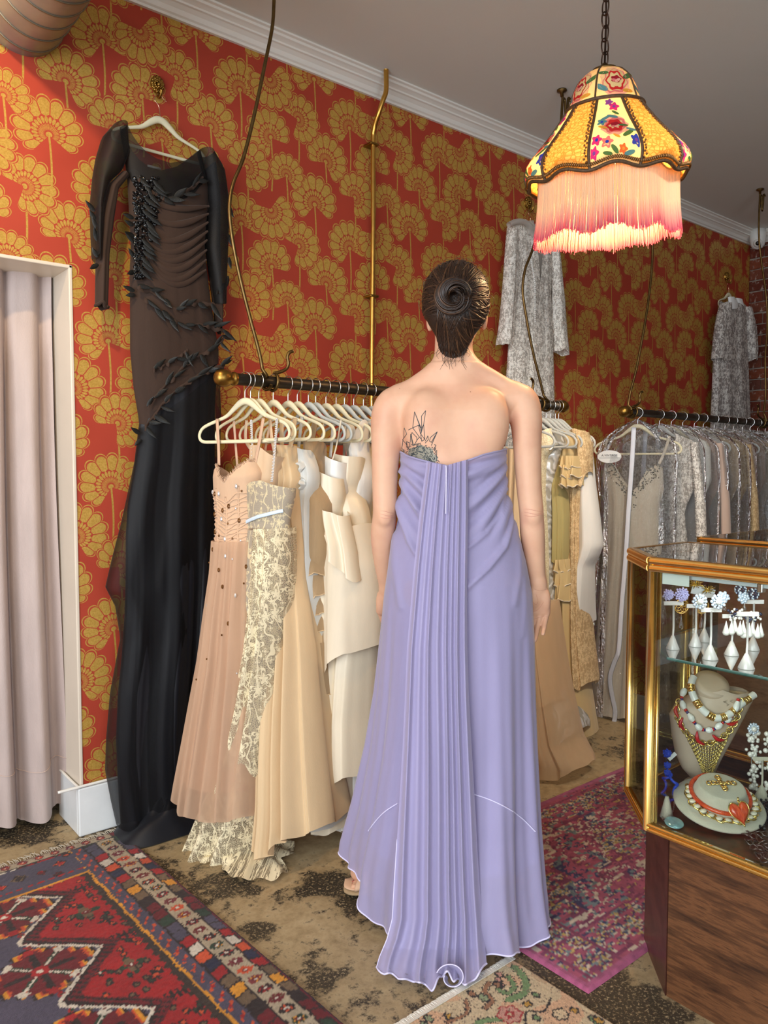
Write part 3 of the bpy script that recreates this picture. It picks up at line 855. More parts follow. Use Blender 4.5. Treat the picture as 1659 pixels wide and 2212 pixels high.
# ---- 1: peach tulle gown at the front of the rail
fr = hang_frame(529, 23)
hanger(fr[0], fr[1], 'cream velvet hanger holding the crystal-studded peach tulle gown', None, LEFT_RACK, 0.9)
t = thing('evening_gown', 'peach tulle gown with crystal-studded ruched bodice, first on the rail', 'dress', (fr[0][0], fr[0][1], 0.2))
bod, sb = gar('bodice', F_peachbod, t, fr, [(477, 1000), (469, 1014), (468, 1074), (471, 1120), (470, 1150), (467, 1180)], [(559, 996), (569, 1022), (562, 1074), (560, 1120), (558, 1150), (562, 1182)],
    top=[(470, 1008), (480, 1006), (492, 1014), (504, 1030), (513, 1040), (522, 1030), (535, 1010), (548, 996), (562, 996)], hem=[(467, 1192), (562, 1194)], thick=((1.0, 0.10), (1.15, 0.11), (1.24, 0.14), (1.3, 0.08)), folds=3, amp=(0.002, 0.002), seed=1, n=48, rows=40, back_drop=0.06)
# ruching channels across the bodice
b = MB()
for s in np.linspace(0.32, 0.97, 15):
    n = 40; c = np.linspace(-0.96, 0.96, n)
    b.tube(sb(c, s + 0.02 * np.cos(c * 3.0 + s * 9) + 0.01 * np.sin(c * 11 + s * 40)), 0.0030, 6)
for c0 in (-0.55, -0.05, 0.45):
    s = np.linspace(0.22, 1.0, 30); b.tube(sb(c0 + 0.03 * np.sin(s * 4), s), 0.0034, 6)
o = b.build('ruching', F_peachbod, bod); o['kind'] = 'stuff'
b = MB()
for k in range(150):
    c = random.uniform(-1, 1); p = sb(np.array([c]), np.array([0.0]))[0]
    d = np.array([random.gauss(0, 0.35), random.gauss(0, 0.35), random.uniform(0.2, 1.0)]); d /= np.linalg.norm(d)
    b.tube([p - d * 0.003, p + d * random.uniform(0.006, 0.012)], [0.0022, 0.0006], 4)
o = b.build('frayed_edge', F_peachbod, bod); o['kind'] = 'stuff'
sk, ssk = gar('skirt', F_peach, t, fr, [(466, 1166), (464, 1232), (452, 1330), (443, 1421), (430, 1510), (418, 1595), (409, 1655), (401, 1709)], [(563, 1168), (564, 1232), (569, 1326), (576, 1420), (579, 1485), (582, 1580), (584, 1643), (588, 1738)],
    hem=[(401, 1709), (420, 1716), (443, 1712), (448, 1730), (470, 1727), (505, 1738), (545, 1742), (588, 1738)], thick=((0.2, 0.30), (0.6, 0.22), (1.06, 0.135)), folds=11, amp=(0.004, 0.022), seed=4, n=110, rows=50, sharp=0.8, drift=0.2)
gar('lining', F_peachsolid, sk, fr, [(470, 1180), (456, 1330), (434, 1510), (412, 1670)], [(560, 1182), (566, 1326), (576, 1500), (582, 1690)], hem=[(412, 1672), (582, 1692)], thick=((0.25, 0.24), (0.6, 0.17), (1.06, 0.08)), folds=11, amp=(0.003, 0.018), seed=4, n=70, rows=26, drift=0.2)
for pts in ([(474, 905), (477, 960), (478, 1005)], [(574, 903), (566, 950), (556, 1000)]): strap(t, F_peachsolid, fr, pts, 0.0062, 0.002, 0.012)
for pts in ([(484, 905), (488, 960), (492, 1010)], [(566, 905), (556, 950), (548, 1008)]): strap(t, F_peachsolid, fr, pts, 0.005, 0.002, -0.05)
# crystals, each a stone of its own
spots = [(-0.62, .30), (-.35, .24), (.1, .38), (.42, .22), (.6, .3), (.86, .5), (.38, .47), (-.2, .42), (-.8, .55), (-.3, .55), (.05, .6), (.5, .62), (.85, .66), (-.75, .75), (-.45, .78), (-.1, .8), (.25, .82), (.55, .85), (.8, .88), (-.85, .93), (-.5, .95), (0, .95), (-.9, .3), (.7, .95)]
sk_spots = [(-.6, .03), (.1, .05), (.4, .06), (-.1, .10), (.8, .09), (-.85, .08), (.9, .17), (.05, .16), (.55, .19), (-.6, .24), (.9, .26), (.35, .29), (.8, .33), (-.2, .42), (.6, .47), (-.5, .5), (.75, .15), (.2, .33)]
for k, (su, c, s) in enumerate([(sb, *q) for q in spots] + [(ssk, *q) for q in sk_spots]):
    p = su(np.array([c]), np.array([s]))[0]
    big = random.random() < 0.4
    r = (0.0065 if big else 0.0042) * (1 if k < 24 else 0.9)
    b = MB(); b.ell(p + fr[2] * 0.003, (r * 0.75, r * 0.75, r * (1.25 if big else 0.9)), 8, 5); b.build('crystal', M_amber if random.random() < 0.55 else M_crystal, bod if k < 24 else sk, smooth=False)

# ---- 2: silver lace gown with rhinestone strap
fr = hang_frame(541, 9)
hanger(fr[0], fr[1], 'cream velvet hanger holding the silver lace gown with the rhinestone strap', None, LEFT_RACK, 0.88)
t = thing('evening_gown', 'silver grey lace gown with rhinestone straps and blue ribbon, train on the floor', 'dress', (fr[0][0], fr[0][1], 0.0))
th2 = ((0.0, 0.26), (0.5, 0.17), (0.95, 0.12), (1.1, 0.09), (1.22, 0.12))
bod, sb = gar('bodice', F_silver, t, fr, [(538, 1040), (534, 1090), (534, 1130), (536, 1150)], [(632, 1053), (631, 1075), (625, 1105), (621, 1130), (620, 1150)], top=[(538, 1050), (560, 1048), (576, 1040), (594, 1037), (612, 1046), (632, 1054)], hem=[(536, 1148), (620, 1140)], thick=th2, folds=2, amp=(0.003, 0.003), seed=2, n=40, rows=20, back_drop=0.03)
sk, ssk = gar('skirt', F_silver, t, fr, [(536, 1146), (526, 1250), (512, 1400), (492, 1560), (472, 1720), (460, 1760)], [(620, 1140), (616, 1200), (613, 1290), (606, 1380), (600, 1450), (592, 1550), (586, 1660), (580, 1760)], thick=th2, folds=5, amp=(0.004, 0.02), seed=3, n=64, rows=50)
ov, so = gar('lace_overlay', F_goldlace, t, fr, [(566, 1140), (568, 1250), (560, 1400), (520, 1600), (474, 1720), (455, 1770), (440, 1810), (434, 1826)], [(622, 1140), (619, 1210), (616, 1290), (608, 1380), (603, 1450), (596, 1550), (590, 1650), (580, 1740), (574, 1800), (566, 1850), (556, 1868)],
    hem=[(434, 1826), (455, 1842), (480, 1850), (516, 1868), (545, 1866), (572, 1858)], thick=((0.0, 0.34), (0.2, 0.26), (0.5, 0.2), (0.95, 0.15), (1.2, 0.12)), folds=6, amp=(0.004, 0.03), seed=9, n=80, rows=56)
b = MB()      # puddled train on the floor
rg = np.random.RandomState(3); cx, cy = on_floor(535, 1842)[:2]
P = []
for i, r in enumerate(np.linspace(0.02, 1, 16)):
    row = []
    for a in np.linspace(0, 2 * math.pi, 90, endpoint=False):
        R = 0.19 + 0.03 * math.sin(3 * a + 1) + 0.018 * math.sin(7 * a) + 0.01 * math.sin(13 * a)
        row.append((cx + R * r * math.cos(a) * 0.8, cy + R * r * math.sin(a), 0.004 + 0.022 * (1 - r) + 0.012 * r * max(0, math.sin(9 * a + 4 * r)) + 0.006 * math.sin(17 * a + 9 * r) * r + 0.006))
    P.append(row)
b.grid(np.array(P), cv=True); b.build('train', F_goldlace, t)
b = MB()
n = 60; b.tube(sb(np.linspace(-0.95, 0.95, n), np.full(n, 0.86) - 0.3 * np.linspace(0, 1, n) + 0.05 * np.sin(np.linspace(0, 3, n))) + fr[2] * 0.006, 0.006, 8, flat=0.35, up=tuple(fr[2]))
b.build('ribbon', fabric('ice_blue_satin', rgb(206, 222, 236), 0.3, 0.1), bod)
for pts in ([(604, 905), (600, 960), (593, 1040)], [(549, 908), (550, 960), (556, 1046)]):
    s_ = strap(t, plain('rhinestone_backing', rgb(200, 190, 180), 0.4), fr, pts, 0.005, 0.0015, 0.01)
    q = [on_plane(x, y, fr[0], fr[2]) + fr[2] * 0.012 for x, y in smooth_path([(x, y, 0) for x, y in pts], 26)[:, :2]]
    b = MB()
    for p in q:
        for d in (-0.0028, 0.0028): b.ell(p + fr[1] * d, 0.0022, 6, 4)
    o = b.build('rhinestone', M_crystal, s_); o['kind'] = 'stuff'

# ---- the rest of the left group, one gown per hanger
def simple_gown(px, phi, label, hlabel, mat, left, right, top, hem=None, straps=(), thick=((0.0, 0.22), (0.6, 0.16), (1.0, 0.10), (1.3, 0.09)), folds=6, amp=(0.003, 0.018), seed=0, name='gown', smat=None, hgroup=LEFT_RACK, hmat=None, sw=0.008, part='body', cat='dress', rows=46, n=56, hs=0.86, bd=0.02):
    fr = hang_frame(px, phi)
    if hlabel: hanger(fr[0], fr[1], hlabel, hmat, hgroup, hs)
    t = thing(name, label, cat, (fr[0][0], fr[0][1], 0.15))
    o, su = gar(part, mat, t, fr, left, right, top, hem, thick, folds, amp, seed, n, rows, back_drop=bd)
    for pts in straps: strap(t, smat or mat, fr, pts, sw, 0.0015, 0.006)
    return t, fr, o, su

# 3 nude tank with gathered bust, glimpsed between the first two
simple_gown(559, 7, 'nude chiffon dress with gathered bust between the peach and silver gowns', 'cream velvet hanger holding the nude chiffon dress', F_nude,
    [(548, 975), (546, 1020), (548, 1100), (545, 1300), (535, 1500), (525, 1660)], [(606, 990), (600, 1020), (596, 1100), (598, 1300), (600, 1500), (602, 1660)], [(548, 972), (562, 962), (580, 962), (592, 974), (606, 988)], straps=[((536, 908), (534, 950), (550, 975)), ((586, 905), (590, 945), (597, 980))], seed=5)
# 4 sand pleated gown
t4, fr4, o4, s4 = simple_gown(590, 8, 'sand coloured pleated silk gown with tank straps and a full skirt', 'cream velvet hanger holding the sand pleated gown', F_sand,
    [(606, 985), (600, 1050), (604, 1120), (606, 1220), (604, 1326), (597, 1420), (590, 1520), (589, 1600), (594, 1690), (592, 1779)], [(633, 962), (638, 1000), (645, 1029), (641, 1070), (644, 1120), (649, 1180), (653, 1247), (664, 1330), (672, 1400), (681, 1516), (690, 1620), (698, 1706), (706, 1779)],
    [(606, 985), (616, 972), (622, 961), (633, 962)], [(592, 1779), (605, 1780), (619, 1778), (622, 1796), (640, 1820), (663, 1810), (668, 1790), (690, 1786), (706, 1782)], straps=[((640, 903), (636, 940), (630, 964)), ((612, 908), (611, 940), (613, 975))], folds=10, amp=(0.004, 0.034), seed=8, n=110, thick=((0.0, 0.32), (0.5, 0.22), (1.0, 0.11), (1.3, 0.1)), sw=0.011)
# 5 pearl gown with rosettes
t5, fr5, o5, s5 = simple_gown(622, 6, 'pearl grey gown with crumpled silk rosettes along its neckline', 'cream velvet hanger holding the rosette gown', F_pearl,
    [(634, 968), (632, 1000), (640, 1060), (645, 1090), (648, 1200), (655, 1350), (665, 1500), (672, 1650), (676, 1760)], [(668, 972), (680, 1010), (684, 1036), (676, 1070), (674, 1100), (679, 1200), (690, 1400), (700, 1550), (710, 1700), (716, 1786)],
    [(634, 966), (650, 962), (668, 972)], folds=7, amp=(0.003, 0.02), seed=12, straps=[((655, 900), (652, 930), (648, 966))])
rg = np.random.RandomState(6)
for k, (x, y, r) in enumerate([(648, 985, .024), (662, 1010, .026), (655, 1040, .024), (668, 1042, .02), (656, 1066, .022)]):
    c = on_plane(x, y, fr5[0], fr5[2]) + fr5[2] * 0.035
    P = np.array([[(c + fr5[1] * (rr * r * math.cos(a) * (1 + .12 * math.sin(3 * a + k))) + Z3 * (rr * r * 1.15 * math.sin(a) * (1 + .1 * math.sin(4 * a))) + fr5[2] * (0.014 * (1 - rr ** 2) + 0.007 * math.sin(9 * rr + 2 * a + k) + 0.004 * math.sin(5 * a + 3 * k))) for a in np.linspace(0, 2 * math.pi, 36, endpoint=False)] for rr in np.linspace(0.02, 1, 12)])
    b = MB(); b.grid(P, cv=True); b.build('rosette', F_pearl, t5)
# 6 taupe velvet with ruffled sash
t6, fr6, o6, s6 = simple_gown(642, 8, 'taupe velvet gown with wide shoulder strap and tiers of ruffles', 'cream velvet hanger holding the taupe velvet gown', F_taupe,
    [(668, 948), (670, 1000), (673, 1075), (676, 1195), (680, 1300), (678, 1400), (677, 1500), (682, 1558)], [(691, 955), (693, 1036), (704, 1062), (713, 1085), (712, 1195), (703, 1240), (704, 1330), (706, 1376), (716, 1480), (714, 1555)],
    [(668, 948), (691, 953)], straps=[((684, 912), (680, 930), (677, 950))], folds=4, amp=(0.003, 0.012), seed=14, sw=0.014, thick=((0.0, 0.14), (0.6, 0.12), (1.0, 0.11), (1.3, 0.09)))
for k, (y0, xl_, xr_) in enumerate([(1196, 679, 704), (1240, 680, 707), (1280, 679, 706), (1318, 678, 708), (1352, 680, 710), (1385, 679, 716), (1500, 681, 715)]):
    dy = 118 if k == 5 else (58 if k == 6 else 44)
    o, su = gar('ruffle', F_taupe, t6, fr6, [(xl_ + 2, y0), (xl_ - 2, y0 + dy)], [(xr_ - 3, y0), (xr_ + (4 if k < 5 else 3), y0 + dy)], thick=((0.0, 0.16), (0.5, 0.15), (1.2, 0.14)), folds=5, amp=(0.002, 0.012), seed=30 + k, n=30, rows=8)
    edge_trim('rolled_edge', F_sand, o, su, 1.0, 0.0016)
# 7 corset with black and white lace
t7, fr7, o7, s7 = simple_gown(666, 6, 'ivory corset gown with a black and white lace panel at the waist', 'grey velvet hanger holding the corset gown', F_ivory,
    [(693, 1032), (696, 1070), (704, 1120), (706, 1140), (700, 1230), (702, 1400), (706, 1600), (710, 1780)], [(735, 1034), (738, 1070), (732, 1120), (730, 1140), (738, 1300), (742, 1500), (747, 1700), (749, 1784)],
    [(693, 1030), (704, 1012), (716, 1020), (735, 1034)], straps=[((702, 905), (700, 960), (697, 1030)), ((740, 905), (728, 970), (712, 1018))], folds=4, amp=(0.003, 0.016), seed=16, sw=0.0035, hmat=M_velvetgrey)
F_bwlace = lace('black_white_lace', rgb(60, 60, 66), 0.9, 120, rgb(214, 208, 200), 40, 0.5)
b = MB()
P = s7(np.array([np.linspace(-0.7, 0.75, 22)] * 12), np.array([[s] * 22 for s in np.linspace(0.105, 0.155, 12)])) + fr7[2] * 0.006
b.grid(P); b.build('lace_panel', F_bwlace, t7)
# 8 dove satin column
simple_gown(682, 5, 'dove grey satin column gown hanging behind the corset gown', 'grey velvet hanger holding the dove satin gown', F_satin,
    [(702, 1000), (705, 1100), (702, 1250), (706, 1400), (712, 1600), (716, 1784)], [(748, 1000), (745, 1100), (738, 1230), (737, 1400), (740, 1550), (745, 1680), (750, 1780)], [(702, 990), (725, 985), (748, 1000)], folds=3, amp=(0.002, 0.014), seed=18, hmat=M_velvetgrey, straps=[((722, 915), (720, 950), (716, 988))])
# 9 ivory bow gown
t9, fr9, o9, s9 = simple_gown(704, 6, 'strapless ivory satin gown with a big bow and draped overskirt', 'cream velvet hanger holding the ivory bow gown', F_ivory,
    [(732, 988), (734, 1030), (738, 1090), (737, 1120), (730, 1240), (728, 1400), (738, 1600), (752, 1700)], [(778, 987), (776, 1030), (768, 1060), (784, 1100), (790, 1130), (800, 1240), (806, 1400), (800, 1550), (806, 1660)],
    [(732, 986), (745, 980), (755, 983), (778, 987)], folds=4, amp=(0.003, 0.02), seed=20, thick=((0.0, 0.3), (0.6, 0.22), (1.0, 0.12), (1.3, 0.1)), n=70)
gar('overskirt', F_cream, t9, fr9, [(722, 1180), (716, 1260), (726, 1400), (734, 1485)], [(796, 1130), (816, 1220), (822, 1300), (822, 1382)], hem=[(734, 1490), (750, 1462), (778, 1424), (806, 1400), (822, 1384)], thick=((0.0, 0.34), (1.2, 0.2)), folds=4, amp=(0.006, 0.018), seed=22, n=50, rows=30, off=0.01)
for k, L in enumerate([([(704, 1124), (700, 1160), (701, 1226)], [(758, 1122), (760, 1150), (756, 1200)], [(704, 1124), (730, 1130), (758, 1122)], [(701, 1226), (728, 1224), (756, 1200)]),
                       ([(742, 1090), (750, 1130), (764, 1170)], [(790, 1112), (806, 1190), (814, 1250)], [(742, 1088), (766, 1098), (790, 1112)], [(764, 1172), (790, 1215), (814, 1252)])]):
    gar('bow_loop', F_ivory, t9, fr9, L[0], L[1], L[2], L[3], thick=((0.6, 0.09), (1.2, 0.09)), folds=4, amp=(0.010, 0.024), seed=24 + k, n=44, rows=22, off=0.07 + 0.02 * k)
b = MB(); b.ell(on_plane(756, 1112, fr9[0], fr9[2]) + fr9[2] * 0.12, (0.02, 0.02, 0.03), 14, 9); b.build('bow_knot', F_ivory, t9)
# 10 white V-neck
simple_gown(726, 5, 'white crepe dress with deep V neck beside the woman in lilac', 'cream velvet hanger holding the white crepe dress', F_white,
    [(752, 908), (758, 960), (768, 1050), (764, 1100), (760, 1250), (756, 1400), (760, 1600), (758, 1770)], [(788, 908), (787, 970), (799, 1032), (790, 1085), (783, 1104), (792, 1200), (802, 1400), (806, 1600), (808, 1780)],
    [(752, 906), (764, 960), (772, 990), (780, 950), (788, 906)], folds=6, amp=(0.003, 0.02), seed=26, n=64)
# 11 - 14 further back
for px, phi, lab, hl, mat, dx, seed in ((744, 5, 'lilac tinted white blouse dress with ribbon ties, far on the left rail', 'grey velvet hanger holding the blouse dress', F_pearl, 0, 31), (764, 4, 'cream crepe gown half hidden beside the left arm of the woman', 'grey velvet hanger holding the cream crepe gown', F_cream, 14, 33),
                                      (785, 4, 'beige chiffon gown just left of the woman in lilac', 'grey velvet hanger holding the beige chiffon gown', F_nude, 30, 35), (803, 4, 'off white satin gown whose hem shows left of the lilac skirt', 'grey velvet hanger nearest the left shoulder of the woman', F_satin, 44, 37)):
    simple_gown(px, phi, lab, hl, mat, [(738 + dx, 985), (742 + dx, 1050), (744 + dx, 1120), (740 + dx, 1300), (736 + dx, 1500), (732 + dx, 1700 - dx)], [(788 + dx, 960), (792 + dx, 1030), (786 + dx, 1110), (792 + dx, 1300), (798 + dx, 1500), (804 + dx, 1700 - dx)],
        [(738 + dx, 985), (760 + dx, 1000), (775 + dx, 985), (788 + dx, 958)], straps=[((788 + dx * .9, 908), (786 + dx, 935), (784 + dx, 965)), ((752 + dx, 905), (748 + dx, 940), (746 + dx, 990))], seed=seed, hmat=M_velvetgrey)

# ------------------------------------------------------------------ right end of the first rail
RIGHT_RACK = 'grey velvet hangers on the right end of the rail'
def rgown(px, phi, label, hl, mat, left, right, top, hem=None, **k):
    return simple_gown(px, phi, label, hl, mat, left, right, top, hem, hgroup=RIGHT_RACK, hmat=M_velvetgrey, **k)
thr = ((0.0, 0.24), (0.6, 0.17), (1.0, 0.12), (1.35, 0.08))
tA, frA, oA, sA = rgown(1120, 5, 'tan satin gown with organza train and sequin hem, closest to the lilac skirt', 'grey velvet hanger holding the tan satin gown', F_sand,
    [(1096, 970), (1098, 1100), (1110, 1300), (1128, 1500), (1138, 1600)], [(1160, 940), (1162, 1000), (1160, 1090), (1168, 1200), (1180, 1330), (1190, 1430), (1197, 1516)], [(1096, 965), (1130, 975), (1166, 938)], [(1138, 1600), (1160, 1560), (1199, 1516)], seed=41, folds=7, amp=(0.004, 0.032), thick=thr)
gar('organza_train', F_organza, tA, frA, [(1168, 1300), (1176, 1420), (1180, 1520), (1182, 1600), (1184, 1658)], [(1188, 1300), (1204, 1420), (1222, 1516), (1242, 1600), (1272, 1650)], hem=[(1184, 1660), (1215, 1664), (1250, 1662), (1272, 1650)], thick=((0.0, 0.30), (1.2, 0.16)), folds=5, amp=(0.004, 0.02), seed=42, off=0.01)
gar('sequin_hem', lace('champagne_sequins', rgb(190, 168, 130), 0.9, 150, rgb(236, 220, 180), 60, 0.6), tA, frA, [(1140, 1520), (1142, 1560), (1148, 1644)], [(1172, 1500), (1178, 1560), (1180, 1640)], thick=((0.0, 0.2), (1.2, 0.2)), folds=4, amp=(0.004, 0.008), seed=43, off=0.015)
tB, frB, oB, sB = rgown(1150, 5, 'cream beaded top dress half hidden behind the right arm of the woman', 'grey velvet hanger holding the cream beaded dress', lace('cream_beads', rgb(214, 196, 156), 0.95, 160, rgb(242, 232, 200), 70, 0.6),
    [(1130, 930), (1135, 1000), (1140, 1080), (1144, 1300)], [(1190, 925), (1200, 962), (1178, 990), (1174, 1060), (1186, 1300)], [(1130, 930), (1155, 945), (1190, 925)], seed=44, folds=4, thick=thr)
tC, frC, oC, sC = rgown(1168, 5, 'silver brocade gown with cap sleeves and a slim long skirt', 'grey velvet hanger holding the silver brocade gown', F_brocade,
    [(1158, 935), (1162, 1000), (1166, 1060), (1168, 1138), (1170, 1240), (1180, 1400), (1196, 1520), (1214, 1600)], [(1206, 932), (1218, 957), (1206, 985), (1199, 1028), (1194, 1060), (1196, 1138), (1201, 1218), (1216, 1377), (1238, 1516), (1262, 1566)], [(1158, 932), (1182, 950), (1206, 930)], [(1214, 1600), (1240, 1600), (1262, 1566)], seed=45, folds=3, amp=(0.002, 0.012), thick=thr)
gar('cap_sleeve', F_brocade, tC, frC, [(1196, 932), (1192, 985)], [(1208, 930), (1218, 962)], thick=((1.0, 0.13), (1.6, 0.13)), folds=3, amp=(0.003, 0.004), seed=46, n=24, rows=10, off=0.01)
rgown(1180, 5, 'olive yellow chiffon gown with a square panel, behind the silver brocade', 'grey velvet hanger holding the olive chiffon gown', F_olive,
    [(1190, 985), (1196, 1030), (1200, 1100), (1204, 1212)], [(1212, 990), (1220, 1040), (1228, 1120), (1228, 1214)], [(1190, 985), (1212, 988)], seed=47, folds=3, thick=thr)
tD, frD, oD, sD = rgown(1190, 6, 'champagne crepe gown with ruffled sleeves and tiered scalloped skirt', 'grey velvet hanger holding the champagne gown', F_champ,
    [(1206, 938), (1208, 1000), (1212, 1100), (1214, 1220), (1218, 1290), (1222, 1400), (1240, 1560), (1250, 1600)], [(1240, 936), (1252, 952), (1246, 1010), (1232, 1060), (1234, 1140), (1240, 1216), (1244, 1290), (1250, 1400), (1264, 1520), (1272, 1590)], [(1206, 936), (1222, 930), (1240, 934)], seed=48, folds=6, thick=thr)
for k, (x0, x1, y0, y1) in enumerate([(1228, 1262, 985, 1012), (1226, 1264, 1004, 1030), (1226, 1258, 1024, 1050), (1214, 1242, 1205, 1232), (1214, 1244, 1228, 1262), (1215, 1246, 1258, 1292)]):
    o, su = gar('sleeve_ruffle' if k < 3 else 'tier', F_champ, tD, frD, [(x0, y0), (x0 - 1, y1)], [(x1, y0), (x1 + 2, y1)], thick=((0.5, 0.19), (1.5, 0.17)), folds=7, amp=(0.006, 0.018), seed=49 + k, n=36, rows=8, off=0.01)
    edge_trim('scalloped_edge', F_cream, o, su, 1.0, 0.0025)
tE, frE, oE, sE = rgown(1200, 6, 'tan lace gown with long puffed sleeve near the rail end', 'grey velvet hanger holding the tan lace gown', F_tanlace,
    [(1232, 934), (1236, 1000), (1240, 1100), (1244, 1250), (1248, 1380), (1252, 1490)], [(1262, 930), (1276, 946), (1272, 1010), (1260, 1070), (1257, 1138), (1262, 1260), (1268, 1377), (1280, 1474)], [(1232, 932), (1250, 926), (1262, 930)], seed=56, folds=5, amp=(0.003, 0.014), thick=thr)
gar('sleeve', F_tanlace, tE, frE, [(1256, 932), (1258, 980), (1262, 1040)], [(1270, 934), (1282, 958), (1280, 1018)], hem=[(1262, 1056), (1272, 1048), (1280, 1020)], thick=((1.0, 0.11), (1.6, 0.1)), folds=3, amp=(0.003, 0.006), seed=57, n=28, rows=16, off=0.02)
tF, frF, oF, sF = rgown(1207, 6, 'white chiffon cape dress with long pointed edge at the rail end', 'grey velvet hanger holding the white cape dress', F_white,
    [(1256, 990), (1254, 1100), (1256, 1218), (1260, 1300), (1264, 1344)], [(1278, 985), (1284, 1050), (1292, 1110), (1299, 1178), (1290, 1200), (1276, 1222), (1274, 1260), (1270, 1345)], [(1256, 985), (1278, 982)], seed=58, folds=3, amp=(0.003, 0.012), thick=thr)
# ================================================================== GOWNS ON THE WALL
def wall_hook(px, py, label, s=1.0, mat=None):
    """cast lion-head hook: round mane, muzzle, brow and a J-shaped hook below"""
    q = on_Y(px, py, WALL_Y - 0.02); c = np.array([q[0], WALL_Y, q[2]])
    mat = mat or M_brass
    t = thing('wall_hook', label, 'wall hook', c)
    b = MB(); b.lathe([(0.001, 0.012), (0.016, 0.012), (0.022, 0.006), (0.023, 0)], 22, c, [[1, 0, 0], [0, 0, -1], [0, 1.25, 0]])
    rg = np.random.RandomState(2)
    for k in range(26):
        a = k / 26 * 2 * math.pi; r = 0.018 + 0.002 * (k % 2)
        b.ell(c + [r * s * math.cos(a), -0.010, 1.2 * r * s * math.sin(a)], (0.0055 * s, 0.007 * s, 0.0075 * s), 7, 5)
    for k in range(14):
        a = k / 14 * 2 * math.pi
        b.ell(c + [0.012 * s * math.cos(a), -0.015, 0.014 * s * math.sin(a)], (0.0045 * s, 0.006 * s, 0.006 * s), 7, 5)
    for x, z, r, d in ((0, -0.004, 0.008, 0.022), (-0.005, 0.006, 0.0045, 0.019), (0.005, 0.006, 0.0045, 0.019), (0, -0.012, 0.0055, 0.021), (-0.009, 0.015, 0.005, 0.014), (0.009, 0.015, 0.005, 0.014)):
        b.ell(c + [x * s, -d, z * s], r * s, 9, 7)
    b.build('lion_head', mat, t)
    b = MB(); P = [c + np.array(v) * s for v in ((0, -0.008, -0.018), (0, -0.008, -0.034), (0, -0.014, -0.046), (0, -0.028, -0.050), (0, -0.038, -0.042), (0, -0.041, -0.030))]
    b.tube(smooth_path(P, 26), np.concatenate([np.linspace(0.0055, 0.0042, 20), np.linspace(0.0042, 0.0055, 6)]) * s, 9); b.build('hook', mat, t)
    return t, c + np.array([0, -0.026 * s, -0.046 * s])

def wall_hanger(P, label, scale, mat=None, wire=0.075, tilt=0.0):
    """hanger whose wire loop sits on a wall hook"""
    ang = 0.0
    t = thing('clothes_hanger', label, 'hanger', (P[0], P[1], P[2] - wire), ang)
    half = np.array(HANGER_HALF) * scale
    pts = [(u, 0, z) for u, z in half] + [(-u, 0, z) for u, z in half[::-1][:-1]]
    path = smooth_path(pts, 72, closed=True)
    rr = np.array([0.0056 + 0.0075 * math.exp(-(p[0] / 0.06) ** 2) * (1 if p[2] > -0.1 else 0) for p in path])
    b = MB(); b.tube(path, rr, 9, closed=True, flat=0.62, up=(0, 1, 0)); b.build('body', mat or M_velvet, t, world=False)
    h = wire
    pts = [(0, 0, -0.002), (0, 0, 0.018), (-0.004, 0, h - 0.036), (-0.018, 0, h - 0.02), (-0.016, 0, h - 0.006), (-0.006, 0, h + 0.004), (0.006, 0, h + 0.003), (0.014, 0, h - 0.006), (0.024, 0, h - 0.012)]
    b = MB(); b.tube(smooth_path(pts, 44), 0.0015, 6); b.build('hook', plain('copper_wire', rgb(214, 170, 140), 0.25, 1.0), t, world=False)
    return t

F_brown = fabric('brown_black_jersey', rgb(54, 38, 30), 0.8, 0.05, 500, 0.12, 1, 0.0, 0.1, wrinkle=0.5)
F_sheerblack = fabric('black_organza', rgb(8, 8, 9), 0.6, 0.04, 500, 0.02, 0.72, 0.05)
F_sheerskirt = fabric('sheer_black_organza', rgb(10, 9, 12), 0.6, 0.04, 500, 0.01, 0.40, 0.05)
F_navy = fabric('midnight_silk', rgb(9, 11, 20), 0.55, 0.05, 300, 0.03, 1, 0.0, 0.2, spec=0.4, wrinkle=0.8)
M_feather = plain('black_feather', rgb(5, 7, 6), 0.5, 0, 0.5, 60, 0.3, 300)
M_sequin = plain('black_sequin', rgb(14, 14, 16), 0.12, 0.2, 0.3, 90)

hk, hp = wall_hook(343, 180, 'brass lion head hook holding the long black gown')
wall_hanger(hp, 'cream velvet hanger holding the long black gown on the wall', 0.80, None, 0.082)
GY = 2.585
frw = frame_of((hp[0], GY, 1.0), (1, 0, 0))
bg = thing('evening_gown', 'long black and brown feathered gown with train, hanging on the papered wall', 'dress', (hp[0], GY, 0))
thb = ((0.0, 0.16), (0.9, 0.10), (1.5, 0.09), (2.0, 0.10), (2.4, 0.08))
def cowl(o_surf): pass
bod, sbk = gar('bodice', F_brown, bg, frw, [(262, 300), (272, 350), (275, 386), (280, 472), (283, 535), (280, 598), (281, 646), (281, 756), (288, 835), (299, 900), (302, 930)],
    [(432, 330), (440, 372), (449, 408), (446, 456), (440, 535), (444, 582), (452, 646), (462, 709), (470, 756), (470, 800), (462, 883), (460, 900)],
    top=[(268, 366), (290, 372), (320, 420), (352, 432), (380, 420), (412, 396), (440, 372)], hem=[(302, 928), (325, 900), (352, 862), (400, 822), (440, 802), (470, 792)], thick=thb, folds=3, amp=(0.002, 0.004), seed=61, n=70, rows=70)
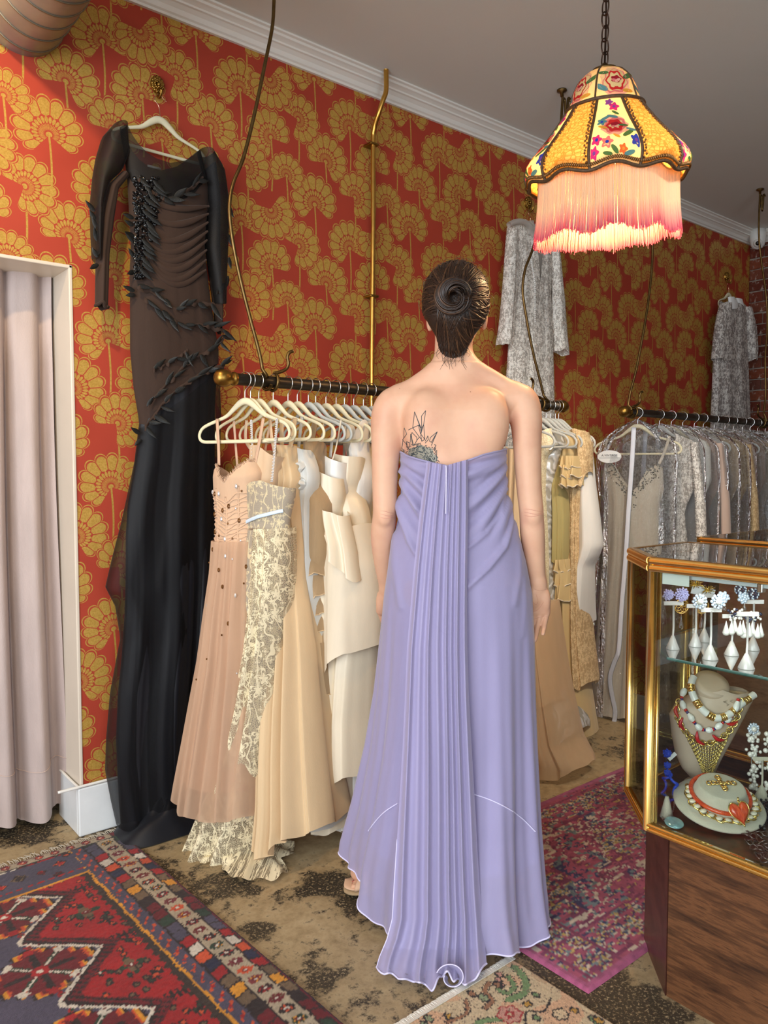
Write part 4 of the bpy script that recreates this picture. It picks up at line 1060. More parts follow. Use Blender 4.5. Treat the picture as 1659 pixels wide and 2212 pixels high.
# swags of the cowl across the bodice and waist
b = MB()
for k, (y0, y1, sag) in enumerate([(440, 452, 14), (470, 468, 26), (505, 486, 34), (520, 505, 42), (526, 524, 50), (532, 545, 58), (540, 566, 66), (548, 588, 60)]):
    x0, x1 = (305 if k > 1 else 312), 440 - k * 1.0
    q = []
    for u in np.linspace(0, 1, 22):
        x = x0 + (x1 - x0) * u; y = y0 + (y1 - y0) * u + sag * math.sin(math.pi * u ** 0.8) * 0.9
        q.append(on_plane(x, y, frw[0], frw[2]) + frw[2] * (0.043 + 0.004 * math.sin(math.pi * u)))
    b.tube(q, 0.0105 * np.sin(np.linspace(0.12, math.pi - 0.12, 22)) + 0.002, 8, flat=0.45, up=(0, -1, 0))
o = b.build('draped_folds', F_brown, bod)
yk, _ = gar('yoke', F_sheerblack, bg, frw, [(258, 285), (266, 330), (272, 372), (280, 400)], [(430, 322), (436, 350), (442, 376), (446, 400)],
    top=[(258, 276), (270, 275), (280, 300), (292, 320), (308, 338), (327, 351), (356, 361), (390, 354), (408, 342), (428, 325), (434, 326)], hem=[(280, 396), (315, 432), (352, 444), (385, 432), (446, 396)], thick=thb, folds=3, amp=(0.001, 0.004), seed=62, n=50, rows=20, off=0.004, back_drop=-0.0)
b = MB(); q0, q1 = on_Y(327, 349, GY - 0.02), on_Y(356, 360, GY - 0.02)
b.box((q0[0], GY + 0.012, q1[2] - 0.002), (q1[0], GY + 0.014, q0[2])); b.build('care_label', M_paper, bg)
# sleeves: brown inside, black organza outside
sl, _ = gar('sleeve', F_brown, bg, frw, [(262, 372), (232, 400), (215, 470), (208, 560), (206, 661)], [(276, 384), (254, 410), (245, 472), (235, 551), (232, 661)], hem=[(206, 662), (218, 666), (232, 668)], thick=((1.5, 0.04), (2.4, 0.07)), folds=2, amp=(0.002, 0.005), seed=63, n=26, rows=36)
edge_trim('cuff_edge', F_brown, sl, _, 0.99, 0.006)
gar('sleeve_overlay', F_sheerblack, bg, frw, [(244, 270), (220, 297), (207, 340), (201, 377), (196, 440), (198, 500), (203, 560)], [(270, 275), (276, 330), (262, 370), (234, 396), (222, 440), (216, 500), (210, 560)], thick=((1.5, 0.05), (2.4, 0.10)), folds=2, amp=(0.002, 0.006), seed=64, n=30, rows=30, off=0.006)
sr, _ = gar('sleeve', F_brown, bg, frw, [(440, 372), (446, 440), (446, 535), (456, 614), (464, 677), (466, 709)], [(462, 350), (474, 420), (474, 535), (478, 620), (481, 677), (476, 718)], thick=((1.5, 0.04), (2.4, 0.07)), folds=2, amp=(0.002, 0.005), seed=65, n=26, rows=36)
gar('sleeve_overlay', F_sheerblack, bg, frw, [(430, 324), (438, 372), (447, 440), (444, 535), (454, 600), (462, 660)], [(454, 335), (479, 370), (490, 440), (488, 535), (485, 598), (483, 660)], thick=((1.5, 0.05), (2.4, 0.10)), folds=2, amp=(0.002, 0.006), seed=66, n=30, rows=30, off=0.006)
# skirt, organza overlay and train on the floor
sk, ssk = gar('skirt', F_navy, bg, frw, [(302, 900), (297, 960), (288, 1020), (276, 1090), (272, 1160), (272, 1260), (270, 1330), (264, 1420), (256, 1500), (252, 1600), (256, 1700), (262, 1790)],
    [(468, 790), (463, 883), (463, 980), (466, 1100), (464, 1250), (456, 1400), (450, 1500), (444, 1650), (446, 1740)], top=[(302, 905), (352, 850), (400, 810), (468, 786)], hem=[(262, 1795), (300, 1812), (350, 1800), (400, 1780), (446, 1752)], thick=((0.0, 0.13), (0.5, 0.13), (1.2, 0.08)), folds=7, amp=(0.004, 0.030), seed=67, n=80, rows=70)
gar('organza_overlay', F_sheerskirt, bg, frw, [(299, 925), (290, 1000), (262, 1130), (244, 1200), (228, 1270), (250, 1310), (262, 1380), (240, 1500), (232, 1600), (230, 1670), (244, 1740), (256, 1790)], [(470, 795), (474, 900), (470, 1000), (470, 1150), (462, 1300), (452, 1500), (448, 1700)], hem=[(256, 1792), (300, 1806), (400, 1780), (448, 1748)], thick=((0.0, 0.15), (1.2, 0.10)), folds=4, amp=(0.004, 0.022), seed=68, n=60, rows=60, off=0.006)
rg = np.random.RandomState(8)
c0 = on_floor(352, 1800)[:2]
P = []
for i, r in enumerate(np.linspace(0.03, 1, 20)):
    row = []
    for a in np.linspace(0, 2 * math.pi, 80, endpoint=False):
        R = 1 + 0.10 * math.sin(2 * a + 0.5) + 0.05 * math.sin(5 * a + 1)
        x = c0[0] + 0.185 * R * r * math.cos(a) + 0.03; y = c0[1] + 0.13 * R * r * math.sin(a) + 0.05
        z = 0.10 * (1 - r ** 1.6) + 0.014 * math.sin(4 * a + 5 * r) * math.sin(math.pi * r) + 0.004 + 0.012 * (1 - r) * math.sin(7 * a)
        row.append((x, min(y, WALL_Y - 0.03), max(z, 0.004)))
    P.append(row)
b = MB(); b.grid(np.array(P), cv=True); b.build('train', F_navy, bg)

def feather(p, d, L, w, curl, parent):
    """single curved feather: vane either side of a quill"""
    d = np.array(d, float); d /= np.linalg.norm(d)
    s = np.cross(d, (0, -1, 0)); s /= np.linalg.norm(s) + 1e-9
    n = 7; rows = []
    for i in range(n):
        t = i / (n - 1); wd = w * (math.sin(math.pi * (0.08 + 0.92 * t) ** 0.8) + 0.04)
        c = p + d * L * t + np.array([0, -1, 0]) * (0.004 + curl * t * t)
        rows.append([c - s * wd + np.array([0, 0.003, 0]), c, c + s * wd + np.array([0, 0.003, 0])])
    b = MB(); b.grid(np.array(rows)); return b.build('feather', M_feather, parent)
def along(L, n): return smooth_path([(x, y, 0) for x, y in L], n)[:, :2]
random.seed(21)
lines = [([(284, 622), (330, 640), (365, 672), (400, 660), (450, 662)], 9), ([(300, 650), (345, 682), (380, 705), (430, 706), (470, 718)], 10), ([(305, 880), (330, 850), (360, 820), (400, 780), (440, 760), (470, 735)], 11),
         ([(300, 925), (320, 900), (350, 862), (400, 822), (440, 802), (472, 790)], 11), ([(285, 392), (320, 424), (352, 436), (385, 424), (425, 392)], 9), ([(318, 800), (345, 790), (372, 775), (392, 760)], 4)]
for L, n in lines:
    q = along(L, 40)
    rows = [[], [], []]
    for i, (x, y) in enumerate(q):        # ruffled ribbon the feathers are sewn to
        p = on_plane(x, y, frw[0], frw[2]) + frw[2] * 0.047
        w = 0.011 + 0.004 * math.sin(i * 1.7)
        rows[0].append(p + Z3 * w * 0.5); rows[1].append(p + frw[2] * (0.006 + 0.004 * math.sin(i * 1.3))); rows[2].append(p - Z3 * w + frw[2] * 0.008 * math.sin(i * 0.9))
    b = MB(); b.grid(np.array(rows)); b.build('ruffle', F_brown, bod)
    for k in range(n):
        x, y = q[min(39, int((k + random.random() * .6) / n * 40))]
        x2, y2 = q[min(39, int((k + 1.2) / n * 40))]
        p = on_plane(x, y, frw[0], frw[2]) + frw[2] * 0.052
        d = on_plane(x2, y2, frw[0], frw[2]) - on_plane(x, y, frw[0], frw[2]) + Z3 * random.uniform(-0.035, 0.02)
        feather(p, d, random.uniform(0.035, 0.065), random.uniform(0.006, 0.010), random.uniform(0.0, 0.02), bod)
for x, y, dx, dy, L in [(281, 476, -1, .15, .045), (281, 492, -1, .3, .04), (283, 515, -1, .15, .045), (283, 528, -.8, .6, .05), (283, 560, -.7, .8, .04), (284, 590, -.8, -.4, .04), (283, 632, -1, .25, .05), (284, 640, -.9, -.2, .04), (198, 462, -.8, .7, .05), (199, 480, -.6, .8, .04), (203, 500, -.4, .9, .05), (203, 525, -.3, .9, .05), (204, 560, -.5, .8, .04), (205, 575, -.7, -.5, .045),
                     (487, 450, .2, -.9, .05), (486, 480, .1, -.9, .05), (484, 510, .3, -.9, .05), (486, 560, .1, -.95, .05), (484, 600, -.2, -.9, .06), (478, 615, -.5, -.8, .06), (470, 622, -.5, -.7, .05), (472, 728, .9, -.2, .05), (474, 786, .9, .35, .045), (296, 938, -.7, .4, .05), (298, 950, -.6, -.5, .04)]:
    feather(on_plane(x, y, frw[0], frw[2]) + frw[2] * 0.03, (dx, 0, dy), L * 0.85, 0.008, random.uniform(0, .012), bod)
b = MB()      # sequinned side panel, hundreds of small overlapping scales
for k in range(330):
    y = random.uniform(388, 608); wid = 50 * math.exp(-((y - 400) / 130) ** 2) + 13
    x = 277 + (3 if y > 450 else 0) + random.random() ** 1.3 * wid
    p = on_plane(x, y, frw[0], frw[2]) + frw[2] * 0.047
    tl = Matrix.Rotation(random.uniform(-0.6, 0.6), 3, 'X') @ Matrix.Rotation(random.uniform(-0.6, 0.6), 3, 'Z')
    b.ell(p, (0.0075, 0.0012, 0.006), 7, 4, M=np.array(tl))
o = b.build('sequins', M_sequin, bod); o['kind'] = 'stuff'
for k in range(16):
    y = 400 + k * 12.5; x = 288 + 34 * math.exp(-((y - 420) / 120) ** 2) * random.random()
    feather(on_plane(x, y, frw[0], frw[2]) + frw[2] * 0.056, (1, 0, -.8 + random.uniform(-.3, .3)), 0.055, 0.008, 0.004, bod)

# ------------------------------------------------------------------ white lace dress
F_wlace = lace('white_lace', rgb(206, 196, 184), 0.45, 150, rgb(238, 232, 222), 20, 0.52)
F_wlining = fabric('white_net', rgb(206, 196, 186), 0.8, 0.2, 300, 0.1, 0.45, 0.2)
hk, hp = wall_hook(1145, 436, 'small brass hook holding the white lace dress')
wall_hanger(hp, 'cream hanger inside the white lace dress on the wall', 0.78, None, 0.070)
frl = frame_of((hp[0], 2.60, 1.0), (1, 0, 0))
ld = thing('lace_dress', 'white lace long dress with wide sleeves, hanging on the wall behind the lamp', 'dress', (hp[0], 2.6, 0.3))
bd, sbd = gar('body', F_wlace, ld, frl, [(1099, 484), (1106, 540), (1110, 626), (1107, 668), (1100, 741), (1095, 814), (1094, 900), (1090, 1100), (1086, 1300)], [(1190, 500), (1192, 560), (1189, 640), (1193, 710), (1195, 793), (1197, 876), (1200, 1100), (1203, 1300)],
    top=[(1099, 484), (1106, 478), (1126, 477), (1140, 488), (1152, 560), (1156, 614), (1160, 560), (1170, 496), (1190, 500)], thick=((0.2, 0.12), (1.6, 0.09), (2.2, 0.07)), folds=6, amp=(0.003, 0.012), seed=71, n=80, rows=60)
gar('lining', F_wlining, bd, frl, [(1102, 500), (1110, 630), (1102, 741), (1097, 880), (1090, 1290)], [(1188, 510), (1187, 640), (1192, 760), (1195, 880), (1200, 1290)], thick=((0.2, 0.09), (2.2, 0.05)), folds=5, amp=(0.002, 0.008), seed=72, n=30, rows=20)
gar('sleeve', F_wlace, ld, frl, [(1097, 490), (1092, 533), (1088, 590), (1085, 637), (1080, 700), (1073, 744)], [(1110, 500), (1112, 560), (1110, 626), (1103, 678), (1100, 738)], hem=[(1073, 746), (1082, 750), (1086, 742), (1100, 738)], thick=((1.4, 0.10), (2.2, 0.06)), folds=3, amp=(0.002, 0.008), seed=73, n=34, rows=34, off=0.012)
gar('sleeve', F_wlace, ld, frl, [(1186, 500), (1190, 626), (1189, 689), (1194, 752)], [(1194, 510), (1199, 533), (1206, 585), (1213, 647), (1217, 720), (1221, 766)], hem=[(1194, 756), (1210, 762), (1221, 769)], thick=((1.4, 0.10), (2.2, 0.06)), folds=3, amp=(0.002, 0.008), seed=74, n=34, rows=34, off=0.012)
b = MB(); b.tube(smooth_path([on_Y(x, y, 2.55) for x, y in [(1099, 486), (1112, 480), (1128, 479), (1140, 484), (1150, 494), (1160, 488)]], 30), 0.014, 9); b.build('collar_roll', F_wlining, ld)
gar('collar_tie', F_wlining, ld, frl, [(1124, 482), (1128, 512)], [(1136, 482), (1144, 520)], thick=((1.6, 0.04), (2.2, 0.04)), folds=2, amp=(0.002, 0.004), seed=75, n=16, rows=8, off=0.04)
for k in range(34):
    y = 556 + k * 4.2; x = (1147 + 9 * (y - 556) / 58 if y < 614 else 1156) 
    b = MB(); b.ell(on_Y(x, y, 2.548), 0.0042, 8, 6)
    b.build('pearl_button', M_white, ld)

# ------------------------------------------------------------------ grey lace dress beside the brick
F_glace = lace('grey_lace', rgb(150, 140, 134), 0.68, 150, rgb(212, 206, 198), 15, 0.5)
hk, hp = wall_hook(1574, 596, 'small brass hook holding the grey lace dress by the brick', 0.9)
wall_hanger(hp, 'cream hanger inside the grey lace dress by the brick wall', 0.66, None, 0.085)
frg = frame_of((hp[0], 2.575, 1.0), (1, 0, 0))
ld = thing('lace_dress', 'grey floral lace dress with white collar, hanging beside the brick wall', 'dress', (hp[0], 2.6, 0.6))
bd, sbd = gar('body', F_glace, ld, frg, [(1558, 656), (1556, 700), (1548, 740), (1543, 783), (1541, 840), (1539, 894), (1536, 1000), (1534, 1100)], [(1606, 664), (1608, 720), (1611, 781), (1613, 840), (1615, 894), (1618, 1000), (1622, 1100)], top=[(1558, 655), (1572, 648), (1586, 655), (1606, 664)], thick=((0.8, 0.14), (2.2, 0.1)), folds=6, amp=(0.003, 0.014), seed=81, n=60, rows=40)
gar('lining', fabric('grey_lining', rgb(128, 118, 112), 0.8, 0.1, 300, 0.1, 0.8), bd, frg, [(1560, 670), (1546, 783), (1541, 894), (1537, 1090)], [(1604, 680), (1609, 781), (1613, 894), (1618, 1090)], thick=((0.8, 0.10), (2.2, 0.06)), folds=4, amp=(0.002, 0.01), seed=82, n=30, rows=16)
gar('sleeve', F_glace, ld, frg, [(1556, 656), (1547, 684), (1541, 720), (1536, 776)], [(1566, 656), (1568, 700), (1568, 740), (1569, 782)], thick=((1.2, 0.12), (2.4, 0.08)), folds=3, amp=(0.002, 0.008), seed=83, n=30, rows=24, off=0.02)
gar('sleeve', F_glace, ld, frg, [(1600, 664), (1606, 720), (1609, 778)], [(1610, 668), (1620, 710), (1622, 757), (1619, 780)], thick=((1.2, 0.12), (2.4, 0.08)), folds=3, amp=(0.002, 0.008), seed=84, n=30, rows=24, off=0.02)
for L, R in (([(1559, 644), (1562, 666), (1567, 674)], [(1570, 644), (1580, 660), (1579, 666)]), ([(1574, 646), (1580, 660)], [(1588, 650), (1592, 664)])):
    gar('collar', M_paper, ld, frg, L, R, thick=((1.2, 0.03), (2.4, 0.03)), folds=1, amp=(0, 0.002), seed=85, n=14, rows=8, off=0.045)

# ================================================================== PLASTIC-BAGGED GOWNS ON THE SECOND RAIL
M_film = plastic_film('clear_garment_plastic')
M_zip = plain('white_zip_tape', rgb(216, 218, 226), 0.5)
fr = frame_of((rail_x(1378), RAIL_Y, RAIL_Z), U_of(30))
hanger(fr[0], fr[1], 'cream hanger inside the first plastic garment bag by the showcase', None, None, 0.98)
t = thing('evening_gown', 'ivory gown with beaded V neckline inside the first plastic bag', 'dress', (fr[0][0], fr[0][1], 0.1))
F_bagivory = fabric('ivory_chiffon', rgb(206, 196, 176), 0.65, 0.25, 420, 0.14, 1, 0.1, wrinkle=0.5)
o, su = gar('gown_body', F_bagivory, t, fr, [(1306, 1000), (1303, 1040), (1310, 1090), (1306, 1180), (1296, 1280), (1286, 1400), (1276, 1530)], [(1432, 1000), (1434, 1060), (1424, 1100), (1430, 1180), (1438, 1300), (1446, 1420), (1450, 1540)],
    top=[(1304, 1006), (1314, 992), (1330, 1010), (1348, 1040), (1363, 1064), (1378, 1050), (1396, 1018), (1420, 1002), (1434, 1012)], thick=((0.0, 0.30), (0.6, 0.2), (1.2, 0.13)), folds=6, amp=(0.002, 0.02), seed=91, n=80, rows=60)
for pts in ([(1312, 948), (1312, 975), (1316, 994)], [(1446, 942), (1438, 970), (1424, 1002)]): strap(t, F_bagivory, fr, pts, 0.007, 0.002, 0.02)
b = MB(); random.seed(4)
for k in range(230):
    c = random.uniform(-0.9, 0.9)
    p = su(np.array([c]), np.array([random.random() ** 1.6 * 0.055 * (1 if abs(c) > .15 else 1.6)]))[0]
    b.ell(p + fr[2] * 0.003, random.uniform(0.002, 0.0035), 6, 4)
o = b.build('beading', plain('silver_beads', rgb(150, 146, 138), 0.2, 0.9, 0.4, 120), o); o['kind'] = 'stuff'
t = thing('garment_bag', 'clear plastic garment bag with white zip over the ivory V neck gown', 'garment bag', (fr[0][0], fr[0][1], 0.05))
bgL = [(1372, 906), (1350, 915), (1320, 934), (1296, 956), (1288, 985), (1288, 1080), (1284, 1200), (1272, 1380), (1262, 1530)]
bgR = [(1380, 906), (1410, 918), (1440, 934), (1460, 956), (1466, 990), (1462, 1100), (1460, 1250), (1462, 1400), (1466, 1548)]
o, sbg = gar('plastic_cover', M_film, t, fr, bgL, bgR, thick=((0.0, 0.32), (0.8, 0.24), (1.35, 0.17), (1.48, 0.03)), folds=7, amp=(0.006, 0.022), seed=92, n=90, sharp=0.9, drift=1.4, rows=60)
q = [on_plane(x, y, fr[0], fr[2]) + fr[2] * (0.09 + 0.05 * (y - 920) / 600) for x, y in smooth_path([(1371, 925, 0), (1367, 1000, 0), (1360, 1100, 0), (1354, 1200, 0), (1346, 1300, 0), (1340, 1390, 0), (1330, 1420, 0), (1322, 1450, 0), (1326, 1485, 0), (1333, 1520, 0), (1330, 1545, 0)], 60)[:, :2]]
b = MB(); b.tube(q, 0.0115, 8, flat=0.2, up=tuple(fr[2])); b.build('zip', M_zip, t)
# oval rack sign hanging behind the bag
t = thing('rack_sign', 'white oval card sign hanging inside the left edge of the first plastic bag', 'sign', tuple(on_plane(1320, 985, fr[0], fr[2]) + fr[2] * -0.02))
c = on_plane(1319, 987, fr[0], fr[2]) + fr[2] * 0.075
b = MB(); n = 40
rim = np.array([c + fr[1] * 0.058 * math.cos(a) + Z3 * 0.032 * math.sin(a) for a in np.linspace(0, 2 * math.pi, n, endpoint=False)])
V = np.concatenate([rim, rim + fr[2] * 0.002]); b.add(V, [tuple(range(n)), tuple(range(2 * n - 1, n - 1, -1))] + [(i, (i + 1) % n, n + (i + 1) % n, n + i) for i in range(n)])
b.build('card', M_paper, t, smooth=False)
def text(s, size, mat, parent, origin, U, V, extrude=0.0004, name='lettering', align='CENTER'):
    cu = bpy.data.curves.new(name, 'FONT'); cu.body = s; cu.size = size; cu.extrude = extrude; cu.align_x = align; cu.align_y = 'CENTER'
    o = bpy.data.objects.new(name, cu); scene.collection.objects.link(o); cu.materials.append(mat)
    U = Vector(U).normalized(); V = Vector(V).normalized(); N = U.cross(V)
    M = Matrix((U, V, N)).transposed().to_4x4(); M.translation = Vector(origin)
    M = wm(parent).inverted() @ M
    bpy.context.view_layer.update()
    me = bpy.data.meshes.new_from_object(o.evaluated_get(bpy.context.evaluated_depsgraph_get()))
    bpy.data.objects.remove(o)
    o = bpy.data.objects.new(name, me); scene.collection.objects.link(o); o['kind'] = 'stuff'
    if not me.materials: me.materials.append(mat)
    o.parent = parent; o.location = M.translation; o.rotation_euler = M.to_euler()
    return o
text('A.VINTAGE', 0.0155, M_black, t, c + fr[2] * 0.0026 + Z3 * 0.006, fr[1], (0, 0, 1))
b = MB(); b.box((-0.05, 0, -0.0006), (0.05, 0.0006, 0.0006), M=np.array([[fr[1][0], fr[2][0], 0], [fr[1][1], fr[2][1], 0], [0, 0, 1]]), loc=c + fr[2] * 0.0024 - Z3 * 0.006); b.build('printed_line', M_black, t, smooth=False)

F_dotted = None
def dotted():
    m, nt, bs, out = newmat('brown_dotted_net')
    v = nt.nodes.new('ShaderNodeTexVoronoi'); v.inputs['Scale'].default_value = 24; v.inputs['Randomness'].default_value = 0.15
    ln(nt, coords(nt), v.inputs['Vector'])
    ln(nt, mixc(nt, math_(nt, 'LESS_THAN', v.outputs['Distance'], 0.3), rgb(176, 136, 108), rgb(232, 222, 210)), bs.inputs['Base Color']); bs.inputs['Roughness'].default_value = .7
    return m
def colourblock():
    m, nt, bs, out = newmat('peach_and_navy_crepe')
    s = nt.nodes.new('ShaderNodeSeparateXYZ'); ln(nt, coords(nt), s.inputs[0])
    ln(nt, mixc(nt, math_(nt, 'LESS_THAN', s.outputs[2], 0.94), rgb(226, 178, 120), rgb(20, 52, 92)), bs.inputs['Base Color']); bs.inputs['Roughness'].default_value = .7
    return m
F_rose = fabric('dusty_rose_crepe', rgb(206, 178, 160), 0.7, 0.3, 400, 0.1, 1, 0.1)
bag_list = [(F_wlace, 'ivory beaded lace gown with stand collar in the second plastic bag'), (F_pearl, 'pearl grey satin gown in the third plastic bag'), (F_rose, 'dusty rose crepe gown in the fourth plastic bag'), (F_satin, 'dove satin gown in the fifth plastic bag'),
            (F_sand, 'sand silk gown in the sixth plastic bag'), (F_tanlace, 'tan lace gown in the seventh plastic bag'), (F_rose, 'dusty rose gown in the eighth plastic bag'), (F_peachsolid, 'peach silk gown in the ninth plastic bag'), (F_sand, 'sand gown in the tenth plastic bag'),
            (dotted(), 'brown net gown with white dots under plastic'), (F_pearl, 'pearl gown just past the dotted one'), (F_bwlace, 'black and white lace gown under plastic'), (colourblock(), 'peach and navy colour block dress under plastic'), (F_rose, 'dusty rose gown beside the colour block dress'), (F_sand, 'sand gown near the brick end of the rail'), (F_tanlace, 'tan lace gown at the brick end of the rail'), (F_rose, 'last dusty rose gown against the brick wall')]
ORD = 'second third fourth fifth sixth seventh eighth ninth tenth eleventh twelfth thirteenth fourteenth fifteenth sixteenth seventeenth eighteenth'.split()
BAGS = 'clear plastic garment bags on the right rail'
random.seed(33)
x = rail_x(1378) + 0.20
for k, (m, lab) in enumerate(bag_list):
    phi = 13 + random.uniform(-7, 8)
    fr = frame_of((x, RAIL_Y, RAIL_Z), U_of(phi))
    hanger(fr[0], fr[1], f'pale hanger under plastic, {ORD[k]} from the ball end of the right rail', M_velvet if k % 3 else M_velvetgrey, 'pale hangers inside plastic bags', 0.88)
    t = thing('bagged_gown', lab, 'dress', (x, RAIL_Y, 0.2))
    w = random.uniform(0.165, 0.2)
    o, su = gar('gown_body', m, t, fr, [(-0.07, 1.455), (-w, 1.40), (-w * 1.05, 1.2), (-w * 0.72, 1.05), (-w * 0.95, 0.7), (-w * 1.2, 0.22)], [(0.07, 1.455), (w, 1.40), (w * 1.05, 1.2), (w * 0.72, 1.05), (w * 0.95, 0.7), (w * 1.2, 0.22)], top=[(-w, 1.41), (-0.07, 1.455), (0, 1.36), (0.07, 1.455), (w, 1.41)],
        thick=((0.2, 0.12), (1.0, 0.08), (1.5, 0.05)), folds=5, amp=(0.003, 0.014), seed=100 + k, n=34, rows=30, pix=False)
    if k in (0, 2, 5, 9):
        gar('sleeve', m, t, fr, [(w - 0.03, 1.40), (w + 0.0, 1.1), (w + 0.01, 0.9)], [(w + 0.01, 1.40), (w + 0.05, 1.1), (w + 0.06, 0.9)], thick=((0.8, 0.08), (1.5, 0.06)), folds=2, amp=(0.002, 0.005), seed=120 + k, n=16, rows=14, pix=False)
    bl = random.uniform(0.12, 0.3)
    t = thing('garment_bag', f'clear plastic garment bag, {ORD[k]} from the ball end of the right rail', 'garment bag', (x, RAIL_Y, bl), 0, BAGS)
    v = 0.235 + random.uniform(-.015, .015)
    gar('plastic_cover', M_film, t, fr, [(-0.02, 1.50), (-0.10, 1.478), (-0.19, 1.435), (-v, 1.37), (-v - 0.01, 1.2), (-v, bl)], [(0.02, 1.50), (0.10, 1.478), (0.19, 1.435), (v, 1.37), (v + 0.01, 1.2), (v, bl)], thick=((0.2, 0.15), (1.0, 0.12), (1.42, 0.08), (1.5, 0.02)), folds=8, amp=(0.006, 0.020), seed=140 + k, n=56, rows=44, sharp=0.9, drift=1.2, pix=False)
    if k < 2:
        b = MB(); b.tube([fr[0] + fr[1] * (-0.06 + 0.01 * math.sin(z * 5)) + Z3 * (z - RAIL_Z) + fr[2] * 0.062 for z in np.linspace(1.46, 0.5, 20)], 0.0115, 8, flat=0.2, up=tuple(fr[2])); b.build('zip', M_zip, t)
    x += random.uniform(0.095, 0.125)
# ================================================================== THE WOMAN IN THE LILAC GOWN
import openvdb
from mathutils.bvhtree import BVHTree
WD, WPX = 2.15, 985
_o = at_depth(WPX, 1015, WD)
person = thing('person', 'woman seen from behind in a strapless lilac gown, dark hair in a bun, tattooed back', 'person', (_o[0], _o[1], 0), YAW - math.pi / 2)
_O = np.array([_o[0], _o[1], 0.0])
def loc_of(p): q = np.asarray(p) - _O; return np.stack([q @ R3, q @ F3, q[..., 2]], -1)
def Lp(x, y, dy=0.0): return loc_of(at_depth(x, y, WD + dy))
def Lf(x, y): return loc_of(on_floor(x, y))

class SDF:
    def __init__(s, lo, hi, h):
        s.lo, s.h = np.array(lo, float), h
        s.n = np.ceil((np.array(hi) - s.lo) / h).astype(int) + 1
        s.a = np.full(s.n, 0.06, np.float32)
    def _box(s, lo, hi):
        i0 = np.clip(np.floor((np.array(lo) - s.lo) / s.h).astype(int), 0, s.n - 1); i1 = np.clip(np.ceil((np.array(hi) - s.lo) / s.h).astype(int) + 1, 1, s.n)
        ax = [(s.lo[k] + s.h * np.arange(i0[k], i1[k])).astype(np.float32) for k in range(3)]
        return tuple(slice(i0[k], i1[k]) for k in range(3)), np.meshgrid(*ax, indexing='ij', sparse=True)
    def mix(s, sl, d, k, op):
        a = s.a[sl]
        if op == 'sub': d = -d; h = np.maximum(k - np.abs(a - d), 0) / k; s.a[sl] = np.maximum(a, d) + h * h * k * 0.25
        elif op == 'int': s.a[sl] = np.maximum(a, d)
        else: h = np.maximum(k - np.abs(a - d), 0) / k; s.a[sl] = np.minimum(a, d) - h * h * k * 0.25
    def cone(s, p, q, r0, r1, k=0.02, op='add'):
        p, q = np.array(p, float), np.array(q, float); m = max(r0, r1) + k + 0.012
        sl, (X, Y, Z) = s._box(np.minimum(p, q) - m, np.maximum(p, q) + m)
        d = q - p; t = np.clip(((X - p[0]) * d[0] + (Y - p[1]) * d[1] + (Z - p[2]) * d[2]) / d.dot(d), 0, 1)
        dist = np.sqrt((X - p[0] - t * d[0]) ** 2 + (Y - p[1] - t * d[1]) ** 2 + (Z - p[2] - t * d[2]) ** 2) - (r0 + (r1 - r0) * t)
        s.mix(sl, dist.astype(np.float32), k, op)
    def ell(s, c, r, k=0.02, op='add', rz=0.0):
        r = np.array(r, float); m = r.max() + k + 0.012
        sl, (X, Y, Z) = s._box(np.array(c) - m, np.array(c) + m)
        x, y = X - c[0], Y - c[1]
        if rz: x, y = x * math.cos(rz) + y * math.sin(rz), -x * math.sin(rz) + y * math.cos(rz)
        e = np.sqrt((x / r[0]) ** 2 + (y / r[1]) ** 2 + ((Z - c[2]) / r[2]) ** 2)
        g = np.sqrt((x / r[0] ** 2) ** 2 + (y / r[1] ** 2) ** 2 + ((Z - c[2]) / r[2] ** 2) ** 2) + 1e-6
        s.mix(sl, (e * (e - 1) / g).astype(np.float32), k, op)
    def trunk(s, rows, k=0.03):
        rows = np.array(rows); z = rows[:, 0]
        sl, (X, Y, Z) = s._box((-0.28, -0.24, z.min()), (0.28, 0.24, z.max()))
        zz = Z.ravel(); A, B, CX, CY = (np.interp(zz, z, rows[:, i])[None, None, :] for i in (1, 2, 3, 4))
        x, y = X - CX, Y - CY
        e = np.sqrt((x / A) ** 2 + (y / B) ** 2); g = np.sqrt((x / A ** 2) ** 2 + (y / B ** 2) ** 2) + 1e-6
        d = e * (e - 1) / g
        d = np.maximum(d, np.maximum(Z - z.max(), z.min() - Z))
        s.mix(sl, d.astype(np.float32), k, 'add')
    def chain(s, pts, k=0.012):
        A = np.array([p for p, _ in pts]); R = np.array([r for _, r in pts])
        if len(A) > 3:                      # rounder bends: resample the limb through its joints
            Q = smooth_path(np.concatenate([A, R[:, None]], 1), 3 * len(A)); A, R = Q[:, :3], Q[:, 3]
        m = R.max() + k + 0.012
        sl, (X, Y, Z) = s._box(A.min(0) - m, A.max(0) + m)
        D = None
        for p, q, r0, r1 in zip(A[:-1], A[1:], R[:-1], R[1:]):
            d = q - p; t = np.clip(((X - p[0]) * d[0] + (Y - p[1]) * d[1] + (Z - p[2]) * d[2]) / (d.dot(d) + 1e-12), 0, 1)
            e = np.sqrt((X - p[0] - t * d[0]) ** 2 + (Y - p[1] - t * d[1]) ** 2 + (Z - p[2] - t * d[2]) ** 2) - (r0 + (r1 - r0) * t)
            D = e if D is None else np.minimum(D, e)
        s.mix(sl, D.astype(np.float32), k, 'add')
    def mesh(s):
        g = openvdb.FloatGrid(0.06); g.copyFromArray(np.ascontiguousarray(np.clip(s.a, -0.06, 0.06)), tolerance=1e-6)
        p, t, q = g.convertToPolygons(0.0, 0.0)
        return np.asarray(p) * s.h + s.lo, [tuple(int(i) for i in f[::-1]) for f in q] + [tuple(int(i) for i in f[::-1]) for f in t]
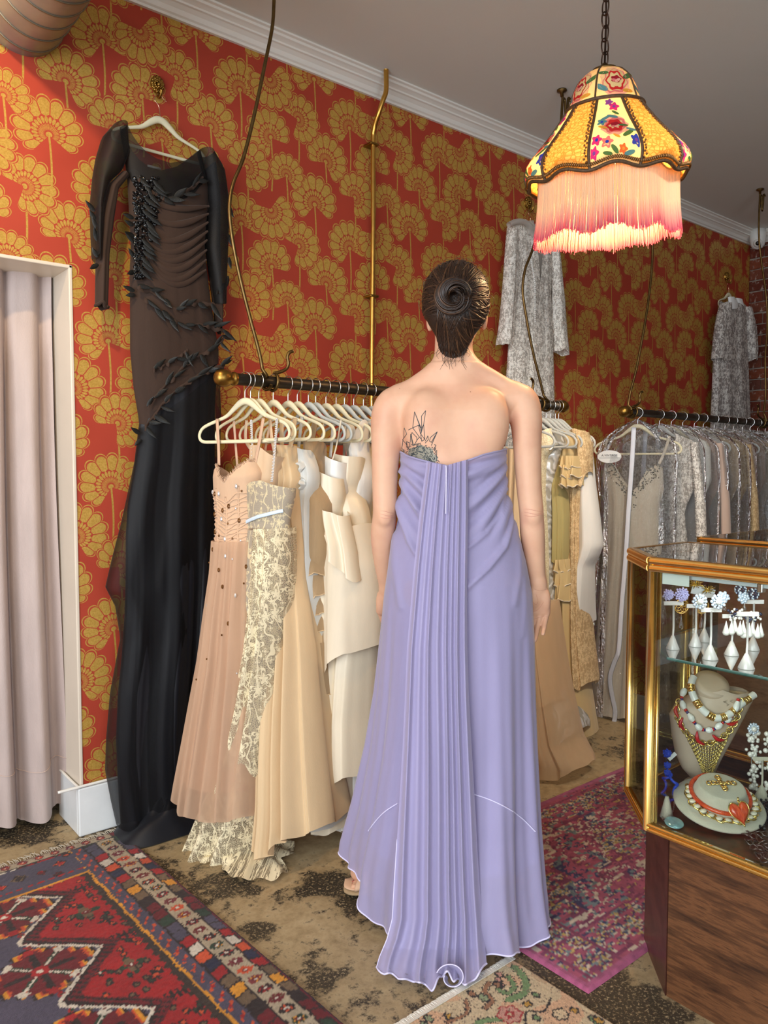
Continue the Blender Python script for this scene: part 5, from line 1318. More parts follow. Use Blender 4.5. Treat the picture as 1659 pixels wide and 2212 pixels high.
def local_mesh(V, F, name, mat, parent):
    b = MB(); b.add(V, F); return b.build(name, mat, parent, world=False)

B = SDF((-0.36, -0.20, -0.005), (0.30, 0.24, 1.86), 0.0035)
B.trunk([(0.80, .16, .105, 0, .0), (0.88, .178, .122, 0, -.006), (0.96, .172, .125, 0, -.008), (1.04, .148, .108, -.002, 0), (1.13, .126, .095, -.004, .006), (1.20, .132, .098, -.006, .004), (1.28, .133, .100, -.008, 0), (1.36, .140, .097, -.008, -.004), (1.42, .152, .086, -.006, -.006), (1.462, .150, .066, -.004, -.004), (1.492, .105, .056, -.004, 0), (1.52, .070, .052, -.006, .004), (1.55, .052, .050, -.007, .010)], 0.03)
B.cone((-.008, .008, 1.50), (-.006, .022, 1.65), .056, .051, .03)
for s_, x1, z1 in ((-1, -.148, 1.470), (1, .152, 1.478)):
    B.cone((s_ * .036, -.012, 1.545), (x1, -.004, z1), .026, .026, .035)
    B.ell((s_ * .085 - .004, -.058, 1.385), (.055, .042, .085), .035)
B.cone((-.006, -.131, 1.50), (-.006, -.129, 1.18), .014, .020, .035, 'sub')
B.ell((0, .085, 1.30), (.115, .045, .06), .04)
B.ell((-.07, -.066, .915), (.075, .05, .075), .05); B.ell((.07, -.066, .915), (.075, .05, .075), .05)
# arms
B.chain([((-.150, -.004, 1.448), .040), ((-.178, -.004, 1.440), .0455), ((-.192, -.004, 1.400), .0455), ((-.197, -.002, 1.320), .0385), ((-.199, -.003, 1.220), .0350), ((-.199, -.005, 1.140), .0330), ((-.205, .020, 1.070), .0335), ((-.200, .070, .975), .0270), ((-.190, .106, .912), .0225)], .03)
B.chain([((.150, -.004, 1.455), .040), ((.180, -.004, 1.450), .0450), ((.193, -.004, 1.405), .0440), ((.198, -.003, 1.320), .0385), ((.203, -.004, 1.220), .0350), ((.2105, -.006, 1.142), .0335), ((.2165, .003, 1.075), .0340), ((.2265, .016, .995), .0285), ((.2355, .022, .935), .0230)], .022)
for s_, x, z in ((-1, -.199, 1.128), (1, .210, 1.134)): B.ell((x, -.032, z), (.013, .008, .016), .02)
# hands: palm, four separate fingers, thumb
def hand(sgn, T):
    P = lambda x, y, z: T @ np.array([x * sgn, y, z]) if callable(T) is False else T(x * sgn, y, z)
    B.cone(P(.0, .0, .0), P(.004, 0, -.035), .0215, .021, .018)
    for x0, x1, w in ((-.020, -.029, .0145), (-.007, -.010, .0150), (.007, .009, .0150), (.018, .026, .0138)): B.cone(P(x0, 0, -.030), P(x1, 0, -.082), w * .95, w * .86, .012)
    B.ell(P(-.020, -.010, -.040), (.016, .014, .026), .014)
    B.ell(P(.022, -.008, -.046), (.012, .012, .028), .012)
    fin = [(-.0305, .036, .030, .022), (-.0105, .040, .033, .024), (.0095, .037, .030, .023), (.0275, .029, .022, .019)]
    for i, (x, l1, l2, l3) in enumerate(fin):
        a1, a2, a3 = (.22 + .08 * i, .60 + .06 * i, .95)
        sk = (-.26, -.30, -.32, -.30)[i]
        p = np.array([x, .0, -.084]); r = .0090 if i < 3 else .0080
        pts = [(P(*p), r)]
        for l, a, rr in ((l1, a1, r * .95), (l2, a2, r * .9), (l3, a3, r * .74)):
            p = p + np.array([sk * l, -math.sin(a) * l, -math.cos(a) * l]); pts.append((P(*p), rr))
        B.chain(pts, .003)
    B.chain([(P(-.022, -.006, -.026), .0125), (P(-.042, -.020, -.050), .0110), (P(-.047, -.030, -.076), .0096), (P(-.045, -.038, -.098), .0076)], .006)
hand(1, lambda x, y, z: np.array([.2365 + x * .95, .020 + y, .935 + z * .97]))
hand(-1, lambda x, y, z: np.array([-.190 + x * .9 + .0, .107 - y * .3 - z * .35, .912 + z * .9 + y * .2]))
# head with a face turned a little to the right
HZ = -0.18
B.ell((-.002, .030, 1.735), (.073, .094, .096), .02, rz=HZ)
B.ell((.006, .062, 1.672), (.060, .066, .062), .03, rz=HZ)
B.cone((.016, .112, 1.634), (.016, .105, 1.645), .020, .024, .03)
B.cone((.0265, .130, 1.716), (.030, .146, 1.686), .008, .0115, .014)
B.ell((.026, .128, 1.654), (.021, .011, .006), .008); B.ell((.026, .125, 1.645), (.019, .011, .006), .006)
for s_ in (-1, 1):
    B.ell((.022 + s_ * .030, .112, 1.712 ), (.015, .014, .011), .012, 'sub')
    B.ell((s_ * .0745 + .002, .020 + s_ * -.010, 1.678), (.010, .019, .031), .008)
    B.ell((.022 + s_ * .034, .107 , 1.684), (.020, .018, .017), .025)
# legs inside the skirt, left foot stepping out
B.chain([((-.085, 0, .88), .092), ((-.11, .02, .52), .056), ((-.135, .03, .40), .052), ((-.215, .06, .15), .034)], .03)
B.chain([((-.215, .06, .15), .033), ((-.245, .075, .10), .036), ((-.272, .092, .060), .027), ((-.284, .096, .052), .018)], .02)
B.chain([((.085, 0, .88), .092), ((.095, .02, .52), .056), ((.095, .02, .40), .052), ((.09, -.02, .16), .034), ((.09, .03, .10), .034), ((.09, .10, .05), .028)], .03)
Vb, Fb = B.mesh()
def skin():
    m, nt, bs, out = newmat('skin')
    co = coords(nt)
    n = noise(nt, co, 9, 4); n2 = noise(nt, co, 260, 2)
    c = ramp(nt, n, [(0.3, rgb(208, 158, 130)), (0.55, rgb(218, 172, 142)), (0.75, rgb(214, 160, 136))])
    v = nt.nodes.new('ShaderNodeTexVoronoi'); v.inputs['Scale'].default_value = 26; ln(nt, co, v.inputs['Vector'])
    sep = nt.nodes.new('ShaderNodeSeparateColor'); ln(nt, v.outputs['Color'], sep.inputs[0])
    mole = math_(nt, 'MULTIPLY', math_(nt, 'LESS_THAN', v.outputs['Distance'], 0.05), math_(nt, 'GREATER_THAN', sep.outputs[0], 0.82))
    ln(nt, mixc(nt, math_(nt, 'MULTIPLY', mole, 0.7), c, rgb(120, 72, 52)), bs.inputs['Base Color'])
    bs.inputs['Roughness'].default_value = 0.5; bs.inputs['Specular IOR Level'].default_value = 0.35
    bs.inputs['Subsurface Weight'].default_value = 0.12; bs.inputs['Subsurface Radius'].default_value = (0.012, 0.004, 0.002)
    bump(nt, bs, n2, 0.05, 0.002)
    return m
M_skin = skin()
body = local_mesh(Vb, Fb, 'body', M_skin, person)
bvh = BVHTree.FromPolygons(Vb.tolist(), Fb)
cam_loc = loc_of(C3)
def on_body(x, y, off=0.0006, tree=None):
    d = Lp(x, y) - cam_loc; d /= np.linalg.norm(d)
    h = (tree or bvh).ray_cast(Vector(cam_loc), Vector(d))
    if h[0] is None: return None
    return np.array(h[0]) + np.array(h[1]) * off * (1 if Vector(h[1]).dot(Vector(d)) < 0 else -1)
M_eye = plain('eye_white', rgb(225, 222, 216), 0.2); M_lip = plain('nail_polish_and_lip', rgb(170, 88, 84), 0.4)
for s_ in (-1, 1):
    b = MB(); b.ell((.022 + s_ * .030, .104, 1.712), 0.0115, 14, 10); e = b.build('eye', M_eye, body, world=False)
    b = MB(); b.ell((.022 + s_ * .030, .1135, 1.712), (.005, .0026, .005), 12, 8); b.build('iris', M_black, body, world=False)
# elbow creases
for cx, cy, w in ((837, 1110, 16), (1152, 1106, 20)):
    for k, dy in enumerate((-4, 2, 7)):
        P = [on_body(cx + u * w, cy + dy + 2.5 * math.sin(u * 2 + k), 0.0) for u in np.linspace(-1, 1, 12)]
        P = [p for p in P if p is not None]
        b = MB(); b.tube(P, 0.0007 * np.sin(np.linspace(0.1, 3.0, len(P))) + 0.0002, 5); b.build('skin_crease', plain('crease', rgb(206, 150, 128), 0.6), body, world=False)

# creases of the right palm and finger joints
M_crease = plain('palm_crease', rgb(190, 130, 110), 0.6)
for L in ([(1150, 1322), (1160, 1318), (1168, 1310), (1174, 1300)], [(1150, 1300), (1158, 1306), (1162, 1298), (1158, 1284)], [(1152, 1338), (1164, 1334), (1178, 1332), (1186, 1334)], [(1154, 1272), (1166, 1276), (1184, 1272)]):
    P = [on_body(x, y, 0.0) for x, y in smooth_path([(x, y, 0) for x, y in L], 16)[:, :2]]
    P = [p for p in P if p is not None]
    if len(P) > 4: MB().tube(P, 0.00035, 5).build('palm_crease', M_crease, body, world=False)

# tattoo: fine blue-black line drawing on the left shoulder blade
M_ink = plain('tattoo_ink', rgb(52, 62, 68), 0.6, 0, 0.15, 100)
M_inkwash = plain('tattoo_shading', rgb(146, 140, 124), 0.6, 0, 0.15, 200)
tz = lambda x, y: (840 + x * 130 / 1659.0, 870 + y * 150 / 1914.0)
strokes = [[(710, 250), (660, 690), (540, 748)], [(660, 690), (820, 620), (885, 690), (710, 250)], [(710, 250), (850, 640), (890, 800), (880, 860)], [(660, 690), (840, 940), (890, 1000)], [(820, 640), (870, 850)],
           [(1015, 215), (900, 370), (905, 700), (960, 600), (1015, 215)], [(905, 700), (880, 860), (990, 1010), (960, 610)], [(885, 860), (940, 640)], [(425, 690), (495, 860), (380, 1020), (500, 1160)], [(425, 690), (410, 960)], [(390, 1040), (360, 1250), (410, 1310)],
           [(490, 1070), (590, 1110), (540, 1260), (490, 1220), (490, 1070), (530, 1260)], [(605, 860), (590, 1090)], [(640, 820), (770, 950), (775, 1030), (690, 1190), (640, 1000), (620, 880), (640, 820)], [(775, 1030), (840, 950)], [(605, 860), (660, 1190)],
           [(1075, 910), (1085, 1020), (1000, 1110)], [(1075, 910), (1000, 1060)], [(1335, 800), (1140, 960), (1120, 1060), (1170, 1090), (1335, 800)], [(1335, 800), (1210, 1080), (1170, 1180)], [(1320, 1300), (1310, 1600), (1370, 1600), (1390, 1640)], [(1250, 1150), (1300, 1170), (1240, 1290)], [(880, 880), (905, 1060), (990, 1010)]]
tb = MB()
for S in strokes:
    q = [tz(*p) for p in S]
    P = []
    for (x0, y0), (x1, y1) in zip(q[:-1], q[1:]):
        for u in np.linspace(0, 1, 7):
            p = on_body(x0 + (x1 - x0) * u, y0 + (y1 - y0) * u, 0.0003)
            if p is not None: P.append(p)
    if len(P) > 3:
        b2 = MB(); tb.tube(P, 0.00085, 5)
rg = np.random.RandomState(7)
for k in range(150):                           # curled chrysanthemum petals
    a, r = rg.rand() * math.pi * 1.15 - 0.1, 90 + 420 * rg.rand() ** 0.7
    cx, cy = 880 - r * math.cos(a) * 1.08, 1590 - r * math.sin(a) * 0.92
    if cx < 340 + (1300 - cy) * .2 or cx > 1320: continue
    L = 46 + 28 * rg.rand(); th = a + rg.randn() * .35; bend = rg.choice([-1, 1]) * (0.8 + rg.rand())
    P = []
    for u in np.linspace(0, 1, 8):
        ang = th + bend * u
        p = on_body(*tz(cx - L * u * math.cos(ang), cy - L * u * math.sin(ang)), off=0.0003)
        if p is not None: P.append(p)
    if len(P) == 8: tb.tube(P, 0.0008, 4)
o = tb.build('tattoo', M_ink, body, world=False); o['kind'] = 'stuff'; o['label'] = 'dark blue crystal and chrysanthemum line tattoo'
tb = MB()
G = []
for i, r in enumerate(np.linspace(0.02, 1, 12)):
    row = []
    for a in np.linspace(-0.15, math.pi + 0.1, 40):
        R = 440 + 30 * math.sin(9 * a) - 60 * (a < 0.5)
        p = on_body(*tz(880 - R * r * math.cos(a) * 1.02, 1600 - R * r * math.sin(a) * 0.95), off=0.00015)
        row.append(p if p is not None else row[-1])
    G.append(row)
tb.grid(np.array(G)); tb.build('tattoo_shading', M_inkwash, body, world=False)

# ------------------------------------------------------------------ hair
H = SDF((-0.14, -0.18, 1.54), (0.14, 0.14, 1.86), 0.003)
H.ell((-.002, .010, 1.741), (.0905, .105, .0925), .02)
H.ell((-.006, -.030, 1.690), (.082, .066, .070), .03)
H.cone((-.006, -.040, 1.672), (-.012, -.026, 1.598), .058, .040, .03)
H.ell((-.06, .035, 1.705), (.030, .05, .04), .02); H.ell((.058, .030, 1.708), (.030, .05, .04), .02)
sl, (X, Y, Z) = H._box((-1, -1, 0), (1, 1, 3))
H.mix(sl, (Y - (0.062 + 0.62 * (Z - 1.735)) + 0 * X).astype(np.float32) * 0.85, 0.01, 'int')
Vh, Fh = H.mesh()
def hairmat(name, dark, light):
    m, nt, bs, out = newmat(name)
    n = noise(nt, coords(nt, (60, 60, 9)), 6, 4)
    ln(nt, ramp(nt, n, [(0.3, dark), (0.75, light)]), bs.inputs['Base Color'])
    bs.inputs['Roughness'].default_value = 0.38; bs.inputs['Specular IOR Level'].default_value = 0.45; bs.inputs['Anisotropic'].default_value = 0.6
    bump(nt, bs, n, 0.2, 0.003); return m
M_hair = hairmat('dark_brown_hair', rgb(28, 17, 12), rgb(50, 32, 22)); M_hair2 = hairmat('chestnut_strands', rgb(58, 37, 24), rgb(92, 62, 40))
hair = local_mesh(Vh, Fh, 'hair', M_hair, person)
hbvh = BVHTree.FromPolygons(Vh.tolist(), Fh)
random.seed(9)
hc = np.array([-.004, -.005, 1.705]); bun = np.array([-.022, -.100, 1.708])
def shell(d, off):
    d = d / np.linalg.norm(d)
    h = hbvh.ray_cast(Vector(hc + d * 0.2), Vector(-d))
    return (np.array(h[0]) if h[0] is not None else hc + d * .09) + d * off
dark, lightb = MB(), MB()
for k in range(330):
    a = random.uniform(0, 2 * math.pi)
    d0 = np.array([math.cos(a) * 1.0, 0.60 - 0.95 * max(0, -math.sin(a)) * 1.0 + 0.1 * math.sin(a), math.sin(a) * 1.05])
    if math.sin(a) < -0.35: d0 = np.array([math.cos(a) * 0.75, -0.25, -1.25])
    d0 /= np.linalg.norm(d0); d1 = (bun + np.array([random.gauss(0, .016), 0, random.gauss(0, .016)]) - hc); d1 /= np.linalg.norm(d1)
    P = []; sw = random.uniform(0.10, 0.34) * (1 if math.cos(a) > 0 else -0.4); off = random.uniform(0.0000, 0.0016)
    for u in np.linspace(0, 1, 16):
        d = d0 * (1 - u) + d1 * u + np.array([0, 0, -1]) * sw * math.sin(math.pi * u) * 0.5 + 1e-6
        P.append(shell(d, off + 0.0005 * math.sin(8 * u + k)))
    (lightb if random.random() < 0.16 else dark).tube(P, np.sin(np.linspace(0.25, 2.9, 16)) * random.uniform(0.0011, 0.0024) + 0.0002, 5)
def torus_strands(mb, n, R, r, c, pol, a0=0.0, a1=6.4, seed=0, wob=0.004):
    rg = np.random.RandomState(seed)
    for k in range(n):
        p0 = rg.rand() * 6.28; rr = r * (0.75 + 0.3 * rg.rand()); b0 = a0 + rg.rand() * 1.2; b1 = b0 + (a1 - a0) * (0.55 + .4 * rg.rand())
        P = []
        for t in np.linspace(0, 1, 20):
            th = b0 + (b1 - b0) * t; ph = p0 + pol * th
            rad = R * (1 + 0.10 * math.sin(th + 1)) + rr * math.cos(ph)
            P.append(c + np.array([rad * math.cos(th) * 1.02, -0.020 - rr * math.sin(ph) * 1.1 - 0.004 * math.sin(th), rad * math.sin(th)]))
        mb.tube(P, np.sin(np.linspace(0.2, 2.95, 20)) * (0.0018 + .0012 * rg.rand()) + .0003, 5)
torus_strands(dark, 70, 0.0315, 0.0165, bun, 0.45, 0, 6.4, 1); torus_strands(lightb, 34, 0.0320, 0.0180, bun, 0.45, 0.6, 5.5, 2)
for k in range(26):        # flyaway and nape wisps
    x = -0.045 + 0.075 * random.random(); L = random.uniform(.02, .055)
    p = shell(np.array([x * 1.1, -0.045, -0.11]), 0.001)
    P = [p + np.array([0.012 * math.sin(3 * u + k) * u + x * .15 * u, -0.006 * u * math.sin(k), -L * u]) for u in np.linspace(0, 1, 9)]
    dark.tube(P, np.linspace(0.0008, 0.0003, 9), 4)
for k in range(24):
    a = random.uniform(0.3, 2.9); p = shell(np.array([math.cos(a), random.uniform(-.4, .3), math.sin(a)]), 0.0)
    d = np.array([math.cos(a), -0.2, math.sin(a)]); s2 = np.array([-math.sin(a), 0, math.cos(a)]) * random.choice([-1, 1])
    lightb.tube([p + s2 * 0.03 * u + d * (0.010 * math.sin(math.pi * u)) for u in np.linspace(0, 1, 8)], 0.0004, 4)
o = dark.build('hair_strands', M_hair, hair, world=False); o['kind'] = 'stuff'
o = lightb.build('bun_strands', M_hair2, hair, world=False); o['kind'] = 'stuff'; o['label'] = 'twisted chestnut bun'

# ------------------------------------------------------------------ gown
def gown_mat(name, c, alpha=1.0, transl=0.22): return fabric(name, c, 0.55, 0.45, 520, 0.10, alpha, transl, 0.04, spec=0.35)
LIL = rgb(174, 166, 203)
F_lilac = gown_mat('lilac_chiffon', LIL, 0.86); F_lilacsolid = gown_mat('lilac_lining', rgb(166, 156, 196), 1.0, 0.1)
F_lilacpanel = gown_mat('lilac_panel', LIL, 0.95)
F_hem = fabric('rolled_hem_thread', rgb(214, 208, 240), 0.5, 0.2)
sil = [(962, 864, 1093), (1010, 865, 1094), (1060, 866, 1092), (1110, 862, 1106), (1160, 851, 1121), (1210, 840, 1135), (1280, 831, 1147), (1380, 823, 1150), (1500, 813, 1150), (1620, 797, 1152), (1750, 772, 1154), (1850, 748, 1158), (1920, 742, 1163), (2000, 740, 1171), (2060, 740, 1176)]
zt_ = np.array([Lp(985, y)[2] for y, _, _ in sil]); xl_ = np.array([Lp(a, y)[0] for y, a, _ in sil]); xr_ = np.array([Lp(a, y)[0] for y, _, a in sil])
o_ = np.argsort(zt_); zt_, xl_, xr_ = zt_[o_], xl_[o_], xr_[o_]
GB = np.array([(-.1, .275), (0, .268), (.15, .235), (.3, .205), (.5, .18), (.7, .168), (.85, .160), (.95, .154), (1.05, .122), (1.12, .108), (1.2, .109), (1.28, .116), (1.36, .124)])
GF = np.array([(-.1, .29), (0, .285), (.1, .27), (.4, .22), (.7, .16), (.95, .135), (1.12, .112), (1.2, .122), (1.3, .138), (1.4, .14)])
topx = [(864, 976), (880, 985), (905, 993), (930, 1000), (965, 1007), (985, 1001), (1010, 994), (1040, 983), (1070, 976), (1094, 970)]
TX = np.array([Lp(x, y, -0.10 * math.sqrt(max(0, 1 - ((x - 979) / 116.0) ** 2)))[[0, 2]] for x, y in topx])
def gown_pt(t, s, off=0.0, fold=True):
    """t: 0..pi = back from left to right, pi..2pi = front"""
    ct, st = np.cos(t), np.sin(t)
    x_top = (xl_[-1] + xr_[-1]) / 2 - (xr_[-1] - xl_[-1]) / 2 * ct
    ztop = np.where(st >= 0, np.interp(x_top, TX[:, 0], TX[:, 1]), 1.325 + 0 * t)
    ztop = np.where(st < 0, np.interp(x_top, TX[:, 0], TX[:, 1]) * 0 + (1.325 - 0.02 * np.abs(ct)), ztop)
    f1 = np.sin(7.0 * t + 1.1 * np.sin(2 * t + .5) + 0.9); f2 = np.sin(15.0 * t + 2.0 * np.sin(1.7 * t) + 2.0)
    left = 1 / (1 + np.exp((t - 0.62) / 0.05)) + 1 / (1 + np.exp((5.5 - t) / 0.12))
    zhem = 0.014 + 0.010 * (1 + f1) + 0.006 * (1 + f2) + 0.075 * np.clip(left, 0, 1)
    z = ztop + (zhem - ztop) * s
    xl, xr = np.interp(z, zt_, xl_), np.interp(z, zt_, xr_)
    xm, hw = (xl + xr) / 2, (xr - xl) / 2
    dep = np.where(st >= 0, np.interp(z, GB[:, 0], GB[:, 1]), np.interp(z, GF[:, 0], GF[:, 1]))
    x, y = xm - hw * ct, -dep * st
    y = y - 0.33 * (x) * np.clip(1 - z / 1.0, 0, 1)
    nx, ny = -ct / np.maximum(hw, .05), -st / np.maximum(dep, .05); l = np.sqrt(nx * nx + ny * ny) + 1e-9; nx, ny = nx / l, ny / l
    d = off + 0 * z
    if fold:
        A = np.clip((1.0 - z) / 1.0, 0, 1) ** 1.3
        d = d + A * (0.019 * f1 + 0.009 * f2 + 0.005 * np.sin(31 * t + 3 * z)) + 0.014 * np.clip((0.10 - z) / 0.10, 0, 1) * f2
        bk = st > 0
        for pv, sg in (((.175, 1.318), 1), ((-.190, 1.312), -1)):          # ruched bodice fans out from under the arms
            an = np.arctan2(pv[1] - z, sg * (pv[0] - x)); rr = np.hypot(pv[0] - x, pv[1] - z)
            side = 1 / (1 + np.exp(-(sg * (x + 0.008)) / 0.008))
            w = np.exp(-((z - 1.19) / 0.10) ** 4)
            sw = np.sin(an * 21 + 3.0 * rr * 8 + 1.2 * np.sin(an * 5)); sw2 = np.sin(an * 29 + 2)
            d = d + np.where(bk, side * w * (0.0078 * np.sign(sw) * np.abs(sw) ** .6 + 0.0022 * sw2) * np.clip(rr / 0.10, 0.35, 1), 0)
        for R_, hgt, wd in RIDGES:
            dist = np.full(z.shape, 9.0)
            for (ax, az), (bx, bz) in zip(R_[:-1], R_[1:]):
                vx, vz = bx - ax, bz - az; u = np.clip(((x - ax) * vx + (z - az) * vz) / (vx * vx + vz * vz), 0, 1)
                dist = np.minimum(dist, np.hypot(x - ax - u * vx, z - az - u * vz))
            d = d + np.where(bk, hgt * np.exp(-(dist / wd) ** 2), 0)
    return np.stack([x + nx * d, y + ny * d, z], -1)
RIDGES = []
for L, hgt, wd in (([(1118, 1080), (1112, 1130), (1090, 1180), (1050, 1222), (1006, 1258)], .011, .008), ([(1100, 1060), (1085, 1110), (1050, 1150), (1008, 1180)], .008, .007), ([(1128, 1180), (1124, 1240), (1108, 1300)], .0035, .010), ([(866, 1075), (872, 1130), (885, 1170), (900, 1195)], .010, .008), ([(850, 1160), (852, 1230), (866, 1310)], .005, .010), ([(1136, 1250), (1134, 1310), (1128, 1370)], .002, .008), ([(868, 1020), (880, 1060), (905, 1100)], .007, .006)):
    RIDGES.append(([tuple(Lp(x, y, -.09)[[0, 2]]) for x, y in L], hgt, wd))
T, S = np.meshgrid(np.linspace(0, 2 * math.pi, 380, endpoint=False), np.linspace(0, 1, 240))
gown = MB().grid(gown_pt(T, S), cv=True).build('gown', F_lilac, person, world=False)
gown['label'] = 'strapless lilac chiffon gown with ruched bodice'
Ti, Si = np.meshgrid(np.linspace(0, 2 * math.pi, 180, endpoint=False), np.linspace(0.01, 0.86, 100))
lin_ = gown_pt(Ti, Si, -0.006)
MB().grid(lin_, cv=True).build('lining', F_lilacsolid, gown, world=False)
tt = np.linspace(0, 2 * math.pi, 400, endpoint=False)
MB().tube(gown_pt(tt, np.ones(400)), 0.0022, 6, closed=True).build('rolled_hem', F_hem, gown, world=False)
MB().tube(gown_pt(tt, np.full(400, 0.0)), 0.0028, 6, closed=True).build('top_binding', F_lilac, gown, world=False)
# seams of the lower flounce on either side
for L in ([(1025, 1716), (1060, 1728), (1100, 1748), (1130, 1770), (1156, 1796)], [(796, 1795), (815, 1770), (836, 1750), (860, 1735)]):
    gb = BVHTree.FromPolygons(gown_pt(T, S).reshape(-1, 3).tolist(), [tuple(p.vertices) for p in gown.data.polygons])
    P = [on_body(x, y, 0.001, gb) for x, y in smooth_path([(x, y, 0) for x, y in L], 30)[:, :2]]
    P = [p for p in P if p is not None]
    if len(P) > 4: MB().tube(P, 0.0017, 5).build('flounce_seam', F_hem, gown, world=False)

# pleated back panel that falls into a train
pl = [(1003, 921, 1011), (1060, 913, 1011), (1120, 905, 1011), (1230, 893, 1010), (1320, 885, 1010), (1400, 878, 1011), (1500, 874, 1014), (1620, 869, 1020), (1750, 862, 1027), (1850, 856, 1032), (1930, 851, 1037), (1985, 848, 1042), (2030, 836, 1046), (2070, 820, 1050), (2100, 812, 1052), (2140, 812, 1052)]
pl = np.array(pl, float)
hemp = np.array([(0, 2094), (.08, 2108), (.2, 2119), (.36, 2112), (.42, 2122), (.5, 2134), (.62, 2124), (.72, 2122), (.8, 2132), (.9, 2112), (1, 2086)])
dyt = np.array([(1003, -.118), (1060, -.118), (1130, -.125), (1200, -.148), (1270, -.168), (1350, -.178), (1500, -.195), (1700, -.215), (1900, -.235), (2000, -.247), (2050, -.262), (2095, -.30), (2140, -.345)])
def pleat(u):
    w = 0
    for c, a, s in ((.10, 1, .035), (.24, .6, .05), (.37, 1.1, .03), (.50, .8, .045), (.62, 1.0, .026), (.70, .7, .03), (.80, 1.1, .03), (.93, 1.0, .04)): w = w + a * np.exp(-((u - c) / s) ** 2)
    return w
def panel_pt(u, s, off=0.0):
    top = np.interp(u, [0, .5, 1], [998, 1005, 992])
    hem = np.interp(u, hemp[:, 0], hemp[:, 1]) + 3 * np.sin(40 * u) * (s > .99)
    py = top + (hem - top) * s
    px = np.interp(py, pl[:, 0], pl[:, 1]) * (1 - u) + np.interp(py, pl[:, 0], pl[:, 2]) * u + 5 * np.sin(9 * u + 5 * s) * s * (1 - s)
    dy = np.interp(py, dyt[:, 0], dyt[:, 1])
    out = np.zeros(u.shape + (3,))
    uu = u + 0.02 * np.sin(3 * s + 4 * u)
    amp = 0.011 + 0.013 * s
    d2 = dy - amp * pleat(uu) - 0.012 * (1 - np.abs(2 * u - 1) ** 3) - off
    low = np.clip((s - .90) / .10, 0, 1)
    k = (WD + d2)
    for i in np.ndindex(u.shape):
        q = Lp(px[i], py[i], d2[i])
        if q[2] < 0.006:                      # lies on the floor
            q = Lf(px[i], py[i]); q[2] = 0.006
        out[i] = q
    out[..., 2] += low ** 2 * (0.006 * (1 + np.sin(26 * u + 3 * np.sin(7 * u))) + 0.022 * np.exp(-((u - .62) / .09) ** 2) * (1 + np.sin(60 * u)) * .5)
    out[..., 1] -= low * 0.010 * np.sin(21 * u + 2.5 * np.sin(9 * u))
    return out
U_, S_ = np.meshgrid(np.linspace(0, 1, 170), np.concatenate([np.linspace(0, .9, 110), np.linspace(.905, 1, 40)]))
PP = panel_pt(U_, S_)
panel = MB().grid(PP).build('back_panel', F_lilacpanel, gown, world=False)
panel['label'] = 'pleated back panel falling into a train'
MB().tube(PP[-1], 0.0024, 6).build('rolled_hem', F_hem, panel, world=False)
MB().tube(PP[:, 0][-60:], 0.0016, 5).build('panel_edge', F_hem, panel, world=False)
MB().tube(smooth_path([Lp(963, 1006, -.142), Lp(964, 1020, -.146), Lp(963, 1110, -.152)], 20), 0.0016, 6).build('zip', F_hem, panel, world=False)
# curled ruffle of the hem
c = Lf(976, 2122); rows = []
for v in np.linspace(0, 1, 9):
    row = []
    for th in np.linspace(0.9 * math.pi, 2.9 * math.pi, 70):
        r = (0.006 + 0.0023 * th) * (0.7 + 0.45 * v)
        row.append(c + np.array([r * math.cos(th) * 1.2 - 0.004 * v, -0.012 - 0.022 * v + 0.5 * r * math.sin(th) * (1 - .3 * v), 0.012 + 0.030 * v * (1 - .35 * v) + r * 0.95 * math.sin(th) + 0.004]))
    rows.append(row)
rows = np.array(rows); rows[..., 2] = np.maximum(rows[..., 2], 0.004)
curl = MB().grid(rows).build('hem_ruffle', F_lilac, panel, world=False)
MB().tube(rows[-1], 0.0015, 6).build('rolled_hem', F_hem, curl, world=False)

# ------------------------------------------------------------------ sandal and toes peeping out at the left
M_shoe = plain('nude_patent_leather', rgb(216, 178, 148), 0.3, 0, 0.04, 20); M_sole = plain('worn_tan_sole', rgb(168, 142, 108), 0.6, 0, 0.12, 30)
a0, a1 = Lf(742, 1926), Lf(792, 1900)
ax = np.array([.82, -.45, 0]); ax /= np.linalg.norm(ax); sd = np.array([-ax[1], ax[0], 0])
base = np.array([a0[0] + .012, a0[1] + .012, 0.0])
def sole(b, off, thick, grow):
    rows = []
    for t in np.linspace(0, 1, 22):
        w = (0.040 * (1 - (2 * t * .8 - .55) ** 2 * .9)) * min(1, math.sqrt(t / .10) if t < .10 else 1) + grow
        zc = 0.012 + 0.100 * max(0, t - .18) ** 1.5 * 1.2 + off
        c = base + ax * (0.20 * t - 0.01)
        th = thick * (1.0 if t < .5 else max(.35, 1.0 - 1.1 * (t - .5)))
        rows.append([c + sd * w * math.cos(q) + Z3 * (zc + th * math.sin(q)) for q in np.linspace(0, 2 * math.pi, 20, endpoint=False)])
    return b.grid(np.array(rows), cv=True)
shoe = thing('sandal', 'tan sandal', 'shoe') if False else None
b = MB(); sole(b, 0.0, 0.011, 0.002); sh = b.build('sandal', M_sole, person, world=False); sh['label'] = 'nude peep-toe platform sandal'
b = MB(); sole(b, 0.013, 0.006, 0.0); b.build('insole', M_shoe, sh, world=False)
b = MB(); rows = []
for t in np.linspace(0, 1, 14):
    c = base + ax * (0.048 + 0.055 * t); w = 0.040
    rows.append([c + sd * w * math.cos(q) + Z3 * (0.024 + 0.035 * t ** 1.2 + (0.034 + 0.010 * t) * math.sin(q) ** .8) for q in np.linspace(0.02, math.pi - .02, 18)])
b.grid(np.array(rows)); b.build('vamp', M_shoe, sh, world=False, solid=0.002)
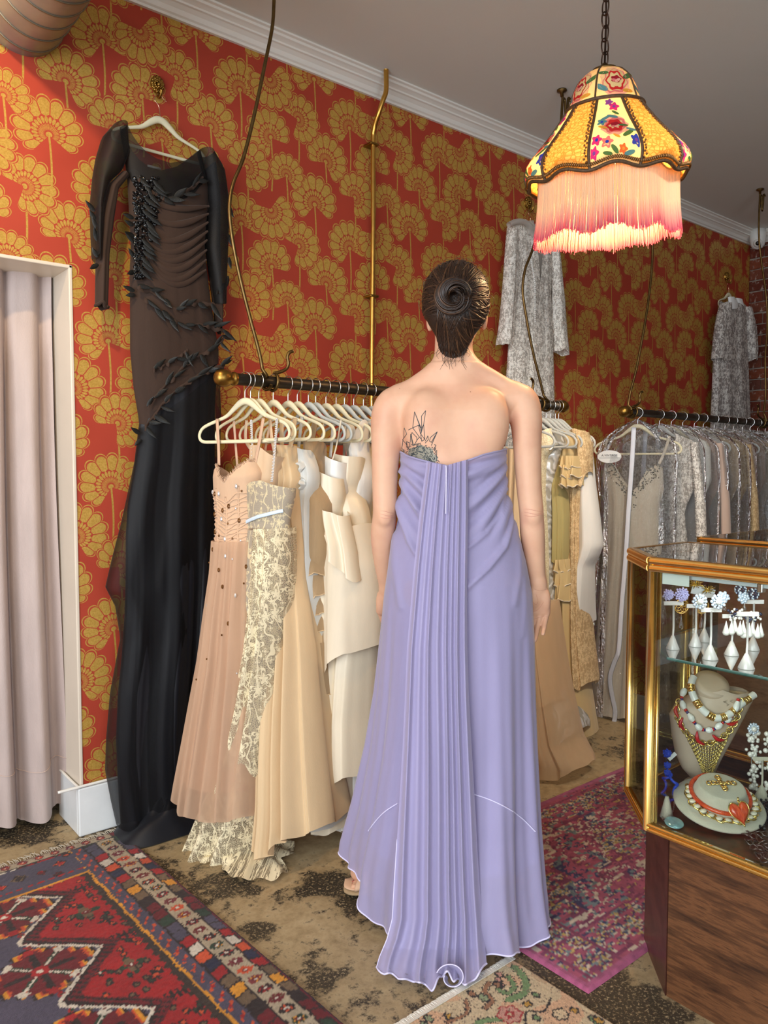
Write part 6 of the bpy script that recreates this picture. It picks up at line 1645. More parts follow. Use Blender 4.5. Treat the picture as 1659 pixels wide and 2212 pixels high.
for k, (dx, w) in enumerate([(-.026, .0115), (-.008, .0085), (.006, .0080), (.018, .0075), (.028, .0070)]):
    P = [base + ax * (0.075) + sd * -dx * .9 + Z3 * 0.036, base + ax * 0.04 + sd * -dx + Z3 * 0.034, base + ax * (0.014 + .010 * k * .6) + sd * -dx + Z3 * 0.027]
    b = MB(); b.tube(smooth_path(P, 12), np.concatenate([np.full(8, w), w * np.array([1.05, 1.0, .85, .45])]), 10); b.build('toe', M_skin, sh, world=False)
    b = MB(); b.ell(base + ax * (0.012 + .006 * k) + sd * -dx + Z3 * (0.030 + w * .55), (w * .6, w * .6, w * .25), 8, 6); b.build('toenail', M_lip, sh, world=False)
# ================================================================== FRINGED PENDANT LAMP
def lampcloth(name, vc=True, c=None, transl=0.55, bscale=220, pattern=None):
    m, nt, bs, out = newmat(name)
    if vc:
        a = nt.nodes.new('ShaderNodeAttribute'); a.attribute_name = 'Col'; col = a.outputs['Color']
    else:
        col = ramp(nt, noise(nt, coords(nt), 30, 3), [(0.3, tuple(np.array(c[:3]) * .9)), (0.7, c)])
    h = noise(nt, coords(nt), bscale, 2)
    if pattern == 'lace':
        v = nt.nodes.new('ShaderNodeTexVoronoi'); v.feature = 'DISTANCE_TO_EDGE'; v.inputs['Scale'].default_value = 75; ln(nt, coords(nt, (1, 1, 1.3)), v.inputs['Vector'])
        w = nt.nodes.new('ShaderNodeTexWave'); w.bands_direction = 'Z'; w.inputs['Scale'].default_value = 22; w.inputs['Distortion'].default_value = 1.2; ln(nt, coords(nt), w.inputs['Vector'])
        f = math_(nt, 'MULTIPLY', math_(nt, 'GREATER_THAN', v.outputs['Distance'], 0.10), math_(nt, 'ADD', math_(nt, 'MULTIPLY', w.outputs['Fac'], 0.5), 0.5))
        col = mixc(nt, f, rgb(176, 122, 48), col); h = f
    ln(nt, col, bs.inputs['Base Color']); bs.inputs['Roughness'].default_value = 0.75; bs.inputs['Specular IOR Level'].default_value = 0.2
    bump(nt, bs, h, 0.3, 0.003)
    t = nt.nodes.new('ShaderNodeBsdfTranslucent'); ln(nt, col, t.inputs[0])
    x = nt.nodes.new('ShaderNodeMixShader'); x.inputs[0].default_value = transl
    ln(nt, bs.outputs[0], x.inputs[1]); ln(nt, t.outputs[0], x.inputs[2]); ln(nt, x.outputs[0], out.inputs[0])
    return m
LP = at_depth(1306, 152, 2.30)
lampo = thing('pendant_lamp', 'fringed vintage pendant lamp with floral and gold lace panels, hanging on a chain', 'lamp', LP)
lampo.rotation_euler = (math.radians(7), math.radians(-3), YAW - math.pi / 2)
SH = np.array([(.030, .000), (.052, -.008), (.074, -.028), (.088, -.055), (.096, -.080), (.102, -.098), (.112, -.112), (.134, -.142), (.164, -.178), (.194, -.210), (.217, -.236), (.232, -.258), (.236, -.274), (.231, -.292), (.222, -.304)])
arc = np.concatenate([[0], np.cumsum(np.hypot(*np.diff(SH, axis=0).T))]); arc /= arc[-1]
V_NECK = float(np.interp(-.105, SH[::-1, 1], arc[::-1]))
def lamp_pt(a, v, off=0.0):
    """a = angle (0 = towards the camera, + = right), v = 0 at the cap .. 1 at the lower edge"""
    a, v = np.broadcast_arrays(np.asarray(a, float), np.asarray(v, float))
    r = np.interp(v, arc, SH[:, 0]); z = np.interp(v, arc, SH[:, 1])
    w = np.clip((v - V_NECK) / (1 - V_NECK), 0, 1)
    r = r * (1 + 0.022 * w * np.cos(5 * (a - A0) * 2)) + off
    z = z - 0.013 * np.clip((w - .7) / .3, 0, 1) * (0.5 - 0.5 * np.cos(10 * (a - A0)))
    return np.stack([r * np.sin(a), -r * np.cos(a), z], -1)
A0 = math.radians(-9); HF = math.radians(17.5)
M_floral = lampcloth('cream_floral_cotton', False, rgb(240, 206, 140), 0.24)
M_embroid = lampcloth('embroidered_flowers', True, None, 0.24)
M_goldl = lampcloth('gold_lace_cloth', False, rgb(222, 168, 86), 0.24, pattern='lace')
M_braid = plain('dark_gold_braid', rgb(78, 56, 34), 0.6, 0.2, 0.4, 150, 0.3, 400)
PAL = dict(red=rgb3(206, 42, 40), pink=rgb3(224, 120, 112), pale=rgb3(238, 178, 150), deep=rgb3(160, 24, 40), mag=rgb3(206, 50, 120), blue=rgb3(52, 70, 170), green=rgb3(80, 116, 62), teal=rgb3(90, 140, 140), purple=rgb3(140, 74, 150), gold=rgb3(222, 160, 60), orange=rgb3(226, 110, 50))
class Decal:
    def __init__(s, ac, vc, half, v0, v1): s.mb = MB(); s.ac, s.vc, s.half, s.v0, s.v1 = ac, vc, half, v0, v1; s.lift = 0.0010
    def blob(s, x, y, rx, ry, col, lobes=0, depth=0.15, rot=0, n=22):
        """x in -1..1 across the panel, y 0..1 down it; radii in metres"""
        a = np.linspace(0, 2 * math.pi, n, endpoint=False); k = 1 + depth * np.cos(lobes * a) if lobes else 1
        px, py = rx * k * np.cos(a), ry * k * np.sin(a)
        qx, qy = px * math.cos(rot) - py * math.sin(rot), px * math.sin(rot) + py * math.cos(rot)
        v = np.clip(s.v0 + (s.v1 - s.v0) * y + qy / 0.40, s.v0 + .012, s.v1 - .012)
        R = np.interp(s.v0 + (s.v1 - s.v0) * y, arc, SH[:, 0])
        an = s.ac + np.clip(x * s.half + qx / R, -s.half * .93, s.half * .93)
        s.lift += 0.00004
        P = lamp_pt(an, v, s.lift)
        s.mb.cc = col; s.mb.add(np.concatenate([P.mean(0)[None], P]), [(0, 1 + i, 1 + (i + 1) % n) for i in range(n)])
    def flower(s, x, y, r, col, mid, n=5): s.blob(x, y, r * 1.15, r * 1.5, col, n, 0.25); s.blob(x, y, r * .4, r * .5, mid, 0, n=10)
    def leaf(s, x, y, r, col, rot): s.blob(x, y, r * 1.2, r * .55, col, 2, 0.12, rot, 14)
    def rose(s, x, y, r):
        s.blob(x, y, r, r * 1.3, PAL['pale'], 9, .09); s.blob(x + .02, y, r * .82, r * 1.05, PAL['pink'], 7, .1, .3); s.blob(x, y + .01, r * .62, r * .8, PAL['red'], 6, .12, .0)
        s.blob(x + .03, y - .01, r * .34, r * .28, PAL['deep'], 5, .15); s.blob(x - .05, y + .03, r * .24, r * .12, PAL['pink'], 0, 0, .5); s.blob(x + .10, y + .025, r * .22, r * .1, PAL['pale'], 0, 0, -.6)
random.seed(3)
for k in range(5):
    ac = A0 + k * 2 * math.pi / 5
    # narrow floral gore
    vv = np.linspace(V_NECK, 1.0, 26); G = lamp_pt(ac + np.linspace(-HF, HF, 16)[None, :], vv[:, None])
    p = MB().grid(G).build('floral_panel', M_floral, lampo, world=False)
    d = Decal(ac, 0, HF, V_NECK, 1.0)
    d.rose(.05, .50, .036)
    for q in ((-.1, .09, .0085, 'purple', 'purple'), (.2, .17, .011, 'mag', 'purple'), (-.72, .72, .011, 'mag', 'blue'), (-.32, .77, .012, 'pink', 'blue'), (.80, .76, .012, 'blue', 'purple'), (-.80, .86, .010, 'mag', 'purple'), (.25, .87, .009, 'orange', 'gold'), (-.55, .42, .010, 'teal', 'blue')): d.flower(q[0], q[1], q[2], PAL[q[3]], PAL[q[4]])
    for x, y, r, c, ro in ((.55, .66, .016, 'green', -.7), (.75, .60, .012, 'teal', .4), (-.4, .36, .012, 'teal', -.6), (.0, .34, .012, 'teal', .5), (-.05, .87, .012, 'green', 1.0), (-.3, .90, .010, 'green', .4), (.05, .70, .009, 'gold', .8), (.45, .52, .010, 'green', .2), (-.5, .52, .011, 'gold', .6), (.5, .9, .012, 'teal', -.4), (.2, .28, .010, 'green', .9)): d.leaf(x, y, r, PAL[c], ro)
    o = d.mb.build('embroidery', M_embroid, p, world=False); o['kind'] = 'stuff'
    # broad gold lace gore
    a1 = ac + 2 * math.pi / 5
    G = lamp_pt(np.linspace(ac + HF, a1 - HF, 22)[None, :], vv[:, None])
    MB().grid(G).build('lace_panel', M_goldl, lampo, world=False)
    # crown gore with a big rose
    vc_ = np.linspace(0, V_NECK, 14); G = lamp_pt(np.linspace(ac + .25 - math.pi / 5, ac + .25 + math.pi / 5, 18)[None, :], vc_[:, None])
    p = MB().grid(G).build('crown_panel', M_floral, lampo, world=False)
    d = Decal(ac + .25, 0, math.pi / 5, 0, V_NECK)
    if k % 2 == 0 or k == 4: d.rose(-.05, .60, .042)
    else:
        d.flower(.1, .6, .018, PAL['mag'], PAL['pale']); d.flower(-.5, .4, .012, PAL['purple'], PAL['gold']); d.flower(.6, .75, .012, PAL['pink'], PAL['deep'])
    for x, y, r, c, ro in ((-.75, .75, .016, 'teal', .6), (.75, .5, .016, 'green', -.5), (.5, .85, .013, 'gold', 0), (-.7, .4, .012, 'green', .2)): d.leaf(x, y, r, PAL[c], ro)
    o = d.mb.build('embroidery', M_embroid, p, world=False); o['kind'] = 'stuff'
    for sg in (-1, 1):
        P = lamp_pt(np.full(30, ac + sg * HF), np.linspace(V_NECK, 1, 30), 0.002)
        q = MB().tube(P, 0.0042, 7).build('seam_braid', M_braid, lampo, world=False)
    P = lamp_pt(np.full(14, ac + .25 + math.pi / 5), np.linspace(0.02, V_NECK, 14), 0.001)
    MB().tube(P, 0.0028, 6).build('crown_seam', M_braid, lampo, world=False)
aa = np.linspace(0, 2 * math.pi, 160, endpoint=False)
MB().tube(lamp_pt(aa, np.full(160, V_NECK), 0.003), 0.0052, 8, closed=True).build('neck_braid', M_braid, lampo, world=False)
hb = MB().tube(lamp_pt(aa, np.full(160, 1.0), 0.0025), 0.0050, 8, closed=True).build('hem_braid', M_braid, lampo, world=False)
mb = MB()
for a in np.linspace(0, 2 * math.pi, 260, endpoint=False):
    mb.ell(lamp_pt(a, 0.966 + .012 * math.sin(a * 130), 0.003), (.0030, .0030, .0055), 6, 4)
for k in range(5):
    for sg in (-1, 1):
        for v in np.linspace(V_NECK + .02, .95, 34): mb.ell(lamp_pt(A0 + k * 2 * math.pi / 5 + sg * (HF + .010 / np.interp(v, arc, SH[:, 0]) * (1 + .3 * math.sin(v * 150))), v, .002), .0032, 5, 4)
o = mb.build('beaded_edging', plain('gold_beading', rgb(120, 84, 44), 0.35, 0.6, 0.5, 200), hb, world=False); o['kind'] = 'stuff'
b = MB(); b.lathe([(.001, .020), (.008, .018), (.012, .010), (.034, .004), (.036, -.002), (.001, -.002)], 24); b.build('cap', M_darkbrass, lampo, world=False)
# fringe: straight silk threads hanging from the inner edge of the shade
lw = np.array(wm(lampo))
mb = MB(); rg = np.random.RandomState(4); Lf_ = 0.172
cream, pinkc, mag_ = rgb3(248, 224, 190), rgb3(240, 172, 162), rgb3(222, 104, 130)
for layer, (n, dr) in enumerate(((620, 0.0), (420, -0.004))):
    for k in range(n):
        a = 2 * math.pi * k / n + rg.randn() * .0015
        sc = 0.5 - 0.5 * math.cos(10 * (a - A0))
        r = 0.202 + 0.009 * math.cos(5 * (a - A0 - .3)) + dr
        top = np.array([r * math.sin(a), -r * math.cos(a), -.296 - .012 * sc])
        tw = lw[:3, :3] @ top + lw[:3, 3]
        L = Lf_ + 0.004 * rg.randn() + .004 * math.sin(9 * a)
        rad = lw[:3, :3] @ np.array([math.sin(a), -math.cos(a), 0]); rad[2] = 0
        tang = np.cross(rad, Z3); w = 0.00115 + .0003 * rg.rand()
        sway = rg.randn() * .0010
        for i in range(5):
            u0 = i / 5
        us = (0, .3, .55, .72, .85, .94, 1.0)
        rows, cols = [], []
        for u in us:
            c = tw - Z3 * L * u + rad * (0.012 * u * u + .003 * math.sin(8 * a) * u) + tang * sway * u
            rows.append([c - tang * w, c + rad * w, c + tang * w, c - rad * w])
            col = cream if u < .5 else (cream + (pinkc - cream) * min(1, max(0, u - .6) / .25) if u < .86 else pinkc + (mag_ - pinkc) * (u - .86) / .14)
            cols += [col] * 4
        k0 = mb.n
        mb.cc = None; mb.grid(np.array(rows), cv=True); mb.col.append(np.array(cols))
f = mb.build('fringe', lampcloth('silk_fringe', True, None, 0.5, 500), lampo); f['kind'] = 'stuff'; f['label'] = 'cream silk fringe dyed pink at its tips'
mb = MB(); P = []
for a in np.linspace(0, 2 * math.pi, 120, endpoint=False):
    sc = 0.5 - 0.5 * math.cos(10 * (a - A0)); r = 0.203 + 0.009 * math.cos(5 * (a - A0 - .3))
    P.append((r * math.sin(a), -r * math.cos(a), -.297 - .012 * sc))
mb.tube(P, 0.0026, 6, closed=True); mb.build('fringe_heading', M_floral, lampo, world=False)
# bulb and its light
M_bulb, nt, bs, out = newmat('lit_bulb')
bs.inputs['Emission Color'].default_value = (1.0, 0.72, 0.38, 1); bs.inputs['Emission Strength'].default_value = 8
ln(nt, noise(nt, coords(nt), 3), bs.inputs['Roughness'])
b = MB(); b.ell((0, 0, -.235), (.036, .036, .045), 20, 14); b.build('bulb', M_bulb, lampo, world=False)
b = MB(); b.lathe([(.001, -.135), (.017, -.135), (.018, -.17), (.015, -.195), (.001, -.195)], 16); b.build('socket', M_darkbrass, lampo, world=False)
b = MB(); b.tube([(0, 0, 0), (0, 0, -.14)], .005, 8); b.build('stem', M_darkbrass, lampo, world=False)
pl_ = lw[:3, :3] @ np.array([0, 0, -.375]) + lw[:3, 3]
lamp('pendant_bulb_light', 'POINT', tuple(pl_), None, 20, (1.0, 0.68, 0.34), 0.045)
# chain up to the ceiling, link by link, with the flex threaded through
z = LP[2] + 0.030; k = 0
link = MB()
ring = [(0.0125 * math.copysign(abs(math.cos(t)) ** .8, math.cos(t)), 0, 0.0225 * math.copysign(abs(math.sin(t)) ** .9, math.sin(t))) for t in np.linspace(0, 2 * math.pi, 24, endpoint=False)]
link.tube(ring, 0.0022, 6, closed=True)
proto_link = None
M_chain = plain('dark_bronze_chain', rgb(72, 54, 44), 0.4, 0.9, 0.2, 80)
Li = wm(lampo).inverted()
while z < CEIL_Z - 0.02:
    if proto_link is None: o = proto_link = link.build('chain_link', M_chain, lampo, world=False)
    else: o = proto_link.copy(); scene.collection.objects.link(o); o.parent = lampo
    Mx = Li @ (Matrix.Translation((LP[0], LP[1], z)) @ Matrix.Rotation(YAW + (0.5 if k % 2 == 0 else 2.0), 4, 'Z'))
    o.location = Mx.translation; o.rotation_euler = Mx.to_euler()
    z += 0.037; k += 1
b = MB(); b.tube([LP + Z3 * 0.01, (LP[0] + .004, LP[1], LP[2] + .15), (LP[0] - .003, LP[1], LP[2] + .3), (LP[0], LP[1], CEIL_Z)], 0.0030, 7); b.build('flex', M_chain, lampo)
b = MB(); b.lathe([(.001, 0), (.055, 0), (.05, -.014), (.02, -.028), (.001, -.03)], 24, (LP[0], LP[1], CEIL_Z)); b.build('ceiling_rose', M_darkbrass, lampo)
# ================================================================== GLASS SHOWCASES WITH JEWELLERY
M_glass = glassy('showcase_glass', (0.95, 0.98, 0.965), 0.9)[0]
M_shelfglass = glassy('shelf_glass', (0.88, 0.95, 0.92), 1.6)[0]
M_glassedge = plain('green_glass_edge', rgb(52, 92, 84), 0.2, 0, 0.1, 30)
M_walnut = wood('walnut_laminate', rgb(52, 32, 22), rgb(108, 70, 44), (3, 1.6, 14), 0.35)
M_mahog = wood('mahogany_laminate', rgb(66, 34, 28), rgb(94, 52, 42), (2.5, 2.5, 3), 0.35)
M_back = wood('brown_door_panel', rgb(118, 78, 62), rgb(150, 106, 86), (3, 3, 8), 0.4)
CZ0, CZ1, SZ = 0.426, 1.056, 0.822
def bar(mb, p, q, w, h, round_=False):
    """gold extrusion from p to q, w wide and h tall, with a groove along its face"""
    p, q = np.array(p, float), np.array(q, float); d = q - p; L = np.linalg.norm(d); d /= L
    up_ = Z3 if abs(d[2]) < .9 else np.array([1.0, 0, 0])
    s = np.cross(d, up_); s /= np.linalg.norm(s); u = np.cross(s, d)
    face = [(.28 + .22 * math.cos(q), c + .25 * math.sin(q)) for c in (-.25, .25) for q in np.linspace(-1.5, 1.5, 7)]       # two rounded beads
    prof = face + [(-a, b) for a, b in face[::-1]]
    rows = [[c + s * a * w + u * b * h for a, b in prof] for c in (p, q)]
    mb.grid(np.array(rows), cv=True); n = len(prof)
    mb.f.append(tuple(range(mb.n - 2 * n, mb.n - n))); mb.f.append(tuple(range(mb.n - 1, mb.n - n - 1, -1))); mb.mi += [0, 0]
def part(f, name, mat, parent, smooth=True, ang=None, label=None):
    b = MB(); f(b); o = b.build(name, mat, parent, smooth=smooth, ang=ang)
    if label: o['label'] = label
    return o
def pane(name, parent, a, b_, z0, z1, t=0.004, mat=None):
    a, b_ = np.array(a), np.array(b_); d = b_ - a; nrm = np.array([d[1], -d[0]]) / np.hypot(*d) * t / 2
    return part(lambda m: m.prism([tuple(a + nrm), tuple(b_ + nrm), tuple(b_ - nrm), tuple(a - nrm)], z0, z1), name, mat or M_glass, parent, False)
A_, B_ = np.array([1.62, 0.983]), np.array([1.769, 1.132])
XB, YE = 2.04, -0.30
outline = [tuple(A_), tuple(B_), (XB, B_[1]), (XB, YE), (A_[0], YE)]
case = thing('showcase', 'gold framed glass showcase on a walnut base, full of costume jewellery', 'showcase', (1.83, 0.4, 0))
basepoly = [(1.65, .946), (1.801, 1.097), (XB - .02, 1.097), (XB - .02, YE + .03), (1.65, YE + .03)]
part(lambda m: m.prism([(1.652, .944), (XB - .03, .944), (XB - .03, YE + .04), (1.652, YE + .04)], 0.0, CZ0 - .018), 'base_panel', M_walnut, case, False)
part(lambda m: m.prism([(1.65, .946), (1.801, 1.097), (XB - .02, 1.097), (XB - .02, .945), (1.66, .945)], 0.0, CZ0 - .018), 'base_corner', M_mahog, case, False, label='reddish brown canted corner of the base')
part(lambda m: m.prism([(1.632, .978), (1.775, 1.120), (XB - .008, 1.120), (XB - .008, YE + .01), (1.632, YE + .01)], CZ0 - .018, CZ0 - .004), 'deck', M_walnut, case, False)
for z, h, w, nm in ((CZ0 - .012, .022, .022, 'bottom_rail'), (CZ1 - .016, .034, .030, 'top_rail')):
    for p, q in ((A_, (A_[0], YE)), (A_, B_), (B_, (XB, B_[1])), ((XB, B_[1]), (XB, YE))):
        part(lambda m: bar(m, (*p, z), (*q, z), w, h), nm, M_gold, case, True, 30)
for p in (A_, B_, (XB, B_[1]), (XB, .2)):
    b = MB(); b.tube([(p[0], p[1], CZ0 - .02), (p[0], p[1], CZ1)], .0115, 14)
    for s_ in (-1, 1):
        dv = np.array([(.016, -.006), (.006, -.016)][0 if s_ > 0 else 1]) * (1 if p is A_ else .9)
        b.tube([(p[0] + dv[0], p[1] + (dv[1] if p is A_ else -abs(dv[1])), CZ0), (p[0] + dv[0], p[1] + (dv[1] if p is A_ else -abs(dv[1])), CZ1 - .01)], .0042, 8)
    o = b.build('corner_post', M_gold, case); o['kind'] = 'stuff'
pane('front_pane', case, A_ + [0, -.01], (A_[0], YE), CZ0, CZ1 - .03); pane('corner_pane', case, A_, B_, CZ0, CZ1 - .03)
pane('side_pane', case, B_, (XB, B_[1]), CZ0, CZ1 - .03); pane('back_pane', case, (XB, B_[1]), (XB, YE), CZ0, CZ1 - .03)
part(lambda m: m.prism([tuple(A_ + [.01, -.002]), tuple(B_ + [.002, -.01]), (XB - .01, B_[1] - .01), (XB - .01, YE), (A_[0] + .01, YE)], CZ1 - .006, CZ1), 'top_pane', M_glass, case, False)
sp = [(A_[0] + .022, A_[1] - .03), (B_[0] + .01, B_[1] - .045), (XB - .03, B_[1] - .045), (XB - .03, YE + .02), (A_[0] + .022, YE + .02)]
sh = part(lambda m: m.prism(sp, SZ - .006, SZ), 'glass_shelf', M_shelfglass, case, False)
def shelf_edge(m):
    for p, q in zip(sp[-1:] + sp[:2], sp[:3]): m.tube([(p[0], p[1], SZ - .003), (q[0], q[1], SZ - .003)], .0036, 6)
part(shelf_edge, 'shelf_edge', M_glassedge, sh)
# slotted shelf standard, light strip, label on the pane, lock clip
M_steel = plain('grey_steel', rgb(168, 172, 180), 0.35, 0.8, 0.06, 30)
for py_ in (0.86, 0.42):
    st = part(lambda m: m.box((XB - .022, py_ - .008, CZ0), (XB - .012, py_ + .008, CZ1 - .05), .001), 'shelf_standard', M_steel, case, False)
    for k in range(14): part(lambda m: m.box((XB - .0228, py_ - .003, CZ0 + .03 + .038 * k), (XB - .0215, py_ + .003, CZ0 + .047 + .038 * k)), 'slot', M_black, st, False)
part(lambda m: m.box((A_[0] + .02, YE + .05, CZ1 - .046), (A_[0] + .045, A_[1] - .03, CZ1 - .030), .003), 'light_tube_housing', plain('pale_strip', rgb(200, 206, 206), .4), case, False)
part(lambda m: m.box((A_[0] + .006, A_[1] - .088, CZ1 - .060), (A_[0] + .0075, A_[1] - .022, CZ1 - .034)), 'frosted_sticker', plain('frosted_tape', rgb(206, 214, 206), .6), case, False)
part(lambda m: m.box((A_[0] + .012, .735, CZ1 - .055), (A_[0] + .03, .747, CZ1 - .035), .002), 'clip', M_chrome, case, False)
lamp('showcase_strip_light', 'AREA', (A_[0] + .05, .45, CZ1 - .05), (1.90, .45, .7), 1.9, (.86, .94, 1.0), .9, .02)

# second showcase standing back to back with the first
case2 = thing('showcase', 'second gold edged glass showcase standing behind the jewellery showcase', 'showcase', (2.5, .4, 0))
X2, Y2, X3 = 2.235, 1.196, 2.72
part(lambda m: m.prism([(X2 + .02, Y2 - .02), (X3, Y2 - .02), (X3, YE), (X2 + .02, YE)], 0, CZ0 - .02), 'base_panel', M_walnut, case2, False)
part(lambda m: m.prism([(X2 + .012, Y2 - .055), (X2 + .022, Y2 - .055), (X2 + .022, YE), (X2 + .012, YE)], CZ0, CZ1 - .035), 'door_panel', M_back, case2, False)
for z, h in ((CZ0 - .012, .022), (CZ1 - .014, .028)):
    for p, q in (((X2, Y2), (X2, YE)), ((X2, Y2), (X3, Y2)), ((X3, Y2), (X3, YE))): part(lambda m: bar(m, (*p, z), (*q, z), .024, h), 'rail', M_gold, case2, True, 30)
for p in ((X2, Y2), (X3, Y2)): part(lambda m: m.tube([(*p, CZ0), (*p, CZ1)], .011, 12), 'corner_post', M_gold, case2)
pane('side_pane', case2, (X2, Y2), (X3, Y2), CZ0, CZ1 - .03); pane('back_pane', case2, (X3, Y2), (X3, YE), CZ0, CZ1 - .03)
part(lambda m: m.box((X2, YE, CZ1 - .004), (X3, Y2, CZ1)), 'top_pane', M_glass, case2, False)

# ------------------------------------------------------------------ displays and jewellery
M_leath = plain('blush_leatherette', rgb(206, 184, 160), 0.5, 0, 0.04, 30, 0.08, 500)
M_linen = fabric('natural_linen', rgb(204, 196, 172), 0.9, 0.2, 700, 0.5, 1, 0, 0.08)
M_pearlw = plain('pearl_grey_leatherette', rgb(222, 214, 206), 0.32, 0.1, 0.03, 40)
M_pearl = plain('pearl', rgb(232, 226, 214), 0.18, 0.05, 0.05, 60, Coat_Weight=0.5)
M_lilp = plain('lilac_pearl', rgb(186, 180, 222), 0.15, 0.1, 0.12, 120, Coat_Weight=0.6)
M_ice = plain('ice_crystal', rgb(216, 228, 240), 0.06, 0.4, 0.12, 150)
M_jet = plain('navy_bead', rgb(36, 42, 66), 0.15, 0.2, 0.3, 90)
M_blue = plain('cobalt_bead', rgb(30, 70, 200), 0.12, 0.1, 0.3, 120)
M_enamelw = plain('white_enamel', rgb(236, 236, 226), 0.2); M_enamelr = plain('red_enamel', rgb(198, 30, 34), 0.2); M_enamelb = plain('blue_enamel', rgb(46, 40, 110), 0.2)
M_coral = wood('coral_resin', rgb(170, 40, 26), rgb(226, 92, 46), (40, 10, 4), 0.12)
M_creamen = plain('cream_enamel', rgb(238, 228, 200), 0.25)
M_silver = plain('antique_silver', rgb(170, 166, 160), 0.3, 1.0, 0.25, 90)
M_shell = plain('abalone_shell', rgb(150, 190, 190), 0.15, 0.3, 0.35, 60)
M_dropx = glassy('crystal_drop', (0.93, 0.94, 0.97), 2.4)[0]
def deck(x, y, z=CZ0): return on_floor(x, y, z)
CR = np.array([R3, F3, Z3])                     # camera-facing frame for things that face the aisle

# necklace bust
q0 = deck(1512, 1700)
bust = thing('necklace_bust', 'tall blush leatherette necklace bust inside the showcase', 'display', q0)
frB = frame_of(q0, R3)
o, sB_ = gar('torso', M_leath, bust, frB, [(1510, 1470), (1490, 1505), (1462, 1520), (1447, 1545), (1452, 1590), (1460, 1630), (1474, 1660), (1496, 1684)], [(1575, 1470), (1590, 1505), (1622, 1496), (1624, 1508), (1606, 1545), (1582, 1590), (1560, 1630), (1545, 1660), (1530, 1688)],
    top=[(1510, 1490), (1545, 1480), (1575, 1490)], hem=[(1496, 1684), (1530, 1688)], thick=((.42, .05), (.55, .085), (.66, .10), (.8, .06)), folds=0.01, amp=(0, 0), n=40, rows=40)
nk = on_plane(1533, 1474, q0, F3) - F3 * .012
nr = np.linalg.norm(on_plane(1578, 1475, q0, F3) - on_plane(1504, 1475, q0, F3)) / 2
tilt = np.array(Matrix.Rotation(math.radians(34), 3, Vector(R3)))
b = MB(); b.lathe([(nr * 1.04, -.050), (nr * .98, -.02), (nr * 1.0, -.004), (nr * .97, .002), (nr * .6, .003), (.0005, .003)], 36, nk + np.array([0, 0, .0]), tilt); b.build('neck', M_leath, bust)
b = MB(); b.lathe([(.0005, .014), (.036, .014), (.040, .010), (.042, 0), (.0005, 0)], 30, q0); b.build('foot', M_leath, bust)

def on_bust(x, y, off=.003):
    p = on_plane(x, y, q0, F3); return p - F3 * (_bd(x, y) + off)
def _bd(x, y):
    z = on_plane(x, y, q0, F3)[2]; T = np.interp(z, [.42, .55, .66, .8], [.05, .085, .10, .06]) / 2
    xl = np.interp(y, [1470, 1505, 1545, 1590, 1630, 1684], [1505, 1470, 1447, 1452, 1460, 1496]); xr = np.interp(y, [1470, 1505, 1545, 1590, 1630, 1688], [1580, 1605, 1606, 1582, 1560, 1530])
    c = np.clip(2 * (x - xl) / (xr - xl) - 1, -.98, .98); return T * (1 - c * c) ** .45
def links(mb, path, n, r, L, flat=.9, alt=True, N=None):
    """row of interlocked oval links along a path"""
    P = smooth_path(path, n * 4)
    d = np.concatenate([[0], np.cumsum(np.linalg.norm(np.diff(P, axis=0), axis=1))]); 
    for k in range(n):
        s = d[-1] * (k + .5) / n; c = np.array([np.interp(s, d, P[:, i]) for i in range(3)]); c2 = np.array([np.interp(min(s + .003, d[-1]), d, P[:, i]) for i in range(3)]); c1 = np.array([np.interp(max(s - .003, 0), d, P[:, i]) for i in range(3)])
        t = c2 - c1; t /= np.linalg.norm(t) + 1e-9; nn = np.array(N if N is not None else -F3, float); nn -= t * nn.dot(t); nn /= np.linalg.norm(nn); s_ = np.cross(t, nn)
        if alt: a = .7 if k % 2 else -.7; s_, nn = s_ * math.cos(a) + nn * math.sin(a), nn * math.cos(a) - s_ * math.sin(a)
        mb.tube([c + t * L * .5 * math.cos(q) + s_ * L * .5 * flat * math.sin(q) for q in np.linspace(0, 2 * math.pi, 12, endpoint=False)], r, 5, closed=True)
# gold mesh bib
t = thing('bib_necklace', 'gold mesh bib necklace with red enamel links on the blush bust', 'necklace', q0 + Z3 * .08 - F3 * .03)
mb = MB(); rg = np.random.RandomState(1)
for k in range(30):
    u = k / 29.0
    x0, y0 = 1468 + 92 * u, 1575 + 26 * math.sin(math.pi * u); x1, y1 = 1508 + 18 * u, 1655 + 30 * math.sin(math.pi * u)
    n = 22
    for i in range(n):
        f = i / (n - 1.0); x, y = x0 + (x1 - x0) * f + (1.2 if i % 2 else -1.2), y0 + (y1 - y0) * f
        p = on_bust(x, y, .004)
        ang = .8 if (i + k) % 2 else -.8
        dv = R3 * math.sin(ang) + Z3 * math.cos(ang)
        mb.tube([p - dv * .0024, p - F3 * .0012, p + dv * .0024], .00105, 4)
o = mb.build('mesh_bib', M_palegold, t); o['kind'] = 'stuff'
mb = MB(); colpath = [on_bust(x, y, .006) for x, y in ((1462, 1508), (1456, 1530), (1458, 1552), (1470, 1572), (1488, 1586), (1508, 1592), (1528, 1588), (1548, 1576), (1566, 1556), (1578, 1530), (1584, 1500))]
links(mb, colpath, 30, .0019, .0165, .9); mb.build('chain', M_palegold, t)
